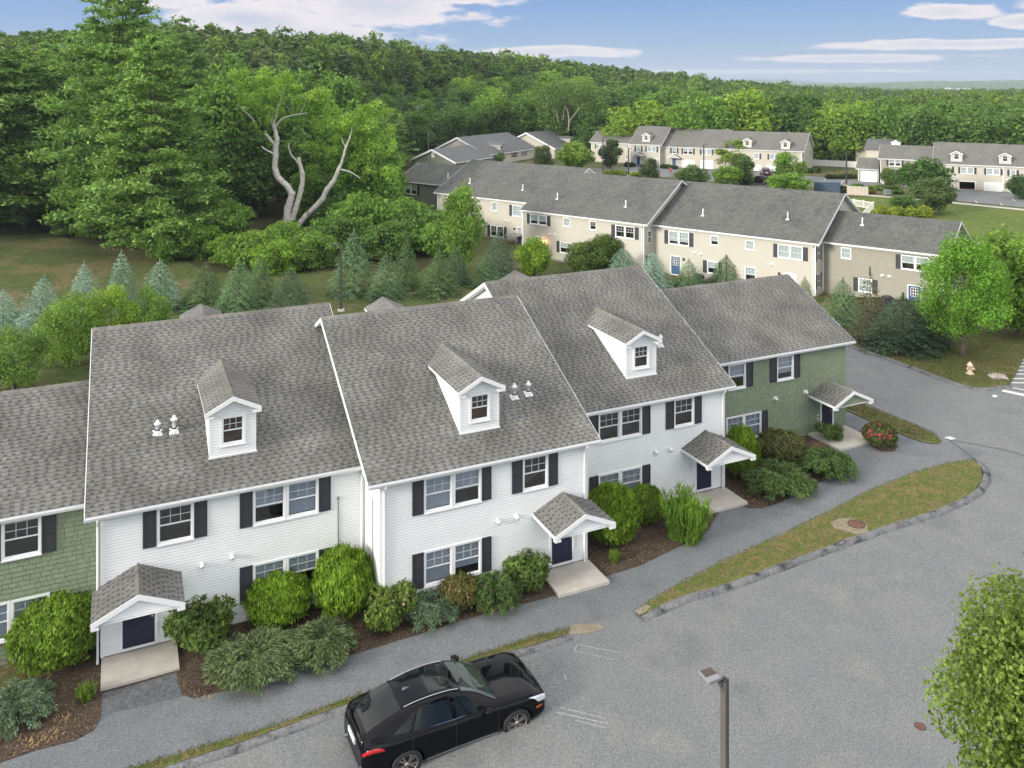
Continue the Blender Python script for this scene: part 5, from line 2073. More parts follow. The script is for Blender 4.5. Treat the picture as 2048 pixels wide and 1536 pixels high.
# ------------------------------------------------------------------ vegetation
def quads(C, Nn, ln, wd, r, droop=None):
    """leaf rhombi at centres C with normals Nn"""
    n = len(C)
    Nn = Nn / (np.linalg.norm(Nn, axis=1, keepdims=True) + 1e-9)
    T = r.normal(size=(n, 3)) if droop is None else droop + r.normal(size=(n, 3)) * .35
    T -= Nn * np.sum(T * Nn, axis=1, keepdims=True)
    T /= np.linalg.norm(T, axis=1, keepdims=True) + 1e-9
    B = np.cross(Nn, T)
    ln = np.asarray(ln).reshape(-1, 1)
    wd = np.asarray(wd).reshape(-1, 1)
    V = np.stack([C - T * ln * .5, C + B * wd * .5 - T * ln * .05, C + T * ln * .5, C - B * wd * .5 - T * ln * .05], 1)
    return V.reshape(-1, 3), np.arange(n * 4).reshape(-1, 4)


def sphere_dirs(n, r):
    d = r.normal(size=(n, 3))
    return d / np.linalg.norm(d, axis=1, keepdims=True)


def crown_mesh(name, clusters, n, leaf, seed, mat=None, flat=0.0, inner=.22):
    """clusters: (x, y, z, rx, ry, rz)"""
    r = np.random.default_rng(seed)
    cl = np.array(clusters, float)
    w = (cl[:, 3] * cl[:, 4] + cl[:, 3] * cl[:, 5] + cl[:, 4] * cl[:, 5])
    idx = r.choice(len(cl), n, p=w / w.sum())
    d = sphere_dirs(n, r)
    # lumpy radius
    ph = r.uniform(0, 6.28, (len(cl), 3))
    lump = 1 + .16 * np.sin(5 * d[:, 0] + ph[idx, 0]) * np.sin(6 * d[:, 1] + ph[idx, 1]) + .12 * np.sin(9 * d[:, 2] + ph[idx, 2])
    rad = np.where(r.random(n) < inner, r.uniform(.3, .8, n), r.normal(.96, .09, n)) * lump
    C = cl[idx, :3] + d * cl[idx, 3:] * rad[:, None]
    Nn = d * .7 + r.normal(size=(n, 3)) * .55 + np.array([0, 0, .35])
    s = leaf * r.uniform(.6, 1.35, n)
    V, Fc = quads(C, Nn, s * 1.25, s * .85, r)
    return mesh_np(name, V, Fc, [mat or M['leaf']])


def trunk_mesh(name, H, r0, limbs, seed, mat=None, lean=(0, 0), top=.8):
    r = random.Random(seed)
    mb = MB()
    pts, rad = [], []
    for i in range(7):
        t = i / 6
        pts.append((lean[0] * t + r.uniform(-.02, .02) * H * t, lean[1] * t + r.uniform(-.02, .02) * H * t, H * top * t - .1))
        rad.append(r0 * (1.25 if i == 0 else 1) * (1 - .8 * t) + .01)
    mb.tube(pts, rad, 8)
    for (x, y, z) in limbs:
        t = min(.85, max(.25, z / (H * top) * .62))
        k = t * 6
        i = int(k)
        b = Vector(pts[i]).lerp(Vector(pts[min(6, i + 1)]), k - i)
        e = Vector((x, y, z))
        m = b.lerp(e, .5) + Vector((r.uniform(-.3, .3), r.uniform(-.3, .3), -.06 * H))
        q = r0 * (1 - .8 * t) * .55
        mb.tube([b, m, e], [q, q * .6, q * .2 + .01], 6)
    return mb.mesh(name, [mat or M['bark']])


def decid_proto(seed, H, W, n, leaf, base=.22, nc=16, mat=None, r0=None, shape='round', core=.62, sr=(.20, .36)):
    r = random.Random(seed)
    cz, hz = H * (base + 1) / 2, H * (1 - base) / 2
    cl = []
    for i in range(nc):
        for _ in range(30):
            x, y, z = r.uniform(-1, 1), r.uniform(-1, 1), r.uniform(-1, 1)
            q = math.sqrt(x * x + y * y + z * z)
            if .62 < q < 1:
                break
        if shape == 'cone':
            f = 1 - .35 * (z + 1) / 2
            x, y = x * f, y * f
        s = r.uniform(*sr)
        cl.append((x * W * .76, y * W * .76, cz + z * hz * .80, W * s, W * s, hz * s * .85))
    cl.append((0, 0, cz, W * core, W * core, hz * core * 1.2))
    cm = crown_mesh('crown', cl, n, leaf, seed, mat)
    tm = trunk_mesh('trunk', H, r0 or H * .022, [(c[0] * .8, c[1] * .8, c[2]) for c in cl[:9]], seed)
    return dict(crown=cm, trunk=tm, H=H, W=W)


def pine_proto(seed, H, W, n, leaf, mat=None, base=.12, taper=1.0, pads=7, bare=0.0, gap=1.45):
    r = np.random.default_rng(seed)
    rr = random.Random(seed)
    P, Nn, D = [], [], []
    mb = MB()
    pts = [(rr.uniform(-.1, .1) * i, rr.uniform(-.1, .1) * i, H * i / 8 - .1) for i in range(9)]
    mb.tube(pts, [max(.03, H * .016 * (1 - i / 8.4)) for i in range(9)], 8)
    tiers = int(H * (1 - base) / gap)
    br = []
    for t in range(tiers):
        f = t / max(1, tiers - 1)
        z = H * (base + (1 - base) * f * .97)
        prof = (1 - f) ** (.62 * taper) * (.75 + .25 * min(1, f * 5)) + .10
        nb = rr.choice([5, 6, 7])
        a0 = rr.uniform(0, 6.28)
        for k in range(nb):
            if rr.random() < bare * (1 - f):
                continue
            a = a0 + 6.28 * k / nb + rr.uniform(-.35, .35)
            L_ = W * prof * rr.uniform(.62, 1.12)
            zt_ = z
            z = zt_ + rr.uniform(-.45, .45) * gap
            rise = rr.uniform(-.02, .22) * L_ + .10 * L_ * f
            e = (math.cos(a) * L_, math.sin(a) * L_, z + rise)
            br.append((a, L_, z, rise))
            mb.tube([(0, 0, z), (e[0] * .55, e[1] * .55, z + rise * .35), e], [H * .0042 * (1 - f) + .02, .03, .012], 5, caps=False)
            z = zt_
    tot = sum(b[1] ** 1.3 for b in br)
    for a, L_, z, rise in br:
        m = max(8, int(n * L_ ** 1.3 / tot))
        np_ = max(2, int(pads * L_ / W))
        tt = r.uniform(.28, 1.04, np_)
        side = r.uniform(-.34, .34, np_) * L_ * (1.15 - tt)
        pick = r.integers(0, np_, m)
        ps = (.13 * L_ + .28) * r.uniform(.8, 1.3, np_)
        ox, oy, oz = r.normal(0, .58, m), r.normal(0, .58, m), np.abs(r.normal(0, .62, m))
        u = tt[pick] * L_ + ox * ps[pick]
        v = side[pick] + oy * ps[pick]
        x = math.cos(a) * u - math.sin(a) * v
        y = math.sin(a) * u + math.cos(a) * v
        zz = z + rise * (tt[pick] ** 1.4) + oz * ps[pick] * .5 - .10 * (ox ** 2 + oy ** 2) * ps[pick]
        P.append(np.stack([x, y, zz], 1))
        Nn.append(np.stack([r.normal(0, .75, m), r.normal(0, .75, m), np.full(m, .75)], 1))
        D.append(np.stack([math.cos(a) + 0 * x, math.sin(a) + 0 * x, r.uniform(.1, .7, m)], 1))
    C, Nn, D = np.concatenate(P), np.concatenate(Nn), np.concatenate(D)
    s = leaf * r.uniform(.6, 1.4, len(C))
    V, Fc = quads(C, Nn, s * 1.7, s * .75, r, droop=D)
    return dict(crown=mesh_np('crown', V, Fc, [mat or M['needle']]), trunk=mb.mesh('trunk', [M['bark']]), H=H, W=W)


def spruce_proto(seed, H, W, n, leaf, mat=None, loose=0.0):
    r = np.random.default_rng(seed)
    f = 1 - np.sqrt(r.random(n))
    f = np.clip(f * 1.02, 0, 1)
    tiers = int(H / .30)
    ft = (np.floor(f * tiers) + .5) / tiers
    f = ft + r.normal(0, .16, n) / tiers
    nb = 13
    ai = r.integers(0, nb, n)
    a = (ai + .5 * (np.floor(ft * tiers) % 2)) * 2 * math.pi / nb + r.normal(0, .10, n) + ft * 9
    blen = .88 + .17 * np.sin(ai * 2.4 + ft * 37)
    rad = r.beta(3.2, 1.0, n)
    R_ = W * 1.62 * ((1 - f) ** .60 * .97 + .015) * blen * rad * (1 - loose * r.random(n))
    z = H * f + .05 * H * (1 - f) * (rad - .6) - .16 * R_ * rad + r.normal(0, .02, n) * H * .3
    C = np.stack([np.cos(a) * R_, np.sin(a) * R_, np.maximum(.03, z)], 1)
    Nn = np.stack([np.cos(a) * .45, np.sin(a) * .45, np.full(n, .8)], 1) + r.normal(size=(n, 3)) * .35
    D = np.stack([np.cos(a), np.sin(a), .25 + 0 * a], 1)
    s = leaf * r.uniform(.6, 1.35, n)
    V, Fc = quads(C, Nn, s * 1.8, s * .62, r, droop=D)
    # leader and spiky tips
    m = n // 30
    a2 = r.uniform(0, 6.28, m)
    C2 = np.stack([np.cos(a2) * .03 * W, np.sin(a2) * .03 * W, H * r.uniform(.93, 1.06, m)], 1)
    D2 = np.stack([np.cos(a2) * .5, np.sin(a2) * .5, np.ones(m)], 1)
    V2, F2 = quads(C2, np.stack([np.cos(a2), np.sin(a2), .2 + 0 * a2], 1), leaf * 1.8, leaf * .5, r, droop=D2)
    V, Fc = np.concatenate([V, V2]), np.concatenate([Fc, F2 + len(V)])
    tm = MB().tube([(0, 0, -.05), (0, 0, H * .5), (0, 0, H * .98)], [W * .06, W * .035, .01], 6).mesh('trunk', [M['bark']])
    return dict(crown=mesh_np('crown', V, Fc, [mat or M['needle']]), trunk=tm, H=H, W=W)


def shrub_proto(kind, seed, n, leaf):
    """unit shrub: radius 1, height 1 (z 0..1)"""
    r = np.random.default_rng(seed)
    if kind == 'round':
        d = sphere_dirs(n, r)
        d[:, 2] = np.abs(d[:, 2]) * np.where(r.random(n) < .25, -.8, 1)
        lump = 1 + .07 * np.sin(9 * d[:, 0] + seed) * np.sin(10 * d[:, 1]) + .06 * np.sin(14 * d[:, 2] + 7 * d[:, 0]) + .03 * np.sin(23 * d[:, 1] + 17 * d[:, 0])
        rad = np.where(r.random(n) < .14, r.uniform(.6, .9, n), r.normal(.95, .05, n)) * lump
        C = d * rad[:, None] * np.array([1, 1, .53]) + np.array([0, 0, .47])
        Nn = d * .8 + r.normal(size=(n, 3)) * .6
        D = d * .5 + np.array([0, 0, 1.0])
        ar = (1.35, .7)
    elif kind == 'juniper':
        nb = 90
        b = r.integers(0, nb, n)
        ba = r.uniform(0, 6.28, nb)
        bl = r.uniform(.55, 1.08, nb)
        bh = r.uniform(.35, 1.0, nb)
        t = r.beta(1.6, 1.0, n)
        R_ = bl[b] * t
        z = bh[b] * (np.sin(np.minimum(1, t * 1.15) * 2.3)) * .8 * (1.15 - .45 * bl[b]) + .04
        a = ba[b] + r.normal(0, .09, n) / (t + .3)
        C = np.stack([np.cos(a) * R_, np.sin(a) * R_, np.maximum(.02, z + r.normal(0, .04, n))], 1)
        Nn = r.normal(size=(n, 3)) * .5 + np.array([0, 0, .8])
        D = np.stack([np.cos(a), np.sin(a), .8 - 1.2 * t], 1)
        ar = (2.0, .5)
    elif kind == 'rhodo':
        cl = [(r.uniform(-.55, .55), r.uniform(-.55, .55), r.uniform(.35, .8)) for _ in range(15)]
        b = r.integers(0, 15, n)
        d = sphere_dirs(n, r)
        C = np.array(cl)[b] + d * np.array([.38, .38, .26]) * r.normal(.95, .12, n)[:, None]
        Nn = d * .6 + r.normal(size=(n, 3)) * .6 + np.array([0, 0, .4])
        D = d * .6 + r.normal(size=(n, 3)) * .5
        C[:, 2] = np.maximum(.03, C[:, 2])
        ar = (1.6, .7)
    else:   # grassy upright sprays
        a = r.uniform(0, 6.28, n)
        R_ = np.sqrt(r.random(n))
        h = r.uniform(.15, 1, n)
        sp = r.integers(0, 70, n)
        sa_, sr_, sh_ = r.uniform(0, 6.28, 70), np.sqrt(r.random(70)) * .8, r.uniform(.55, 1.1, 70)
        t = r.random(n)
        rr_ = sr_[sp] * (.7 + .55 * t ** 2)
        C = np.stack([np.cos(sa_[sp]) * rr_, np.sin(sa_[sp]) * rr_, t * sh_[sp] * (1.02 - .4 * sr_[sp] ** 2)], 1) + r.normal(size=(n, 3)) * .05
        C[:, 2] = np.maximum(.02, C[:, 2])
        Nn = np.stack([np.cos(a), np.sin(a), .3 + 0 * a], 1) + r.normal(size=(n, 3)) * .6
        D = np.stack([np.cos(a) * .35, np.sin(a) * .35, np.ones(n)], 1)
        ar = (2.6, .5)
    s = leaf * r.uniform(.65, 1.3, n)
    V, Fc = quads(C, Nn, s * ar[0], s * ar[1], r, droop=D)
    return mesh_np('foliage', V, Fc, [M['leaf'] if kind != 'juniper' else M['needle']])


GAIN = 1.45


def plant(name, proto, X, Y, H, W, col, label, cat='tree', group=None, rz=None, z=None, lean=None, tcol=None):
    """empty at the base; crown and trunk as its parts"""
    g = gz(X, Y) if z is None else z
    root = empty(name, (X, Y, g), random.uniform(0, 6.28) if rz is None else rz, label, cat, group)
    sx, sz = W / proto['W'], H / proto['H']
    root.scale = (sx, sx, sz)
    if lean:
        root.rotation_euler = (lean[0], lean[1], root.rotation_euler[2])
    for k in ('trunk', 'crown'):
        o = bpy.data.objects.new(k, proto[k])
        COL.objects.link(o)
        o.parent = root
        if k == 'crown':
            o.color = (col[0] * GAIN, col[1] * GAIN * 1.04, col[2] * GAIN, 1)
    return root


def px_tree(u, vb, vt, hw, dpx=0):
    """position, height, half width in metres of a tree whose base is seen at (u, vb)"""
    X, Y = gp(u, vb + dpx)
    Wm = hw * Y / FP
    Y2 = Y + Wm * .5
    X2 = (u - 1024) * Y2 / FP
    H = 20 - (vt - 165) * Y2 / FP - gz(X2, Y2)
    return X2, Y2, H, Wm


SPR = [spruce_proto(31 + i, 5, 1.6, 9500, .10) for i in range(3)]
SPR_L = spruce_proto(41, 5, 1.6, 2600, .13, loose=.35)
BLUE, BLUE2, GRN, DGRN, GB = (.190, .245, .250), (.150, .210, .185), (.076, .118, .052), (.058, .090, .055), (.098, .148, .082)
G_BLUE, G_GRN = 'blue spruces behind the near row', 'young green spruces on the back lawn'
SPL = [
    (6, 668, 583, 33, BLUE, 'silver blue spruce cut off by the left edge of the picture'),
    (76, 668, 557, 37, BLUE, 'leaning silver blue spruce behind the yellow green bushes, second from the left edge'),
    (168, 640, 527, 29, BLUE, 'small silver blue spruce with a ragged tip, third from the left edge'),
    (243, 632, 506, 30, BLUE2, 'silver green spruce with a thin tall tip, fourth from the left edge'),
    (320, 624, 522, 37, BLUE2, 'broad blue spruce at the right end of the blue group'),
    (412, 618, 530, 38, GRN, 'wide dark green spruce behind the first roof ridge, next to the blue group'),
    (478, 630, 524, 38, GB, 'grey green spruce standing close to the ridge of the left white house'),
    (520, 606, 516, 31, GRN, 'green spruce half hidden behind its grey green neighbour'),
    (580, 634, 536, 38, DGRN, 'dark blue green spruce just left of the tall lamp post'),
    (708, 592, 464, 39, GB, 'tallest spruce on the lawn, just right of the lamp post'),
    (773, 600, 510, 33, GB, 'grey green spruce above the small peaked roof, right of the tallest one'),
    (812, 578, 481, 27, GRN, 'slim green spruce behind the grey green one'),
    (879, 594, 502, 34, GRN, 'dark green spruce in front of the big bright green tree'),
    (910, 570, 493, 27, DGRN, 'dark spruce directly behind its wider twin, by the bright green tree'),
    (974, 574, 509, 26, GB, 'small grey green spruce near the small peaked roof of the third house'),
    (1246, 560, 496, 31, BLUE2, 'pale blue spruce touching the ridge of the third house, against the cream wall'),
    (1306, 580, 505, 28, BLUE, 'pale blue spruce at the right end of the third house ridge'),
    (1378, 578, 520, 24, GB, 'small spruce in front of the blue back door'),
    (1452, 570, 513, 27, GB, 'tall narrow spruce behind the green house ridge, against the cream wall'),
    (1528, 574, 520, 21, GB, 'small spruce before the tall lower window of the cream house'),
    (1610, 604, 555, 15, GRN, 'smallest thin spruce beside the corner of the cream house'),
]
for i, (u, vb, vt, hw, c, lab) in enumerate(SPL):
    X, Y, H, W = px_tree(u, vb, vt, hw)
    plant('blue_spruce' if c in (BLUE, BLUE2) else 'spruce_tree', SPR[i % 3], X, Y, H, W, c, lab, 'spruce', G_BLUE if c in (BLUE, BLUE2) else G_GRN, lean=(0, .12) if i == 1 else None)
for u, vb, vt, hw, c, lab, pr in [
    (1686, 650, 560, 34, GB, 'open branched grey green spruce left of the thin brown one, before the tan house', 2),
    (1740, 686, 543, 36, (.085, .080, .050), 'thin browning spruce with bare lower branches before the tan house', 3),
    (1806, 706, 592, 62, DGRN, 'large spreading dark blue green spruce between the brown one and the big bright tree', 0),
    (1858, 690, 574, 36, DGRN, 'dark spruce partly behind the big bright tree', 1),
    (996, 552, 466, 29, (.080, .110, .080), 'dull blue green spruce in front of the deck', 2)]:
    X, Y, H, W = px_tree(u, vb, vt, hw)
    plant('spruce_tree', SPR_L if pr == 3 else SPR[pr], X, Y, H, W, c, lab, 'spruce', G_GRN)

DEC = [decid_proto(60 + i, 10, 3.8, 7000, .36, nc=26, base=-.02) for i in range(4)]
DECN = [decid_proto(70 + i, 10, 3.9, 14000, .24, nc=34, base=.02) for i in range(2)]
LG, MG, DG, YG = (.150, .240, .036), (.110, .180, .038), (.082, .135, .034), (.190, .235, .035)
# the trees near the middle row and the far drives
TL = [
    # u, vbase, vtop, halfwidth px, colour, label
    (926, 545, 360, 50, (.125, .19, .040), 'bright green tree in front of the half hidden cream house', 0, 'maple_tree'),
    (1068, 560, 470, 42, (.145, .205, .022), 'small bright green tree with low fork in front of the lit lamp', 1, 'maple_tree'),
    (1172, 556, 478, 50, (.085, .120, .030), 'wide feathery green bush left of the pale blue spruce', 2, 'yew_bush'),
    (1210, 545, 463, 45, (.095, .135, .034), 'tall feathery green bush against the cream wall', 3, 'yew_bush'),
    (1154, 345, 278, 40, (.155, .215, .040), 'round bright green tree in front of the grey gabled houses', 1, 'maple_tree'),
    (1086, 336, 288, 25, (.085, .110, .050), 'dull green tree between two grey gables', 0, 'maple_tree'),
    (1221, 338, 276, 27, (.055, .080, .035), 'dark egg shaped tree before the low left end of the garage row', 2, 'pear_tree'),
    (1299, 360, 312, 23, (.075, .095, .040), 'small dark tree beside the stop sign', 3, 'pear_tree'),
    (940, 326, 304, 18, (.10, .15, .045), 'small green treetop showing over the long ridge', 0, 'maple_tree'),
    (1465, 340, 274, 47, (.155, .205, .030), 'large yellow green tree covering the left dormer of the right garage house', 3, 'maple_tree'),
    (1484, 372, 305, 36, (.085, .125, .045), 'mid green tree in front of the large yellow green one', 0, 'maple_tree'),
    (1382, 376, 326, 38, (.095, .14, .05), 'low wide green tree right of the stop sign', 1, 'maple_tree'),
    (1455, 378, 330, 36, (.14, .21, .035), 'bright green tree just above the long weathered ridge', 2, 'maple_tree'),
    (1578, 366, 300, 38, (.135, .21, .035), 'bright green tree covering the right end of the garage row', 3, 'maple_tree'),
    (1577, 392, 345, 52, (.145, .225, .035), 'spreading bright green tree left of the blue metal box', 0, 'maple_tree'),
    (1845, 400, 308, 55, (.060, .11, .028), 'large dark green tree before the tan house of the right row', 1, 'maple_tree'),
    (1867, 430, 353, 49, (.085, .115, .045), 'round olive green tree on the mown lawn', 2, 'pear_tree'),
    (1780, 372, 333, 21, (.09, .125, .035), 'thin young tree beside the single white garage door', 3, 'maple_tree'),
    (1806, 416, 390, 34, (.085, .15, .035), 'low bright bush left of the round olive tree', 0, 'bush'),
    (2046, 400, 345, 30, (.050, .09, .035), 'dark green tree at the right edge by the blue door', 1, 'maple_tree'),
    (1000, 330, 303, 12, (.10, .14, .05), 'small treetop by the low windows of the grey house', 2, 'maple_tree'),
]
for i, (u, vb, vt, hw, c, lab, pr, nm) in enumerate(TL):
    X, Y, H, W = px_tree(u, vb, vt, hw)
    plant(nm, DECN[i % 2] if Y < 120 else DEC[pr], X, Y, H, W, c, lab, 'bush' if 'bush' in nm else 'tree')
# big bright tree on the hydrant lawn and its neighbour
BT = decid_proto(90, 9, 4, 36000, .125, base=.08, nc=60, r0=.19, sr=(.13, .30), core=.55)
X, Y = gp(1926, 711)
plant('maple_tree', BT, X, Y, 20 - (466 - 165) * Y / FP - gz(X, Y), 3.55, (.115, .205, .032), 'big bright green tree with a pale trunk on the hydrant lawn', 'tree', rz=.6)
X, Y = gp(2036, 672)
plant('maple_tree', DECN[0], X, Y, 8.4, 3.9, (.120, .185, .030), 'bright green tree at the right edge behind the big bright one', 'tree', rz=2.6)

# foreground tree at the lower right
FT = decid_proto(95, 12.9, 3.0, 95000, .070, base=.42, nc=46, r0=.14, core=.48, sr=(.12, .30))
X, Y = (2205 - 1024) * 14.2 / FP, 14.2
plant('pear_tree', FT, X, Y, 12.6, 2.85, (.120, .155, .036), 'glossy leaved tree in the foreground cut off by the lower right corner', 'tree', z=0, rz=1.0)

# evergreen bushes behind the first house
BUSH = [decid_proto(110 + i, 5, 2.4, 22000, .095, base=-.05, nc=34, mat=M['needle']) for i in range(2)]
for u, vb, vt, hw, c, lab, b in [
    (28, 795, 642, 80, (.115, .175, .040), 'large feathery evergreen bush at the left edge above the green house roof', 0),
    (135, 745, 577, 72, (.130, .195, .036), 'feathery yellow green evergreen bush just right of the one at the left edge', 1),
    (222, 728, 560, 62, (.165, .235, .030), 'brightest yellow tipped evergreen bush behind the left white house', 0),
    (295, 716, 568, 55, (.115, .175, .036), 'dark feathery evergreen bush in front of the broad blue spruce', 1)]:
    X, Y, H, W = px_tree(u, vb, vt, hw)
    plant('evergreen_bush', BUSH[b], X, Y, H * .98, W * .95, c, lab, 'bush', 'evergreen bushes behind the left white house')

# ---- shrubs in the planting beds
PR = {'round': [shrub_proto('round', 1, 12000, .068), shrub_proto('round', 2, 12000, .068)], 'juniper': [shrub_proto('juniper', 3, 15000, .055), shrub_proto('juniper', 4, 15000, .055)],
      'rhodo': [shrub_proto('rhodo', 5, 4200, .105), shrub_proto('rhodo', 6, 4200, .105)], 'spray': [shrub_proto('spray', 7, 8000, .06)], 'azalea': [shrub_proto('round', 8, 5500, .085)]}
RC, JC, JG, HC, AC = (.115, .175, .024), (.100, .132, .062), (.068, .105, .034), (.085, .125, .034), (.105, .098, .034)
SH_L = [
    ('round', 30, 197, 1190, 1365, RC, 'large round clipped yew in front of the green house at the left edge', 'yew_shrub'),
    ('juniper', -45, 97, 1360, 1475, (.110, .155, .098), 'low grey green juniper at the left edge below the round yew', 'juniper_shrub'),
    ('rhodo', 332, 472, 1192, 1322, HC, 'broad leaved rhododendron right of the first doorstep', 'rhododendron'),
    ('round', 492, 620, 1145, 1272, (.135, .205, .022), 'smaller round bright yew under the left white house twin window', 'yew_shrub'),
    ('round', 627, 749, 1095, 1255, (.125, .190, .022), 'tall round yew at the inner corner between the left and middle white houses', 'yew_shrub'),
    ('juniper', 425, 600, 1255, 1382, JC, 'spreading grey green juniper below the smaller round yew', 'juniper_shrub'),
    ('juniper', 575, 712, 1232, 1344, JC, 'spreading juniper below the tall round yew', 'juniper_shrub'),
    ('rhodo', 725, 835, 1176, 1285, (.10, .135, .032), 'rhododendron with a few pink blooms at the left corner of the middle house', 'rhododendron'),
    ('juniper', 812, 912, 1172, 1264, (.092, .130, .085), 'blue green juniper left of the brownish azalea', 'juniper_shrub'),
    ('azalea', 876, 962, 1150, 1232, AC, 'brownish green azalea below the middle house lower window', 'azalea'),
    ('juniper', 938, 1040, 1128, 1236, JG, 'green juniper right of the brownish azalea', 'juniper_shrub'),
    ('rhodo', 1003, 1105, 1100, 1192, HC, 'open rhododendron beside the middle doorstep', 'rhododendron'),
    ('round', 1172, 1278, 968, 1108, (.118, .180, .018), 'big round yew in front of the third house lower window', 'yew_shrub'),
    ('round', 1255, 1328, 970, 1056, (.118, .165, .026), 'small round yew beside the big one', 'yew_shrub'),
    ('spray', 1313, 1425, 972, 1098, (.120, .195, .030), 'bright grassy shrub with upright sprays beside the third doorstep', 'spirea_shrub'),
    ('round', 1447, 1517, 853, 966, (.118, .172, .020), 'clipped upright yew at the right corner of the third house', 'yew_shrub'),
    ('azalea', 1513, 1612, 862, 938, (.088, .092, .036), 'olive brown azalea below the green house window', 'azalea'),
    ('juniper', 1490, 1620, 912, 1004, JG, 'spreading green juniper in front of the olive brown azalea', 'juniper_shrub'),
    ('juniper', 1600, 1712, 886, 964, (.072, .118, .036), 'green juniper with a dead brown patch, nearest the green house door', 'juniper_shrub'),
    ('rhodo', 1634, 1686, 846, 892, (.080, .120, .040), 'small open rhododendron beside the green house door', 'rhododendron'),
    ('azalea', 1727, 1792, 845, 902, (.070, .085, .030), 'rose bush covered with crimson flowers by the path', 'rose_bush'),
    ('spray', 1216, 1240, 1098, 1130, (.14, .20, .03), 'tiny bright seedling below the big round yew', 'weed'),
    ('spray', 150, 195, 1365, 1412, (.10, .14, .03), 'small yellow green weed on the mulch below the large round yew', 'weed'),
]
cnt_ = {}
for kind, u0, u1, v0, v1, c, lab, nm in SH_L:
    u = (u0 + u1) / 2
    X, Y = gp(u, v1)
    r_ = (u1 - u0) / 2 * Y / FP
    Y2 = Y + r_ * .78
    r_ = (u1 - u0) / 2 * Y2 / FP
    X2 = (u - 1024) * Y2 / FP
    g = gz(X2, Y2)
    H = 20 - (v0 - 165) * (Y2 + r_ * .25) / FP - g
    k = cnt_.get(kind, 0)
    cnt_[kind] = k + 1
    root = empty(nm, (X2, Y2, g + .02), random.uniform(0, 6.28), lab, 'shrub' if nm != 'weed' else 'weed', 'shrubs in the planting beds')
    if kind == 'juniper':
        r_ *= 1.12
    root.scale = (r_, r_, H)
    o = bpy.data.objects.new('foliage', PR[kind][k % len(PR[kind])])
    COL.objects.link(o)
    o.parent = root
    o.color = (c[0] * 1.5, c[1] * 1.5, c[2] * 1.5, 1)
    mb = MB()
    rr = random.Random(k)
    for q in range(5):
        a = rr.uniform(0, 6.28)
        mb.tube([(0, 0, 0), (.2 * math.cos(a), .2 * math.sin(a), .3), (.5 * math.cos(a), .5 * math.sin(a), .62)], [.04, .03, .015], 5)
    mb.build('stem', M['bark'], root)
    nf = {'rose_bush': (120, (.36, .012, .05), .10), 'rhododendron': (14, (.55, .28, .33), .06) if 'pink' in lab else None, 'azalea': (60, (.26, .13, .07), .06)}.get(nm)
    if nf:
        r = np.random.default_rng(k + 5)
        d = sphere_dirs(nf[0], r)
        d[:, 2] = np.abs(d[:, 2])
        for f_ in range(1):
            V, Fc = quads(d * np.array([.98, .98, .54]) * 1.02 + np.array([0, 0, .47]), d + r.normal(size=d.shape) * .3, nf[2] / r_ * r.uniform(.8, 1.6, nf[0]), nf[2] / r_ * r.uniform(.8, 1.5, nf[0]), r)
            me = mesh_np('blossom', V, Fc, [mat_plain(nm + '_bloom', nf[1], .6, noise=.3, scale=20)])
            fo = link('blossom', me, root)
            fo['kind'] = 'stuff'
# dead brown patch in the last juniper
mb = MB()
X, Y = gp(1636, 925)
rr = random.Random(4)
for q in range(70):
    a, b = rr.uniform(0, 6.28), rr.uniform(.1, .42)
    mb.tube([(0, 0, .3), (b * math.cos(a) * .6, b * math.sin(a) * .6, .75), (b * math.cos(a), b * math.sin(a), .98 + rr.uniform(-.15, .1))], [.012, .01, .004], 3, smooth=False)
o = mb.build('dead_branch_tuft', M['dead_leaf'])
o.location = (X, Y, gz(X, Y) + .02)
tag(o, 'tuft of dead reddish brown twigs sticking out of the juniper', 'dead twigs')

# dry tufts on the mulch
mb = MB()
rr = random.Random(8)
for (u, v, n_) in ((128, 1440, 30), (90, 1474, 26), (60, 1490, 16), (1494, 1000, 20), (1460, 990, 12), (1716, 868, 18), (1740, 872, 12), (395, 1396, 8)):
    X, Y = gp(u, v)
    for q in range(n_):
        x, y = X + rr.gauss(0, .22), Y + rr.gauss(0, .16)
        mb.tube([(x, y, gz(x, y)), (x + rr.uniform(-.12, .12), y + rr.uniform(-.12, .12), gz(x, y) + rr.uniform(.05, .16))], [.02, .004], 3, smooth=False)
o = mb.build('dry_tufts', M['straw'] if 'straw' in M else mat_plain('dry_straw', (.38, .25, .12), .9))
o['kind'] = 'stuff'
o['label'] = 'dry straw coloured tufts scattered on the mulch'

# ------------------------------------------------------------------ wooded hill and distance
RU = [-900, -300, 0, 330, 500, 700, 860, 1040, 1200, 1340, 1430, 1500, 1600, 1800, 2400, 3200]
RV = [40, 62, 88, 66, 78, 92, 112, 124, 142, 156, 166, 172, 180, 186, 188, 190]
RYY = [200, 220, 240, 260, 270, 285, 300, 345, 400, 470, 520, 540, 560, 600, 620, 640]
TREE_H = 15.0


def base_z(Y):
    return float(np.interp(Y, [0, 260, 1500, 3500], [-1.2, -1.2, -9, -10]))


def hill_z(X, Y):
    u = 1024 + FP * X / Y
    Yr = float(np.interp(u, RU, RYY))
    v = float(np.interp(u, RU, RV))
    top = 20 - (v - 165) * Yr / FP - TREE_H
    Ys = float(np.interp(u, [0, 600, 900, 1300, 1700], [150, 165, 215, 235, 240]))
    t = min(1, max(0, (Y - Ys) / (Yr - Ys)))
    t = t * t * (3 - 2 * t)
    b = base_z(Y)
    z = b + (max(top, b) - b) * t
    if Y > Yr + 60:
        q = min(1, (Y - Yr - 60) / 400)
        z = z + (b - z) * q * q * (3 - 2 * q)
    return z


def wood_z(X, Y):
    return max(gz(X, Y), hill_z(X, Y)) if Y < 240 else hill_z(X, Y)


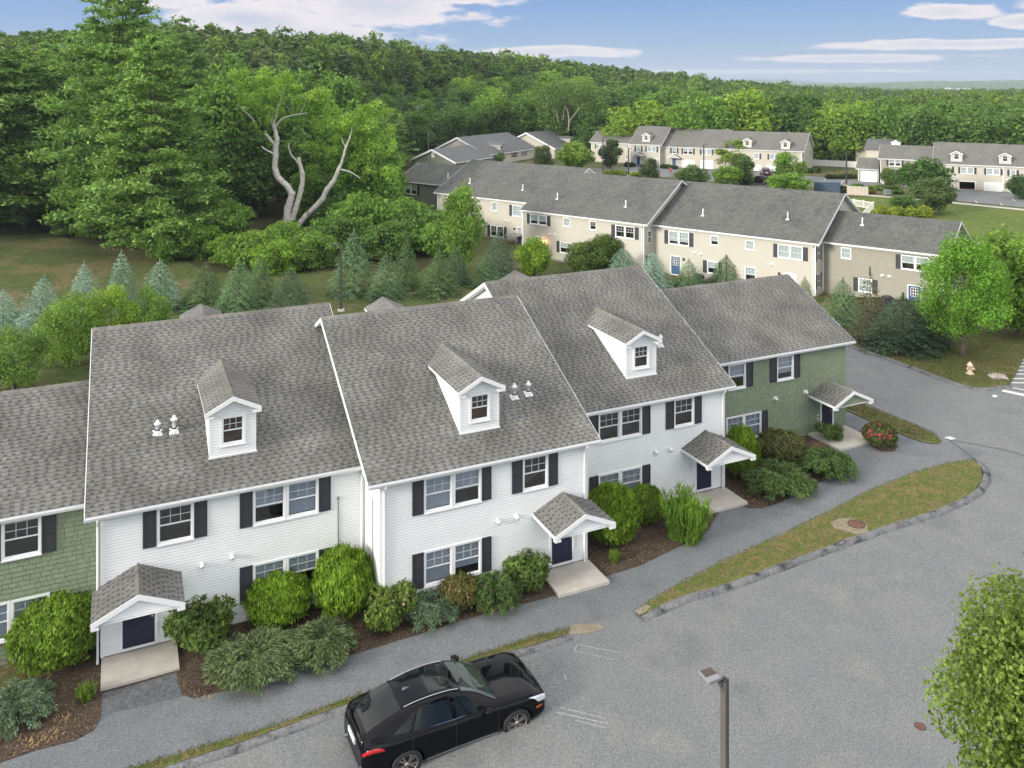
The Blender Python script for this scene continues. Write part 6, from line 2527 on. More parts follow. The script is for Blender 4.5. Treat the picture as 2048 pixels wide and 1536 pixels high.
us = np.arange(-900, 3201, 40.0)
Ys_ = np.concatenate([np.arange(140, 700, 14.0), np.arange(700, 1500, 50.0)])
V, Fc = [], []
for Y in Ys_:
    for u in us:
        X = (u - 1024) * Y / FP
        z = hill_z(X, Y)
        V.append((X, Y, z - (.5 if z <= base_z(Y) + .02 and Y < 262 else 0)))
nu = len(us)
for i in range(len(Ys_) - 1):
    for j in range(nu - 1):
        a = i * nu + j
        Fc.append((a, a + 1, a + nu + 1, a + nu))
link('hillside', mesh_np('hillside', V, Fc, [M['duff']], smooth=True))['kind'] = 'structure'

# ---- single trees of the wood
PIN = [pine_proto(200 + i, 20, 6.0, 9000, .42, gap=1.25, base=.10) for i in range(3)]
FD_ = [decid_proto(220 + i, 15, 6.0, 9000, .46, base=-.02, nc=34) for i in range(4)]
HEROP = [pine_proto(230, 34, 10.5, 60000, .34, base=.08, gap=1.05, pads=11, taper=.75, bare=.18), pine_proto(231, 30, 8.5, 46000, .34, base=.05, gap=1.05, pads=10, taper=.7, bare=.1)]


def wood_tree(name, proto, u, Y, vtop, W, c, lab, cat='tree', group=None, rz=None):
    X = (u - 1024) * Y / FP
    z = wood_z(X, Y)
    H = 20 - (vtop - 165) * Y / FP - z
    return plant(name, proto, X, Y, H, W, c, lab, cat, group, z=z - .1, rz=rz)


PC1, PC2, PC3 = (.125, .190, .056), (.140, .210, .058), (.100, .158, .052)
for u, Y, vt, W, c, lab, p in [
    (243, 112, -48, 9.5, PC1, 'tallest pine on the left, its top cut off by the upper edge', 0),
    (305, 105, 66, 7.6, PC2, 'tall pine with bare trunk sections right of the tallest one', 1),
    (191, 131, 40, 9.5, PC3, 'dark pine just left of the tallest one', 0),
    (49, 126, 92, 10.5, PC2, 'broad pine near the left edge with limbs almost down to the lawn', 0),
    (-62, 120, 60, 11.0, PC1, 'pine mostly cut off by the left edge', 1),
    (118, 148, 62, 10.0, PC1, 'pine standing back between the two big left ones', 1),
    (372, 139, 62, 8.0, PC3, 'pine behind and right of the one with bare trunk sections', 0)]:
    wood_tree('pine_tree', HEROP[p], u, Y, vt, W, c, lab, group='tall pines on the left', rz=.4 + u * .01)
LW = [
    (70, 135, 400, 6.0, DG, 1, 'dark underwood behind the broad left pine'), (-20, 130, 410, 6.0, DG, 2, 'dark underwood at the left edge'),
    (270, 140, 300, 7.0, DG, 3, 'dark tree filling the gap between the two tall pines'), (110, 150, 280, 7.5, DG, 1, 'dark tree behind the left pines'), (400, 104, 440, 3.8, (.12, .19, .03), 1, 'fresh green bush between the tall pines and the bleached tree'), (470, 101, 462, 3.4, (.12, .185, .032), 3, 'small fresh green bush left of the round ones'), (340, 150, 230, 8, MG, 3, 'green crown between pine and pale leaning stems'),
    (700, 106, 430, 4.2, MG, 2, 'green bush just above the tallest spruce'), (575, 104, 440, 3.6, (.12,.19,.035), 0, 'green bush behind the bleached trunk'), (480, 135, 250, 7, DG, 0, 'dark tree filling behind the left limb'), (620, 140, 260, 7, DG, 1, 'dark tree filling between the limbs'),
    (362, 128, 180, 6.5, MG, 0, 'deciduous tree with pale leaning stems right of the tall pines'), (425, 134, 118, 7.5, MG, 1, 'rounded tree behind the bleached tree, left side'),
    (470, 150, 104, 8, DG, 2, 'dark crown behind the bleached tree, below the skyline'), (392, 112, 350, 5.6, DG, 3, 'dark underwood tree right of the tall pines'),
    (350, 103, 430, 3.6, (.10, .16, .03), 0, 'low bright bush at the foot of the tall pines'), (440, 108, 400, 5.0, MG, 1, 'green underwood tree left of the bleached trunk'),
    (505, 98, 455, 3.8, (.12, .18, .035), 2, 'round green bush in front of the bleached trunk, left one'), (548, 95, 478, 3.2, (.13, .20, .03), 3, 'brightest round bush at the foot of the bleached trunk'),
    (618, 98, 462, 4.0, (.11, .17, .035), 0, 'round green bush right of the bleached trunk'), (662, 104, 428, 4.4, DG, 1, 'dark bush behind the lamp post'),
    (520, 148, 150, 8.5, MG, 2, 'tall crown directly behind the bleached tree'), (600, 168, 132, 9, (.085, .145, .03), 3, 'light green crown below the skyline right of the bleached tree'),
    (670, 172, 140, 9, MG, 0, 'crown behind the right limb of the bleached tree'), (716, 132, 190, 7.0, (.125, .205, .045), 1, 'bright feathery crown right of the bleached tree'),
    (742, 121, 262, 6.0, (.130, .21, .048), 2, 'bright drooping crown by the small lawn'), (690, 118, 392, 5.6, DG, 3, 'dark bushy tree above the tallest spruce'),
    (738, 112, 380, 5.6, MG, 0, 'green bushy tree left of the sage green house'), (800, 112, 392, 5.4, MG, 1, 'green bushy tree covering the corner of the sage green house'),
    (852, 108, 408, 5.0, DG, 2, 'dark bushy tree in front of the sage green house'), (770, 104, 440, 4.6, DG, 3, 'low dark bush behind the slim spruce'),
    (884, 104, 440, 4.0, MG, 0, 'bushy tree left of the bright green tree at the cream house'), (640, 128, 330, 5.4, MG, 1, 'underwood tree between the forked limbs'),
    (300, 112, 405, 5.2, DG, 2, 'dark underwood below the tall pines, right'), (232, 118, 425, 5.4, DG, 3, 'dark underwood below the tall pines, centre'), (160, 122, 420, 5.4, DG, 0, 'dark underwood below the tall pines, left')]
BSH = [decid_proto(400 + i, 4.2, 4, 11000, .24, base=-.12, nc=40, sr=(.16, .30)) for i in range(3)]
for u, Y, vt, W, c, p, lab in LW:
    _H = 20 - (vt - 165) * Y / FP - wood_z((u - 1024) * Y / FP, Y)
    if _H < W * 1.7:
        wood_tree('bush' if 'bush' in lab else 'deciduous_tree', BSH[p % 3], u, Y, vt, W, c, lab, 'bush' if 'bush' in lab else 'tree')
        continue
    wood_tree('deciduous_tree' if 'bush at' not in lab and 'bush in' not in lab and 'bush right' not in lab else 'bush', DECN[p % 2] if Y < 125 else FD_[p], u, Y, vt, W, c, lab, 'tree' if 'bush' not in lab else 'bush')

# the edge of the wood behind the houses, tree by tree
rr = random.Random(99)
FRU = [560, 640, 700, 780, 860, 940, 1000, 1100, 1200, 1300, 1400, 1450, 1560, 1640, 1740, 1850, 1950, 2048, 2200]
FRV = [210, 205, 215, 225, 215, 190, 178, 178, 205, 195, 190, 178, 180, 205, 212, 210, 185, 170, 165]
FRY = [185, 190, 200, 205, 235, 252, 262, 262, 240, 226, 222, 222, 220, 218, 218, 205, 196, 190, 190]
TONES = [(.100, .165, .036), (.120, .195, .034), (.075, .125, .034), (.145, .210, .038), (.088, .140, .040), (.165, .225, .036)]
CNT_LAB = {}


def ordinal(lab):
    n = CNT_LAB.get(lab, 0)
    CNT_LAB[lab] = n + 1
    w = ['', ' second from the left', ' third from the left', ' fourth from the left', ' fifth from the left', ' sixth from the left', ' seventh from the left', ' eighth from the left', ' ninth from the left', ' tenth from the left', ' eleventh from the left', ' twelfth from the left', ' thirteenth from the left']
    return lab + w[min(n, 12)]


LABT = {0: 'medium green', 1: 'fresh green', 2: 'dark green', 3: 'light green', 4: 'dull green', 5: 'yellow green'}
for row in range(4):
    u = -60 + rr.uniform(0, 30) if row > 1 else 560
    while u < 2120:
        Yb = float(np.interp(u, FRU, FRY)) if u > 560 else 150
        Y = Yb + row * 17 + rr.uniform(-4, 6)
        v0 = float(np.interp(u, FRU, FRV)) if u > 560 else 200
        vr = float(np.interp(u, RU, RV))
        vt = max(v0 - row * 14, vr + 14) + rr.uniform(-16, 14)
        # darker older trees on the left, mixed on the right
        pine = rr.random() < (.42 if u < 900 else (.22 if row > 1 else .08))
        X = (u - 1024) * Y / FP
        H = 20 - (vt - 165) * Y / FP - wood_z(X, Y)
        H = min(max(H, 8), 21)
        vt = 165 + (20 - wood_z(X, Y) - H) * FP / Y
        side = 'left wood' if u < 880 else ('wood behind garages' if u < 1640 else 'right hand wood')
        depth = ['front edge of', 'second rank of', 'third rank of', 'back of'][row]
        if pine:
            W = H * rr.uniform(.30, .36)
            t = rr.randrange(3)
            wood_tree('pine_tree', PIN[t], u, Y, vt, W, [(.105, .165, .050), (.130, .190, .056), (.092, .145, .050)][t], ordinal('pine, %s %s,' % (depth, side)).rstrip(','), group='pines of the ' + side)
        else:
            W = H * rr.uniform(.42, .55)
            t = rr.choice([0, 1, 2, 3, 4, 5, 0, 2, 4])
            wood_tree('deciduous_tree', FD_[rr.randrange(4)], u, Y, vt, W, TONES[t], ordinal('%s tree, %s %s,' % (LABT[t], depth, side)).rstrip(','), group='leafy trees of the ' + side)
        u += W * FP / Y * rr.uniform(.8, 1.35)

# ---- the bleached tree with its leafy crown
YT = 115.0


def pt_at(u, v, dy=0.0):
    Y = YT + dy
    return ((u - 1024) * Y / FP, Y, 20 - (v - 165) * Y / FP)


root = empty('bleached_tree', pt_at(579, 483), 0, 'old tree with thick bleached forked limbs and light green crown, rising from bushes', 'tree')
ox, oy, oz = pt_at(579, 483)


def limb(pts, rad):
    P = smooth_path([pt_at(*p) for p in pts], 4)
    R_ = np.interp(np.linspace(0, 1, len(P)), np.linspace(0, 1, len(rad)), rad)
    rj = random.Random(int(rad[0] * 1000))
    P = [(p[0] - ox + rj.uniform(-.05, .05), p[1] - oy, p[2] - oz) for p in P]
    return MB().tube(P, [float(q) * 1.12 * rj.uniform(.92, 1.08) for q in R_], 9)


limb([(578, 496), (577, 470), (575, 448), (576, 420), (582, 396), (584, 384)], [.62, .56, .52, .48, .40, .36]).build('trunk', M['bark_pale'], root)
for pts, rad in [
    ([(583, 388), (574, 372), (557, 356), (550, 335), (551, 312), (551, 295), (554, 282), (552, 268), (549, 254)], [.38, .36, .33, .32, .27, .22]),
    ([(551, 300), (549, 290), (540, 278), (530, 266)], [.22, .17, .13]), ([(551, 256), (556, 246), (566, 237), (580, 232), (596, 229), (615, 226)], [.16, .10, .05]),
    ([(549, 256), (548, 244), (552, 232), (556, 215), (566, 190)], [.16, .11, .05]), ([(547, 256), (543, 244), (538, 232)], [.12, .06]), ([(552, 316), (546, 307), (534, 301), (523, 293)], [.17, .12, .09]),
    ([(584, 440), (590, 424), (594, 408), (600, 390), (604, 370), (605, 350), (600, 330), (598, 315)], [.32, .32, .30, .26, .22]), ([(600, 330), (588, 316), (579, 302), (577, 286)], [.13, .09, .05]),
    ([(584, 470), (590, 463), (605, 440), (622, 422), (643, 400), (655, 378), (668, 360), (676, 342), (680, 332)], [.36, .34, .33, .32, .28, .22]),
    ([(680, 334), (688, 310), (692, 295), (700, 275), (704, 255)], [.18, .13, .07]), ([(678, 338), (700, 344), (720, 356)], [.12, .05]), ([(692, 297), (686, 285), (684, 276)], [.08, .04]),
    ([(510, 245), (500, 232), (488, 222), (474, 208)], [.08, .05]), ([(600, 229), (610, 205), (606, 192)], [.06, .03])]:
    limb(pts, rad).build('limb', M['bark_pale'], root)
cl = []
for u, v, rx, rz_, dy in [(522, 190, 3.2, 3.2, 0), (550, 162, 3.0, 2.4, -1), (500, 170, 2.4, 2.6, 1), (575, 185, 3.0, 2.6, 1), (520, 230, 2.2, 2.0, 0), (622, 195, 3.2, 2.6, 1), (600, 225, 2.2, 2.0, 2), (655, 215, 3.0, 2.8, 0), (690, 235, 3.4, 3.2, 1),
                          (725, 250, 3.4, 3.6, 0), (640, 270, 2.8, 2.6, 2), (680, 275, 3.4, 3.0, 1), (735, 290, 3.4, 3.4, 1), (700, 315, 3.0, 2.8, 2), (750, 325, 2.8, 3.0, 0), (640, 320, 2.0, 1.8, 3), (720, 350, 3.0, 2.6, 1), (545, 235, 1.8, 1.6, 1), (765, 280, 2.2, 3.0, 0)]:
    p = pt_at(u, v, dy)
    rq = random.Random(int(u))
    for q in range(6):
        cl.append((p[0] - ox + rq.uniform(-.8, .8) * rx, p[1] - oy + (rq.uniform(-1.0, .9) if v < 232 else rq.uniform(.1, 1.3)) * rx, p[2] - oz + rq.uniform(-.75, .75) * rz_, rx * rq.uniform(.25, .45), rx * rq.uniform(.25, .45), rz_ * rq.uniform(.2, .38)))
cm = crown_mesh('crown', cl, 26000, .24, 5, inner=.35)
o = link('crown', cm, root)
o.color = (.27, .40, .075, 1)

# second pale limbed tree in the wood (behind the garage row)
YT = 250.0
root = empty('pale_limbed_tree', pt_at(1140, 248), 0, 'tree with forked pale limbs showing through its crown, in the wood above the garage row', 'tree')
ox, oy, oz = pt_at(1140, 248)
for pts, rad in [([(1137, 262), (1138, 245), (1136, 225), (1128, 208), (1112, 195), (1100, 182)], [.4, .35, .25, .12]), ([(1138, 245), (1150, 228), (1160, 215), (1168, 200), (1185, 190)], [.32, .25, .12]),
                 ([(1116, 245), (1114, 228), (1108, 215), (1098, 200), (1090, 190)], [.3, .22, .12]), ([(1126, 240), (1128, 220), (1130, 200)], [.22, .12])]:
    limb([(u, v, -4) for u, v in pts], [q * .55 for q in rad]).build('limb', M['bark_dull'], root)
cl = []
for u, v, rx, rz_ in [(1095, 185, 4, 2.6), (1120, 180, 4, 3), (1150, 180, 4.5, 3), (1180, 190, 4, 3.4), (1195, 205, 3.5, 3), (1080, 200, 3, 2.6)]:
    for q_, (dx_, dy_, dz_) in enumerate(((0, 3, 0), (-14, -5, -9), (12, -6, 9), (3, -4, 22))):
        p = pt_at(u + dx_, v + dz_, dy_)
        k_ = 1 if q_ == 0 else .5
        cl.append((p[0] - ox, p[1] - oy, p[2] - oz, rx * k_, rx * .8 * k_, rz_ * k_))
o = link('crown', crown_mesh('crown', cl, 7000, .45, 6), root)
o.color = (.13, .20, .055, 1)

# ---- the far wood: one mass, instanced
protos = []
for k in range(6):
    if k < 2:
        p = pine_proto(300 + k, 15, 5.0, 2600, .62, M['forest_needle'], base=.12, gap=1.0, pads=5, taper=.8)
    else:
        p = decid_proto(300 + k, [13, 13, 13, 11, 15, 17][k], [6, 6, 6, 7.5, 6, 8][k], 2600, .80, base=.0, nc=[18, 18, 18, 10, 24, 12][k], mat=M['forest_leaf'])
    po = bpy.data.objects.new('forest_tree_model', p['crown'])
    protos.append(po)
r = np.random.default_rng(12)
P, S, RT, K = [], [], [], []


def add_pt(u, Y, pine_p, smin=.6, smax=1.25):
    X = (u - 1024) * Y / FP
    P.append((X, Y, hill_z(X, Y) - .3))
    S.append(r.uniform(smin, smax))
    RT.append(r.uniform(0, 6.28))
    K.append(int(r.integers(0, 2)) if r.random() < pine_p else int(2 + r.integers(0, 4)))


for _ in range(5200):
    u = r.uniform(-250, 1650)
    Yr = float(np.interp(u, RU, RYY))
    Y0 = float(np.interp(u, [560, 860, 1040, 1300, 1650], [215, 290, 310, 285, 285])) if u > 560 else 200
    Y = math.sqrt(r.uniform(Y0 ** 2, (Yr + 70) ** 2))
    add_pt(u, Y, .80 if Y > Y0 + 40 else .45)
for _ in range(9500):
    u = r.uniform(1150, 2300)
    Y0 = float(np.interp(u, [1150, 1640, 1850, 2048], [330, 285, 275, 262]))
    Y = Y0 + (1650 - Y0) * r.random() ** 1.25
    add_pt(u, Y, .30, .6, 1.15)
me = bpy.data.meshes.new('forest')
me.vertices.add(len(P))
me.vertices.foreach_set('co', np.array(P, np.float32).ravel())
for nm, arr, ty in (('scl', S, 'FLOAT'), ('rot', RT, 'FLOAT'), ('kind', K, 'INT')):
    at = me.attributes.new(nm, ty, 'POINT')
    at.data.foreach_set('value', np.array(arr, np.float32 if ty == 'FLOAT' else np.int32))
forest = link('forest', me)
tag(forest, 'mixed pine and leaf wood covering the hill and the plain behind the houses', 'forest', kind='stuff')
ng = bpy.data.node_groups.new('forest_scatter', 'GeometryNodeTree')
ng.interface.new_socket('Geometry', in_out='INPUT', socket_type='NodeSocketGeometry')
ng.interface.new_socket('Geometry', in_out='OUTPUT', socket_type='NodeSocketGeometry')
N, L = ng.nodes.new, ng.links.new
gi, go = N('NodeGroupInput'), N('NodeGroupOutput')
jn = N('GeometryNodeJoinGeometry')


def named(nm, ty):
    n = N('GeometryNodeInputNamedAttribute')
    n.data_type = ty
    n.inputs['Name'].default_value = nm
    return n.outputs['Attribute']


ka, sa, ra = named('kind', 'INT'), named('scl', 'FLOAT'), named('rot', 'FLOAT')
cx = N('ShaderNodeCombineXYZ')
L(ra, cx.inputs[2])
for k, po in enumerate(protos):
    oi = N('GeometryNodeObjectInfo')
    oi.inputs['Object'].default_value = po
    cmp_ = N('FunctionNodeCompare')
    cmp_.data_type = 'INT'
    cmp_.operation = 'EQUAL'
    ii = [i for i in cmp_.inputs if i.type == 'INT']
    L(ka, ii[0])
    ii[1].default_value = k
    ip = N('GeometryNodeInstanceOnPoints')
    L(gi.outputs[0], ip.inputs['Points'])
    L(cmp_.outputs[0], ip.inputs['Selection'])
    L(oi.outputs['Geometry'], ip.inputs['Instance'])
    L(cx.outputs[0], ip.inputs['Rotation'])
    L(sa, ip.inputs['Scale'])
    L(ip.outputs[0], jn.inputs[0])
L(jn.outputs[0], go.inputs[0])
md = forest.modifiers.new('scatter', 'NODES')
md.node_group = ng

# ---- plain and hills on the horizon
r = np.random.default_rng(3)


def rough_sheet(name, us, rows, amp, seed, freq=.02):
    """rows: list of (Y, function u -> z)"""
    V, Fc = [], []
    rg = np.random.default_rng(seed)
    for Y, fz in rows:
        for u in us:
            X = (u - 1024) * Y / FP
            V.append((X + rg.uniform(-8, 8), Y, fz(u) + rg.uniform(-amp, amp)))
    n = len(us)
    for i in range(len(rows) - 1):
        for j in range(n - 1):
            a = i * n + j
            Fc.append((a, a + 1, a + n + 1, a + n))
    o = link(name, mesh_np(name, V, Fc, [M['far_wood']]))
    o['kind'] = 'structure'
    return o


uf = np.arange(900, 2700, 5.0)
rough_sheet('far_plain', uf, [(Y, (lambda u, Y=Y: -4 + 3 * math.sin(u * .02 + Y * .004))) for Y in np.linspace(1450, 3300, 36)], 3.2, 1)


def ridge(name, yb, yt, yk, U, Vv, seed, amp):
    def f(Y, t):
        return lambda u: -6 + (20 - (float(np.interp(u, U, Vv)) - 165) * yt / FP + 6) * t
    rows = [(yb + (yt - yb) * t, f(0, math.sin(t * math.pi / 2))) for t in np.linspace(0, 1, 12)] + [(yt + (yk - yt) * t, f(0, 1 - .9 * t)) for t in np.linspace(.2, 1, 4)]
    return rough_sheet(name, np.arange(700, 2900, 4.0), rows, amp, seed)


ridge('near_hills', 2700, 4300, 5000, [700, 1420, 1560, 1610, 1700, 1780, 1850, 1930, 2048, 2300, 2900], [185, 182, 171, 168, 166, 165, 162, 162.5, 160.5, 161, 163], 5, 3.0)
ridge('far_hills', 5200, 7400, 8200, [700, 1300, 1400, 1450, 1500, 1560, 1640, 1720, 1800, 2000, 2300, 2900], [172, 170, 164, 160, 158.8, 160, 164.5, 168, 170, 169, 166, 166], 6, 4.0)
for u, v, w, h in [(1903, 178, 7, 2.2), (1938, 179.5, 30, 2.6), (1968, 180.5, 12, 2.2), (1922, 182, 8, 1.8)]:
    Y = 2600.0
    X = (u - 1024) * Y / FP
    z = 20 - (v - 165) * Y / FP
    mb = MB()
    sx, sz = w * Y / FP, h * Y / FP
    mb.box(-sx / 2, sx / 2, 0, 30, -8, sz * .7)
    b_ = mb.build('warehouse', M['white'])
    b_.location = (X, Y, z)
    mb = MB()
    mb.prism([(-sx / 2 - 1, sz * .7), (sx / 2 + 1, sz * .7), (sx / 2 + 1, sz * .85), (0, sz), (-sx / 2 - 1, sz * .85)], 1, -1, 31)
    mb.build('roof', M['white'], b_)
    tag(b_, 'tiny white warehouse roof far off in the woods near the horizon, the %s one' % {1903: 'leftmost', 1938: 'longest', 1968: 'rightmost', 1922: 'lowest'}[u], 'warehouse', 'far white warehouses')

# ------------------------------------------------------------------ vehicles
def spl(xs, ys):
    xs, ys = np.array(xs, float), np.array(ys, float)
    o = np.argsort(xs)
    xs, ys = xs[o], ys[o]
    m = np.gradient(ys, xs)

    def f(x):
        x = min(max(x, xs[0]), xs[-1])
        i = min(len(xs) - 2, max(0, int(np.searchsorted(xs, x) - 1)))
        h = xs[i + 1] - xs[i]
        t = (x - xs[i]) / h
        return float((2 * t ** 3 - 3 * t ** 2 + 1) * ys[i] + (t ** 3 - 2 * t ** 2 + t) * h * m[i] + (-2 * t ** 3 + 3 * t ** 2) * ys[i + 1] + (t ** 3 - t ** 2) * h * m[i + 1])
    return f


cX = [2.46, 2.40, 2.2, 1.8, 1.4, .9, 0, -1, -1.6, -2.1, -2.35, -2.46]
cZS = spl(cX, [.64, .79, .92, .98, 1.0, 1.01, 1.02, 1.07, 1.11, 1.10, 1.02, .86])
cZT = spl(cX, [.70, .87, 1.01, 1.09, 1.11, 1.13, 1.14, 1.17, 1.19, 1.20, 1.14, .93])
cW = spl(cX, [.66, .80, .92, .975, .985, .975, .965, .985, .995, .93, .84, .72])
cZB = spl([2.46, 2.1, 1.5, 0, -1.5, -2.1, -2.46], [.30, .24, .24, .24, .24, .26, .36])
FRAC = [0, .10, .24, .42, .66, .93, 1.0]
WF = [.90, .975, 1.0, .982, .995, .99, .955]


def body_pt(x, s_):
    """s_ 0..9 from sill to centre line"""
    w, zs, zt, zb = cW(x), cZS(x), cZT(x), cZB(x)
    Y = [w * k for k in WF] + [w * .80, w * .45, 0]
    Z = [zb + (zs - zb) * k for k in FRAC] + [zs + (zt - zs) * .5, zs + (zt - zs) * .9, zt]
    # hood bulges
    i = min(8, int(s_))
    t = s_ - i
    return Vector((x, Y[i] + (Y[i + 1] - Y[i]) * t, Z[i] + (Z[i + 1] - Z[i]) * t))


gX = [1.06, .85, .5, .2, 0, -.4, -.8, -1.2, -1.6, -2.0, -2.3, -2.42]
gZ = spl(gX, [1.12, 1.27, 1.50, 1.63, 1.69, 1.735, 1.73, 1.68, 1.58, 1.43, 1.27, 1.18])
gWR = spl(gX, [.74, .70, .65, .63, .62, .615, .60, .58, .56, .55, .56, .60])
gWB = spl(gX, [.80, .85, .865, .865, .865, .865, .86, .85, .82, .76, .70, .66])
gZB = spl(gX, [1.0, .97, .98, .99, 1.0, 1.01, 1.03, 1.05, 1.06, 1.06, 1.05, 1.03])


def cab_pt(x, s_):
    zt, wr, wb, zb = gZ(x), gWR(x), gWB(x), gZB(x)
    edge = zt - .075
    Y = [wb, wb * .985, wr * 1.03, wr * .96, wr * .55, 0]
    Z = [min(zb, edge) - .04, min(zb, edge), edge, edge + .045, zt - .008, zt]
    i = min(4, int(s_))
    t = s_ - i
    return Vector((x, Y[i] + (Y[i + 1] - Y[i]) * t, Z[i] + (Z[i + 1] - Z[i]) * t))


def loft(fn, xs, smax, sub=2, close=True):
    ss = [i / sub for i in range(smax * sub + 1)]
    V, Fc = [], []
    ring = len(ss) * 2 - 1
    for x in xs:
        half = [fn(x, q) for q in ss]
        V += [(p.x, -p.y, p.z) for p in half] + [(p.x, p.y, p.z) for p in half[::-1][1:]]
    n = ring
    for i in range(len(xs) - 1):
        for k in range(n):
            a, b = i * n + k, i * n + (k + 1) % n
            Fc.append((a, b, b + n, a + n))
    me = bpy.data.meshes.new('body')
    fs = [list(f) for f in Fc] + [list(range(n))[::-1], list(range((len(xs) - 1) * n, len(xs) * n))]
    me.from_pydata(V, [], fs)
    me.update()
    bm = bmesh.new()
    bm.from_mesh(me)
    bmesh.ops.recalc_face_normals(bm, faces=bm.faces[:])
    bm.to_mesh(me)
    bm.free()
    me.polygons.foreach_set('use_smooth', [len(p.vertices) == 4 for p in me.polygons])
    return me


def patch(fn, x0, x1, s0, s1, off=.016, side=-1, n=16, m=8, mir=False, x0b=None, x1b=None):
    """strip of the surface lifted outwards; x0b/x1b: x limits at the upper edge"""
    x0b = x0 if x0b is None else x0b
    x1b = x1 if x1b is None else x1b
    V, Fc = [], []
    for j in range(m + 1):
        t = j / m
        for i in range(n + 1):
            q = i / n
            xa, xb = x0 + (x0b - x0) * t, x1 + (x1b - x1) * t
            x, s_ = xa + (xb - xa) * q, s0 + (s1 - s0) * t
            p = fn(x, s_)
            du = fn(x + .01, s_) - fn(x - .01, s_)
            dv = fn(x, min(s_ + .02, s1 + .05)) - fn(x, s_ - .02)
            nn = du.cross(dv)
            nn.normalize()
            if nn.dot(Vector((0, p.y + .01, p.z - .6))) < 0:
                nn = -nn
            p = p + nn * off
            V.append((p.x, side * p.y, p.z))
    for j in range(m):
        for i in range(n):
            a = j * (n + 1) + i
            Fc.append((a, a + 1, a + n + 2, a + n + 1))
    return V, Fc


M['car_paint'] = mat_plain('black_car_paint', (.0025, .0025, .0045), .04, spec=.22)
_b = M['car_paint'].node_tree.nodes['Principled BSDF']
_b.inputs['Coat Weight'].default_value = .0
_b.inputs['Coat Roughness'].default_value = .02
M['maroon_paint'] = mat_plain('dark_maroon_paint', (.035, .008, .010), .2, spec=.6)
M['maroon_paint'].node_tree.nodes['Principled BSDF'].inputs['Coat Weight'].default_value = 1.0
M['car_glass'] = mat_plain('tinted_car_glass', (.006, .010, .009), .03, spec=.4)
M['screen_glass'] = mat_plain('windscreen_glass', (.035, .05, .045), .03, spec=.9)
M['red_lens'] = mat_plain('red_lamp_lens', (.38, .008, .012), .12, spec=.8)
M['clear_lens'] = mat_plain('clear_lamp_lens', (.62, .66, .72), .10, spec=.9)
M['orange_lens'] = mat_plain('orange_marker', (.7, .12, .01), .3)
M['alloy'] = mat_plain('alloy_wheel', (.42, .40, .37), .28, metal=.85)
M['plate'] = mat_plain('number_plate', (.65, .68, .70), .5)


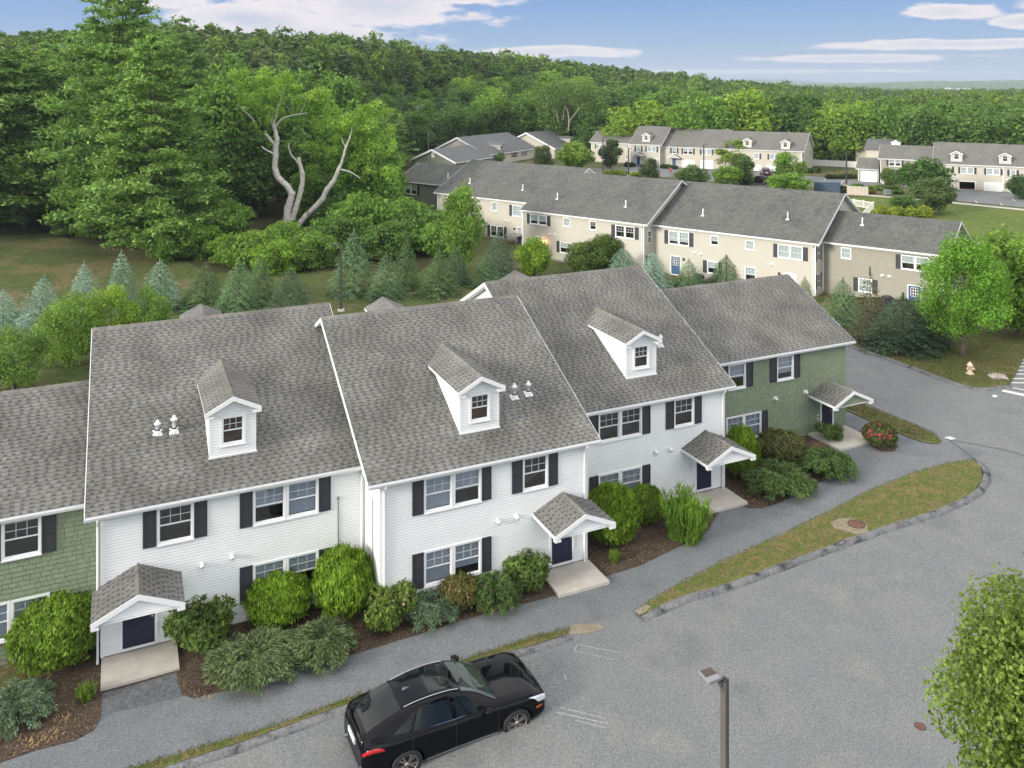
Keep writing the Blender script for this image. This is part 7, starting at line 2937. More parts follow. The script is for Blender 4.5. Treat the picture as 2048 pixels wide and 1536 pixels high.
def make_car(label, paint, loc, rz, scale=(1.23, 1.23, 1.10), name='parked_car', full=True):
    root = empty(name, loc, rz, label, 'car')
    root.scale = scale
    xs = [2.46, 2.43, 2.36, 2.25] + list(np.linspace(2.1, -2.1, 36)) + [-2.22, -2.33, -2.41, -2.46]
    me = loft(body_pt, xs, 9, 2)
    me.materials.append(M[paint])
    body = bpy.data.objects.new('body', me)
    COL.objects.link(body)
    cut = MB()
    for ax in (1.50, -1.42):
        for sy in (-1, 1):
            cut.tube([(ax, sy * .66, .37), (ax, sy * 1.3, .37)], .445, 28)
    co = cut.build('cut', M['rubber'])
    md_ = body.modifiers.new('b', 'BOOLEAN')
    md_.object = co
    md_.operation = 'DIFFERENCE'
    md_.solver = 'EXACT'
    dg = bpy.context.evaluated_depsgraph_get()
    me2 = bpy.data.meshes.new_from_object(body.evaluated_get(dg))
    body.modifiers.clear()
    body.data = me2
    if len(me2.materials) == 0:
        me2.materials.append(M[paint])
    bpy.data.objects.remove(co)
    body.parent = root
    cab = loft(cab_pt, list(np.linspace(1.06, -2.42, 60)), 5, 2)
    cab.materials.append(M[paint])
    link('cabin', cab, root)

    def P(nm, args_list, mat, parent=root):
        V, Fc = [], []
        for fn, kw in args_list:
            v, f = patch(fn, **kw)
            Fc += [tuple(len(V) + i for i in q) for q in f]
            V += v
        me_ = mesh_np(nm, V, Fc, [M[mat]], smooth=True)
        return link(nm, me_, parent)
    both = (-1, 1)
    for sd in both:
        P('side_window', [(cab_pt, dict(x0=.80, x1=-.08, x0b=.22, x1b=-.12, s0=1.12, s1=1.90, side=sd))], 'car_glass')
        P('side_window', [(cab_pt, dict(x0=-.20, x1=-1.22, x0b=-.22, x1b=-1.02, s0=1.12, s1=1.88, side=sd))], 'car_glass')
        P('side_window', [(cab_pt, dict(x0=-1.30, x1=-1.78, x0b=-1.10, x1b=-1.22, s0=1.15, s1=1.80, side=sd))], 'car_glass')
        P('window_trim', [(cab_pt, dict(x0=.88, x1=-1.92, s0=1.02, s1=1.10, side=sd, off=.008, n=24, m=1))], 'chrome')
        P('headlight', [(body_pt, dict(x0=2.42, x1=2.12, x0b=2.36, x1b=1.84, s0=4.35, s1=5.95, side=sd, off=.014))], 'clear_lens')
        P('tail_light', [(body_pt, dict(x0=-2.435, x1=-1.95, x1b=-2.12, s0=4.75, s1=5.75, side=sd, off=.012))], 'red_lens')
        P('side_marker', [(body_pt, dict(x0=2.24, x1=2.06, s0=3.3, s1=3.7, side=sd, off=.010, n=4, m=2))], 'orange_lens')
        mb = MB()
        mb.tube([(.70, sd * .88, 1.08), (.66, sd * .99, 1.12)], .035, 6)
        mb.tube([(.78, sd * 1.07, 1.13), (.74, sd * 1.07, 1.13), (.66, sd * 1.07, 1.14), (.60, sd * 1.07, 1.14), (.585, sd * 1.07, 1.14)], [.04, .085, .115, .11, .09], 12)
        mb.build('wing_mirror', M[paint], root)
        for x in (.02, -1.02):
            p = body_pt(x, 5.35)
            mb = MB()
            mb.tube([(x - .11, sd * (p.y + .028), p.z + .005), (x + .11, sd * (p.y + .028), p.z)], .016, 6)
            mb.build('door_handle', M[paint if x else paint], root)
        # shut lines
        mb = MB()
        for xx in (.98, -.15, -1.28):
            pts = []
            for q in np.linspace(1.0, 5.95, 12):
                xq = xx - (.22 * max(0, (3.0 - q) / 2) if xx < -1 else 0)
                p = body_pt(xq, q)
                pts.append((p.x, sd * (p.y + .0005), p.z))
            mb.tube(pts, .0055, 4, smooth=False, caps=False)
        o = mb.build('shut_line', M['rubber'], root)
        mb = MB()
        pts = [(x, sd * (body_pt(x, .6).y + .006), body_pt(x, .6).z) for x in np.linspace(.98, -.92, 9)]
        mb.tube(pts, .016, 5)
        mb.build('sill_trim', M['metal_grey'], root)
    # windscreen, rear window, sunroof across the centre line
    def top_patch(nm, x0, x1, k0, k1, mat, off=.007, s0=3.0, n=10):
        V, Fc = [], []
        m = 12
        for i in range(n + 1):
            x = x0 + (x1 - x0) * i / n
            kk = k0 + (k1 - k0) * i / n
            for j in range(m + 1):
                y = -1 + 2 * j / m
                q = 5 - (5 - s0) * abs(y) * kk
                p = cab_pt(x, q)
                V.append((p.x, (1 if y > 0 else -1) * p.y, p.z + off))
        for i in range(n):
            for j in range(m):
                a = i * (m + 1) + j
                Fc.append((a, a + 1, a + m + 2, a + m + 1))
        return link(nm, mesh_np(nm, V, Fc, [M[mat]], smooth=True), root)
    top_patch('windscreen', 1.02, .12, 1.02, .98, 'screen_glass', .010, 2.6)
    top_patch('rear_window', -1.42, -2.28, .92, 1.0, 'car_glass', .008, 2.9)
    top_patch('sunroof', -.02, -.66, .72, .70, 'car_glass', .007, 3.0)
    mb = MB()
    mb.add([(-.98, 0, 1.70), (-1.20, 0, 1.685), (-1.17, 0, 1.765), (-1.20, .03, 1.685), (-1.20, -.03, 1.685)], [(0, 3, 2), (0, 2, 4), (3, 1, 2), (1, 4, 2)])
    mb.build('roof_antenna', M['metal_grey'], root)
    for sd in both:
        mb = MB()
        mb.tube([(x, sd * (cab_pt(x, 3.15).y), cab_pt(x, 3.15).z + .022) for x in np.linspace(.05, -1.35, 8)], .011, 5)
        mb.build('roof_rail', M['chrome'], root)
    mb = MB()
    mb.tube([(.80, -.55, 1.27), (1.06, -.1, 1.16), (1.05, .6, 1.14)], .011, 4)
    mb.build('wiper', M['rubber'], root)
    # boot lip, plate, exhausts, grille
    mb = MB()
    mb.tube([(-2.36, -.62, 1.215), (-2.44, -.3, 1.235), (-2.46, 0, 1.24), (-2.44, .3, 1.235), (-2.36, .62, 1.215)], [.018, .03, .03, .03, .018], 6)
    mb.build('boot_spoiler', M[paint], root)
    mb = MB()
    mb.box(-2.50, -2.462, -.26, .26, .80, .94)
    mb.build('number_plate', M['plate'], root)
    for sd in both:
        mb = MB()
        mb.tube([(-2.38, sd * .58, .36), (-2.50, sd * .58, .36)], .055, 10)
        mb.build('exhaust', M['chrome'], root)
        mb = MB()
        mb.box(2.455, 2.485, *sorted((sd * .04, sd * .34)), .52, .72)
        mb.build('grille', M['rubber'], root)
    # wheels
    tyre = MB()
    for (prof, mi) in (([(.27, -.10), (.36, -.115), (.382, -.09), (.385, 0), (.382, .09), (.36, .115), (.27, .10)], 0),):
        n = 32
        vs = [(r_ * math.cos(2 * math.pi * k / n), y, r_ * math.sin(2 * math.pi * k / n)) for r_, y in prof for k in range(n)]
        tyre.add(vs, [(i * n + k, i * n + (k + 1) % n, (i + 1) * n + (k + 1) % n, (i + 1) * n + k) for i in range(len(prof) - 1) for k in range(n)], 0, True)
    tm_ = tyre.mesh('tyre', [M['rubber']])
    rim = MB()
    n = 32
    prof = [(.275, -.105), (.262, -.108), (.255, -.09), (.25, .08)]
    vs = [(r_ * math.cos(2 * math.pi * k / n), y, r_ * math.sin(2 * math.pi * k / n)) for r_, y in prof for k in range(n)]
    rim.add(vs, [(i * n + k, i * n + (k + 1) % n, (i + 1) * n + (k + 1) % n, (i + 1) * n + k) for i in range(3) for k in range(n)], 0, True)
    for k in range(5):
        for d_ in (-.20, .20):
            a0 = 2 * math.pi * k / 5
            a1 = a0 + d_
            p0 = Vector((math.cos(a0 + d_ * .5) * .05, -.085, math.sin(a0 + d_ * .5) * .05))
            p1 = Vector((math.cos(a1) * .262, -.095, math.sin(a1) * .262))
            dr = (p1 - p0).normalized()
            sx = Vector((0, 1, 0)).cross(dr).normalized()
            q = []
            for p, wd in ((p0, .022), (p1, .017)):
                q += [p - sx * wd - Vector((0, .008, 0)), p + sx * wd - Vector((0, .008, 0)), p + sx * wd + Vector((0, .03, 0)), p - sx * wd + Vector((0, .03, 0))]
            rim.add(q, [(0, 1, 5, 4), (1, 2, 6, 5), (2, 3, 7, 6), (3, 0, 4, 7)])
    m_ = 12
    vs = [(r_ * math.cos(2 * math.pi * k / m_), y, r_ * math.sin(2 * math.pi * k / m_)) for r_, y in ((.062, -.06), (.058, -.103), (.0, -.108)) for k in range(m_)]
    rim.add(vs, [(i * m_ + k, i * m_ + (k + 1) % m_, (i + 1) * m_ + (k + 1) % m_, (i + 1) * m_ + k) for i in range(2) for k in range(m_)], 0, True)
    rm = rim.mesh('rim', [M['alloy']])
    disc = MB().tube([(0, .02, 0), (0, .04, 0)], .255, 24).mesh('brake_disc', [M['metal_dark']])
    for ax in (1.50, -1.42):
        for sd in both:
            w = empty('wheel', (ax, sd * .885, .385))
            w.parent = root
            w.rotation_euler = (0, .5 + ax, 0 if sd < 0 else math.pi)
            for nm, mm in (('tyre', tm_), ('rim', rm), ('brake_disc', disc)):
                link(nm, mm, w)
    return root


ca, sa_ = math.cos(R(26.7)), math.sin(R(26.7))
mx_, my_ = -1.457, 25.37
make_car('black coupe-backed SUV parked on the road in front of the left white house', 'car_paint', (mx_ - 1.13 * sa_ - .05 * ca, my_ + 1.13 * ca - .05 * sa_, .004), R(26.7), scale=(1.215, 1.23, 1.0))
X, Y = gp(1538, 354)
make_car('dark maroon SUV parked before the right garage house, seen from behind', 'maroon_paint', (X, Y + 2.4, gz(X, Y) + .03), R(78), scale=(1.1, 1.15, 1.1))
X, Y = gp(1514, 368)
make_car('black car half hidden between the bright trees on the far drive', 'car_paint', (X, Y, gz(X, Y) + .03), R(150), scale=(1.1, 1.1, 1.0))

# ------------------------------------------------------------------ lamp posts, signs, fences and small things
def lamp_post(label, X, Y, g, H, w=.075, head='box', hd=-1, base=True, group='tall dark lamp posts'):
    root = empty('lamp_post', (X, Y, g), 0, label, 'lamp post', group)
    mb = MB()
    mb.hexa([(-w, -w, 0), (w, -w, 0), (w, w, 0), (-w, w, 0), (-w * .9, -w * .9, H), (w * .9, -w * .9, H), (w * .9, w * .9, H), (-w * .9, w * .9, H)])
    p = mb.build('pole', M['metal_dark'], root)
    if base:
        mb = MB()
        mb.lathe([(.34, -.1), (.34, .10), (.30, .13), (0, .13)], 16)
        mb.build('concrete_footing', M['concrete'], root)
    mb = MB()
    mb.tube([(0, 0, H - .12), (hd * .25, .04, H + .0)], .04, 6)
    mb.build('arm', M['metal_dark'], root)
    mb = MB()
    mb.box(*sorted((hd * .22, hd * .85)), -.17, .20, H - .03, H + .07)
    mb.build('lamp_head', M['metal_dark'], root)
    return root


# the near post: its head seen from above
root = empty('lamp_post', (4.985, 19.98, 0), 0, 'nearest lamp post with a flat lamp head, standing in the foreground road area', 'lamp post', 'tall dark lamp posts')
M['post_grey'] = mat_plain('bronze_grey_post', (.105, .10, .095), .5, noise=.12, scale=2)
M['lamp_shell'] = mat_plain('pale_lamp_shell', (.24, .24, .26), .4)
M['lamp_brown'] = mat_plain('brown_heat_sink', (.085, .065, .05), .55)
mb = MB()
w = .076
mb.hexa([(-w, -w, 0), (w, -w, 0), (w, w, 0), (-w, w, 0), (-w * .95, -w * .95, 6.0), (w * .95, -w * .95, 6.0), (w * .95, w * .95, 6.0), (-w * .95, w * .95, 6.0)])
p = mb.build('pole', M['post_grey'], root)
p.rotation_euler = (0, 0, .75)
mb = MB()
mb.box(-.07, .07, -.07, .07, 6.0, 6.035)
mb.tube([(0, 0, 6.015), (0, 0, 6.06)], .03, 8)
c_ = mb.build('pole_cap', M['metal_dark'], root)
c_.rotation_euler = (0, 0, .75)
mb = MB()
mb.tube([(-.03, -.03, 5.80), (-.12, -.04, 5.93), (-.20, -.02, 6.10)], [.05, .05, .04], 8)
mb.tube([(-.12, -.10, 6.10), (-.20, .10, 6.12)], .035, 8)
mb.build('arm', M['post_grey'], root)
Z1 = 6.14
cs = [(4.37 - 4.985, 20.03 - 19.98), (4.54 - 4.985, 19.62 - 19.98), (4.87 - 4.985, 19.79 - 19.98), (4.71 - 4.985, 20.16 - 19.98)]
mb = MB()
cen = (sum(c[0] for c in cs) / 4, sum(c[1] for c in cs) / 4)
low = [(cen[0] + (x - cen[0]) * .96, cen[1] + (y - cen[1]) * .96, Z1 - .02) for x, y in cs]
mid = [(x, y, Z1 + .01) for x, y in cs]
up_ = [(cen[0] + (x - cen[0]) * .95, cen[1] + (y - cen[1]) * .95, Z1 + .05) for x, y in cs]
mb.add(low + mid + up_, [(3, 2, 1, 0), (8, 9, 10, 11)] + [(i, (i + 1) % 4, 4 + (i + 1) % 4, 4 + i) for i in range(4)] + [(4 + i, 4 + (i + 1) % 4, 8 + (i + 1) % 4, 8 + i) for i in range(4)])
mb.build('lamp_head', M['lamp_shell'], root)
mb = MB()
A, B, C_, D_ = [Vector(q) for q in up_]
f0, f1 = .06, .60
q = []
for s_, t_ in ((f0, f0), (f0, 1 - f0), (f1, 1 - f0), (f1, f0)):
    a = A.lerp(D_, t_)
    b = B.lerp(C_, t_)
    q.append(a.lerp(b, s_))
q2 = [(p.x, p.y, p.z + .014) for p in q]
q1 = [(p.x, p.y, p.z - .005) for p in q]
mb.hexa(q1 + q2)
for k in range(7):
    t0 = (k + .3) / 7.2
    a, b = q[0].lerp(q[1], t0), q[3].lerp(q[2], t0)
    mb.tube([(a.x, a.y, a.z + .016), (b.x, b.y, b.z + .016)], .006, 4)
mb.build('heat_sink', M['lamp_brown'], root)

for u, vb, vt, lab in [(682, 621, 489, 'lamp post on the back lawn beside the tallest spruce'), (1407.5, 345, 289, 'lamp post in front of the two white garage doors'),
                       (1257, 352, 297, 'lamp post before the dark round tree and the blue door'), (1205.7, 345, 276, 'lamp post in front of the low left end of the garage row'),
                       (1692.8, 371, 304, 'lamp post beside the blue metal box')]:
    X, Y = gp(u, vb)
    lamp_post(lab, X, Y, gz(X, Y), 20 - (vt - 165) * Y / FP - gz(X, Y), w=.10 if Y < 100 else .13, hd=-1 if Y < 100 else 1)

# utility pole in front of the dark wood
Y = 236.0
X = (835 - 1024) * Y / FP
z0 = wood_z(X, Y)
H = 20 - (212 - 165) * Y / FP - z0
root = empty('utility_pole', (X, Y, z0), .5, 'thin grey pole with a crossarm before the dark wood', 'utility pole')
MB().tube([(0, 0, 0), (0, 0, H)], [.20, .13], 8).build('pole', M['metal_grey'], root)
mb = MB()
mb.box(-1.1, 1.1, -.08, .08, H - .55, H - .38)
mb.box(-.9, .9, -.3, -.15, H - .12, H)
mb.build('crossarm', M['metal_grey'], root)
Y = 216.0
X = (857 - 1024) * Y / FP
root = empty('light_pole', (X, Y, -1.5), 0, 'thin plain pole standing behind the sage green gable', 'pole')
MB().tube([(0, 0, 0), (0, 0, 9.3)], [.12, .08], 6).build('pole', M['metal_grey'], root)

# stop sign
X, Y = gp(1341, 354)
g = gz(X, Y)
s_ = Y / FP
zc = 20 - (339.8 - 165) * s_
root = empty('stop_sign', (X, Y, g), -.05, 'red octagonal stop sign before the white garage doors', 'sign')
MB().box(-.05, .05, .03, .09, 0, zc - g + .4).build('post', M['metal_grey'], root)
for rr_, y_, mt, nm in ((4.1 * s_, 0.0, 'paintline', 'sign_border'), (3.7 * s_, -.02, 'red_sign', 'sign_plate')):
    pl_ = [(rr_ * math.cos(R(22.5 + 45 * k)), rr_ * math.sin(R(22.5 + 45 * k)) + zc - g) for k in range(8)]
    MB().prism(pl_, 1, y_ - .01, y_ + .015).build(nm, M[mt], root)
t = text_on(root, (0, 0, 0), 'STOP', 0, zc - g, -.035, 2.5 * s_, 'paintline', 'sign_lettering')
t.scale = (.95, 1.15, 1)

# small white sign by the hedges
X, Y = gp(1765.8, 373)
g = gz(X, Y)
root = empty('small_sign', (X, Y, g), 0, 'small white square sign on a post between the hedges', 'sign')
MB().box(-.04, .04, 0, .06, 0, 1.0).build('post', M['metal_grey'], root)
MB().box(-.24, .24, -.03, 0, .55, 1.05).build('sign_plate', M['paintline'], root)

# blue metal container, beige screens, transformer
X0, Y0 = gp(1629.3, 387.5)
X1, Y1 = gp(1680.5, 389.2)
g = gz(X0, Y0)
L_ = math.hypot(X1 - X0, Y1 - Y0)
root = empty('metal_container', (X0, Y0, g), math.atan2(Y1 - Y0, X1 - X0), 'slate blue metal container behind the long weathered roof', 'container')
H = 23.5 * Y0 / FP
MB().box(0, L_, 0, 2.2, 0, H - .15).build('body', M['slate_metal'], root)
MB().box(-.05, L_ + .05, -.05, 2.25, H - .15, H).build('lid', M['slate_metal'], root)
for i in range(3):
    o = MB().box(L_ * (.03 + .33 * i), L_ * (.30 + .33 * i), -.05, -.001, .15, H - .3).build('door_panel', M['slate_metal'], root)
    MB().box(L_ * (.26 + .33 * i), L_ * (.28 + .33 * i), -.09, -.051, H * .45, H * .55).build('handle', M['metal_grey'], o)
for i, (u0, u1) in enumerate([(1698.7, 1710.4), (1711.9, 1723.7), (1725.2, 1737.7)]):
    Xa, Ya = gp(u0, 389.5 + i * .6)
    Xb, Yb_ = gp(u1, 389.9 + i * .6)
    g = gz(Xa, Ya)
    L_ = Xb - Xa
    root = empty('screen_panel', (Xa, Ya, g), 0, 'beige vinyl utility screen, %s of three beside the blue container' % ['leftmost', 'middle', 'rightmost'][i], 'screen', 'beige utility screens')
    H = 17.2 * Ya / FP
    MB().box(.06, L_ - .06, .02, .08, .05, H - .05).build('board_panel', M['beige_panel'], root)
    mb = MB()
    mb.box(0, .06, 0, .1, 0, H)
    mb.box(L_ - .06, L_, 0, .1, 0, H)
    mb.box(.06, L_ - .06, 0, .1, H - .08, H)
    mb.build('frame', M['paintline'], root)
    MB().box(0, L_, .1, 1.2, 0, H * .9).build('enclosure', M['beige_panel'], root)
X, Y = gp(1777, 391)
root = empty('transformer_box', (X, Y, gz(X, Y)), 0, 'small grey green transformer box among the low hedges', 'transformer')
M['trans'] = mat_plain('grey_green_enamel', (.20, .25, .22), .5)
MB().box(-.55, .55, 0, .9, .1, .9).build('cabinet', M['trans'], root)
MB().hexa([(-.58, -.04, .9), (.58, -.04, .9), (.58, .94, .9), (-.58, .94, .9), (-.55, 0, .98), (.55, 0, .98), (.55, .9, 1.02), (-.55, .9, 1.02)]).build('lid', M['metal_grey'], root)

# white vinyl fence at the back, white picket fence behind the long row
def fence(name, label, pts, H, panel=True, seg=2.6):
    root = empty(name, (pts[0][0], pts[0][1], gz(*pts[0])), 0, label, 'fence')
    ox, oy, g = pts[0][0], pts[0][1], gz(*pts[0])
    for (xa, ya), (xb, yb2) in zip(pts[:-1], pts[1:]):
        L_ = math.hypot(xb - xa, yb2 - ya)
        n = max(1, round(L_ / seg))
        dx, dy = (xb - xa) / L_, (yb2 - ya) / L_
        nx, ny = -dy, dx

        def bx(mb, s0, s1, t, z0, z1, tk):
            P_ = [(s0, t - tk), (s1, t - tk), (s1, t + tk), (s0, t + tk)]
            mb.hexa([(xa - ox + dx * s + nx * q, ya - oy + dy * s + ny * q, z) for z in (z0, z1) for s, q in P_])
        for k in range(n + 1):
            s0 = L_ * k / n
            mb = MB()
            bx(mb, s0 - .08, s0 + .08, 0, 0, H + .06, .08)
            mb.add([(xa - ox + dx * (s0 + a_) + nx * b_, ya - oy + dy * (s0 + a_) + ny * b_, H + .06 + c__) for a_, b_, c__ in ((-.1, -.1, 0), (.1, -.1, 0), (.1, .1, 0), (-.1, .1, 0), (0, 0, .1))], [(0, 1, 4), (1, 2, 4), (2, 3, 4), (3, 0, 4)])
            mb.build('post', M['vinyl_fence'], root)
        for k in range(n):
            s0, s1 = L_ * k / n + .08, L_ * (k + 1) / n - .08
            mb = MB()
            bx(mb, s0, s1, 0, .08, .2, .03)
            bx(mb, s0, s1, 0, H - .14, H - .02, .03)
            r_ = mb.build('rail', M['vinyl_fence'], root)
            mb = MB()
            if panel:
                m = int((s1 - s0) / .28)
                for q in range(m):
                    bx(mb, s0 + (s1 - s0) * q / m + .006, s0 + (s1 - s0) * (q + 1) / m - .006, 0, .2, H - .14, .012)
                o = mb.build('board', M['vinyl_fence'], root)
            else:
                m = int((s1 - s0) / .16)
                for q in range(m):
                    c_ = s0 + (s1 - s0) * (q + .5) / m
                    bx(mb, c_ - .035, c_ + .035, -.04, .02, H, .008)
                o = mb.build('picket', M['vinyl_fence'], root)
            o['kind'] = 'stuff'
    return root


fence('vinyl_fence', 'white vinyl board fence below the wood, between the two garage rows', [gp(1612, 331), gp(1714, 336.2)], 1.62)
fence('picket_fence', 'white picket fence corner behind the weathered roofs', [gp(1688, 411), gp(1708.5, 412.5), gp(1747, 418.5), gp(1722, 444)], 1.15, panel=False, seg=2.2)

# hydrant
X, Y = gp(1940, 749)
root = empty('fire_hydrant', (X, Y, gz(X, Y) + .04), .5, 'cream painted fire hydrant near the kerb', 'hydrant')
root.scale = (1.3, 1.3, 1.22)
mb = MB()
mb.lathe([(0, 0), (.20, 0), (.20, .05), (.12, .06), (.115, .42), (.15, .43), (.15, .47), (.13, .50), (.10, .57), (.05, .62), (.03, .63), (.03, .67), (0, .67)], 16)
mb.build('barrel', M['hydrant'], root)
for a in (0, math.pi, -math.pi / 2):
    d = (math.cos(a), math.sin(a))
    s_ = 1.25 if a < 0 else 1
    MB().tube([(d[0] * .08, d[1] * .08, .33), (d[0] * .20, d[1] * .20, .33), (d[0] * .201, d[1] * .201, .33), (d[0] * .235, d[1] * .235, .33)], [.05 * s_, .05 * s_, .062 * s_, .055 * s_], 10).build('outlet_cap', M['hydrant'], root)

# boulder
X, Y = gp(1996, 757)
bm = bmesh.new()
bmesh.ops.create_icosphere(bm, subdivisions=3, radius=1)
rk = random.Random(5)
ph = [rk.uniform(0, 6) for _ in range(6)]
for v in bm.verts:
    k = 1 + .16 * math.sin(3 * v.co.x + ph[0]) * math.sin(3 * v.co.y + ph[1]) + .10 * math.sin(6 * v.co.z + 5 * v.co.x + ph[2]) + .05 * math.sin(11 * v.co.y + ph[3])
    v.co = Vector((v.co.x * .62 * k, v.co.y * .34 * k, v.co.z * .22 * k + .08))
me = bpy.data.meshes.new('boulder')
bm.to_mesh(me)
bm.free()
o = link('boulder', me, None, M['rock'])
o.location = (X, Y, gz(X, Y) + .03)
o.rotation_euler = (0, 0, -.5)
tag(o, 'low grey boulder in the grass behind the kerb, right of the hydrant', 'boulder')

# manhole covers
for u, v, r_, lab in ((1713, 1053, .33, 'round rusty manhole cover in the sandy patch of the verge'), (1840, 1453, .15, 'small rusty round cover in the road by the foreground tree')):
    X, Y = gp(u, v)
    z = gz(X, Y) + (.11 if v < 1100 else .004)
    root = empty('manhole_cover', (X, Y, z), 0, lab, 'manhole cover')
    mb = MB().lathe([(r_ * 1.12, -.02), (r_ * 1.12, .012), (r_ * 1.02, .012), (r_ * 1.02, .004)], 28)
    mb.build('rim', M['iron'], root)
    mb = MB().lathe([(r_ * 1.0, .004), (r_ * .98, .016), (0, .016)], 28)
    for k in range(-3, 4):
        w_ = math.sqrt(max(0, (r_ * .9) ** 2 - (k * r_ * .26) ** 2))
        mb.box(-w_, w_, k * r_ * .26 - .012, k * r_ * .26 + .012, .0165, .024)
    mb.build('lid', M['rust'], root)

# worn rings where the kerb is broken
for u, v, a_, b_, dz in ((1297, 1224, 11, 5.5, .03), (1084, 1293.5, 12, 6, .02), (1683, 1092.5, 9, 5, .16)):
    ring = []
    n = 14
    for rad in (1.0, .72):
        P_ = [(u + a_ * rad * math.cos(6.283 * k / n), v + b_ * rad * math.sin(6.283 * k / n) - 2 * math.cos(6.283 * k / n)) for k in range(n + 1)]
        ring.append(P_)
    V = []
    for P_ in ring:
        for q in P_:
            X, Y = gp(*q)
            V.append((X, Y, gz(X, Y) + dz))
    Fc = [(k, k + 1, n + 1 + k + 1, n + 1 + k) for k in range(n)]
    o = link('asphalt_scar', mesh_np('asphalt_scar', V, Fc, [M['iron']]))
    o['kind'] = 'structure'

# air conditioners behind the weathered row
for u, v, lab in ((1775, 612, 'round topped dark air conditioner by the tan end house'), (1399, 566, 'air conditioner against the cream wall beside the small spruce')):
    X, Y = gp(u, v)
    root = empty('air_conditioner', (X, Y, gz(X, Y)), 0, lab, 'air conditioner')
    mb = MB().box(-.42, .42, -.42, .42, .05, .85)
    for k in range(8):
        mb.box(-.43, .43, -.43, -.4201, .12 + .085 * k, .15 + .085 * k)
    mb.build('casing', M['metal_dark'], root)
    MB().lathe([(.36, .86), (.36, .90), (.28, .93), (.0, .94)], 16).build('fan_grille', M['iron'], root)

# low hedges and bright bushes around the far drives
def hedge(u0, u1, v0, v1, c, lab, nm='hedge', kind='rhodo'):
    X, Y = gp((u0 + u1) / 2, v1)
    L_ = (u1 - u0) / 2 * Y / FP
    H = max(.5, (v1 - v0) * .8 * Y / FP)
    root = empty(nm, (X, Y + .6, gz(X, Y)), 0, lab, 'hedge' if nm == 'hedge' else 'bush')
    cl = []
    n = max(2, int(L_ / H * 1.4))
    rr = random.Random(int(u0))
    for i in range(n):
        cl.append((-L_ + 2 * L_ * (i + .5) / n, rr.uniform(-.2, .2), H * .5, L_ / n * 1.25, max(.7, H * .5), H * rr.uniform(.45, .58)))
    o = link('foliage', crown_mesh('foliage', cl, int(900 + 500 * n), .26, int(u0)), root)
    o.color = (c[0], c[1], c[2], 1)
    return root


hedge(1738, 1802, 370.5, 378.5, (.11, .17, .03), 'long clipped hedge right of the beige screens')
hedge(1752, 1768, 376.5, 381, (.12, .17, .04), 'short clipped hedge in front of the long one')
hedge(1786, 1806, 379, 388, (.10, .15, .035), 'clipped hedge right of the small transformer box')
hedge(1681, 1698, 370, 386, (.09, .14, .035), 'dark hedge between the blue container and beige screens')
hedge(1707, 1726, 369, 373.5, (.12, .18, .04), 'low hedge behind the beige screens')
hedge(1738, 1751, 381, 388, (.25, .17, .05), 'orange flowering low plants right of the beige screens', 'flower_bush')
hedge(1752, 1868, 411, 436, (.26, .30, .035), 'wide yellow green bush showing over the weathered roof', 'yellow_bush')
hedge(1322, 1341, 327, 337, (.055, .09, .03), 'dark low hedge left of the blue door under the gable')
hedge(1338, 1355, 330, 338.5, (.05, .085, .03), 'dark low hedge in front of the same blue door')
hedge(1250, 1270, 323, 334, (.05, .085, .03), 'dark hedge by the corner of the single dormer house')
hedge(1208, 1252, 338, 351, (.24, .29, .04), 'yellow green bush between two lamp posts', 'yellow_bush')
hedge(1262, 1284, 343, 354, (.22, .28, .04), 'small yellow green bush left of the small dark tree', 'yellow_bush')
hedge(1300, 1318, 346, 356, (.20, .27, .04), 'small yellow green bush right of the small dark tree', 'yellow_bush')
hedge(1605, 1640, 333, 346, (.08, .13, .035), 'green shrubs at the end wall of the garage row')
hedge(1655, 1714, 346, 358, (.085, .115, .04), 'reddish green hedge along the parking bays by the single garage')
hedge(1895, 1911, 376, 381, (.06, .10, .03), 'small dark hedge left of the open garage')
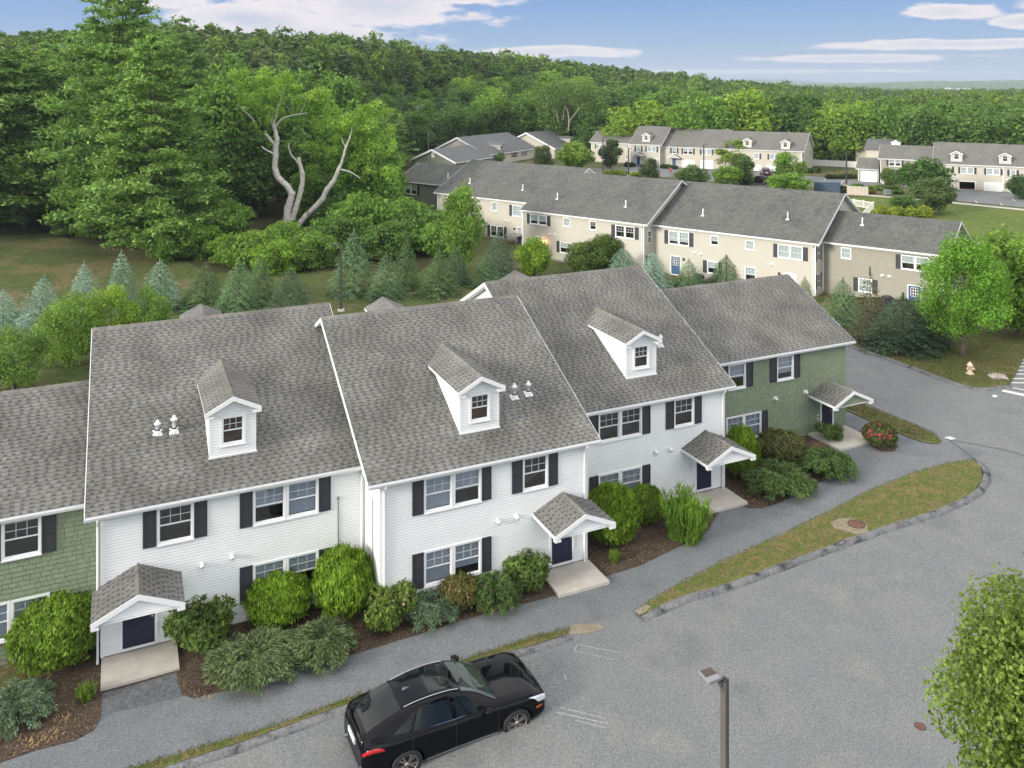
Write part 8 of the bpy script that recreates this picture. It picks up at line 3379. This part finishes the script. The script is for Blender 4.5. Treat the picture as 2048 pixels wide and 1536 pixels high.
hedge(1905, 1945, 472, 490, (.16, .22, .035), 'bright bush showing beside the gable of the tan end house', 'yellow_bush')

# two far houses with blue grey roofs in the trees
for i, (u, v, Y, hw, ln, lab) in enumerate([(1772, 268, 212.0, 3.6, 7, 'blue grey roofed house in the trees, the higher of two'), (1797, 279, 205.0, 4.2, 7, 'blue grey roofed house with a white dormer in the trees, the lower of two')]):
    X = (u - 1024) * Y / FP
    z = 20 - (v - 165) * Y / FP
    root = empty('far_house', (X, Y, -1.5), -.6, lab, 'house')
    zz = z + 1.5
    mb = MB()
    mb.add([(-ln, -hw, zz - 2.2), (ln, -hw, zz - 2.2), (ln, 0, zz), (-ln, 0, zz), (ln, hw, zz - 2.2), (-ln, hw, zz - 2.2)], [(0, 1, 2, 3), (3, 2, 4, 5)])
    mb.add([(-ln, -hw, zz - 2.4), (ln, -hw, zz - 2.4), (ln, -hw, zz - 2.2), (-ln, -hw, zz - 2.2)], [(0, 1, 2, 3)])
    mb.build('roof', M['roof_e'], root)
    mb = MB()
    mb.box(-ln + .5, ln - .5, -hw + .5, hw - .5, 0, zz - 2.3)
    mb.build('wall', M['siding_cream2'], root)
    if i:
        mb = MB()
        mb.box(-1, 1, -hw * .75, 0, zz - 2.0, zz - .6)
        mb.prism([(-1.3, zz - .6), (1.3, zz - .6), (0, zz + .05)], 1, -hw * .8, 0)
        mb.build('dormer', M['white'], root)

# ------------------------------------------------------------------ air
mb = MB()
mb.box(-6500, 6500, -60, 8600, -60, 130)
hz = mb.build('haze', [])
hm = bpy.data.materials.new('haze_air')
hm.use_nodes = True
nt = hm.node_tree
nt.nodes.clear()
ho = nt.nodes.new('ShaderNodeOutputMaterial')
pv = nt.nodes.new('ShaderNodeVolumePrincipled')
pv.inputs['Color'].default_value = (.72, .84, 1, 1)
pv.inputs['Density'].default_value = .00015
pv.inputs['Anisotropy'].default_value = .2
nt.links.new(pv.outputs[0], ho.inputs['Volume'])
hz.data.materials.append(hm)
hz['kind'] = 'stuff'
hz['label'] = 'thin bluish summer haze filling the air to the horizon'
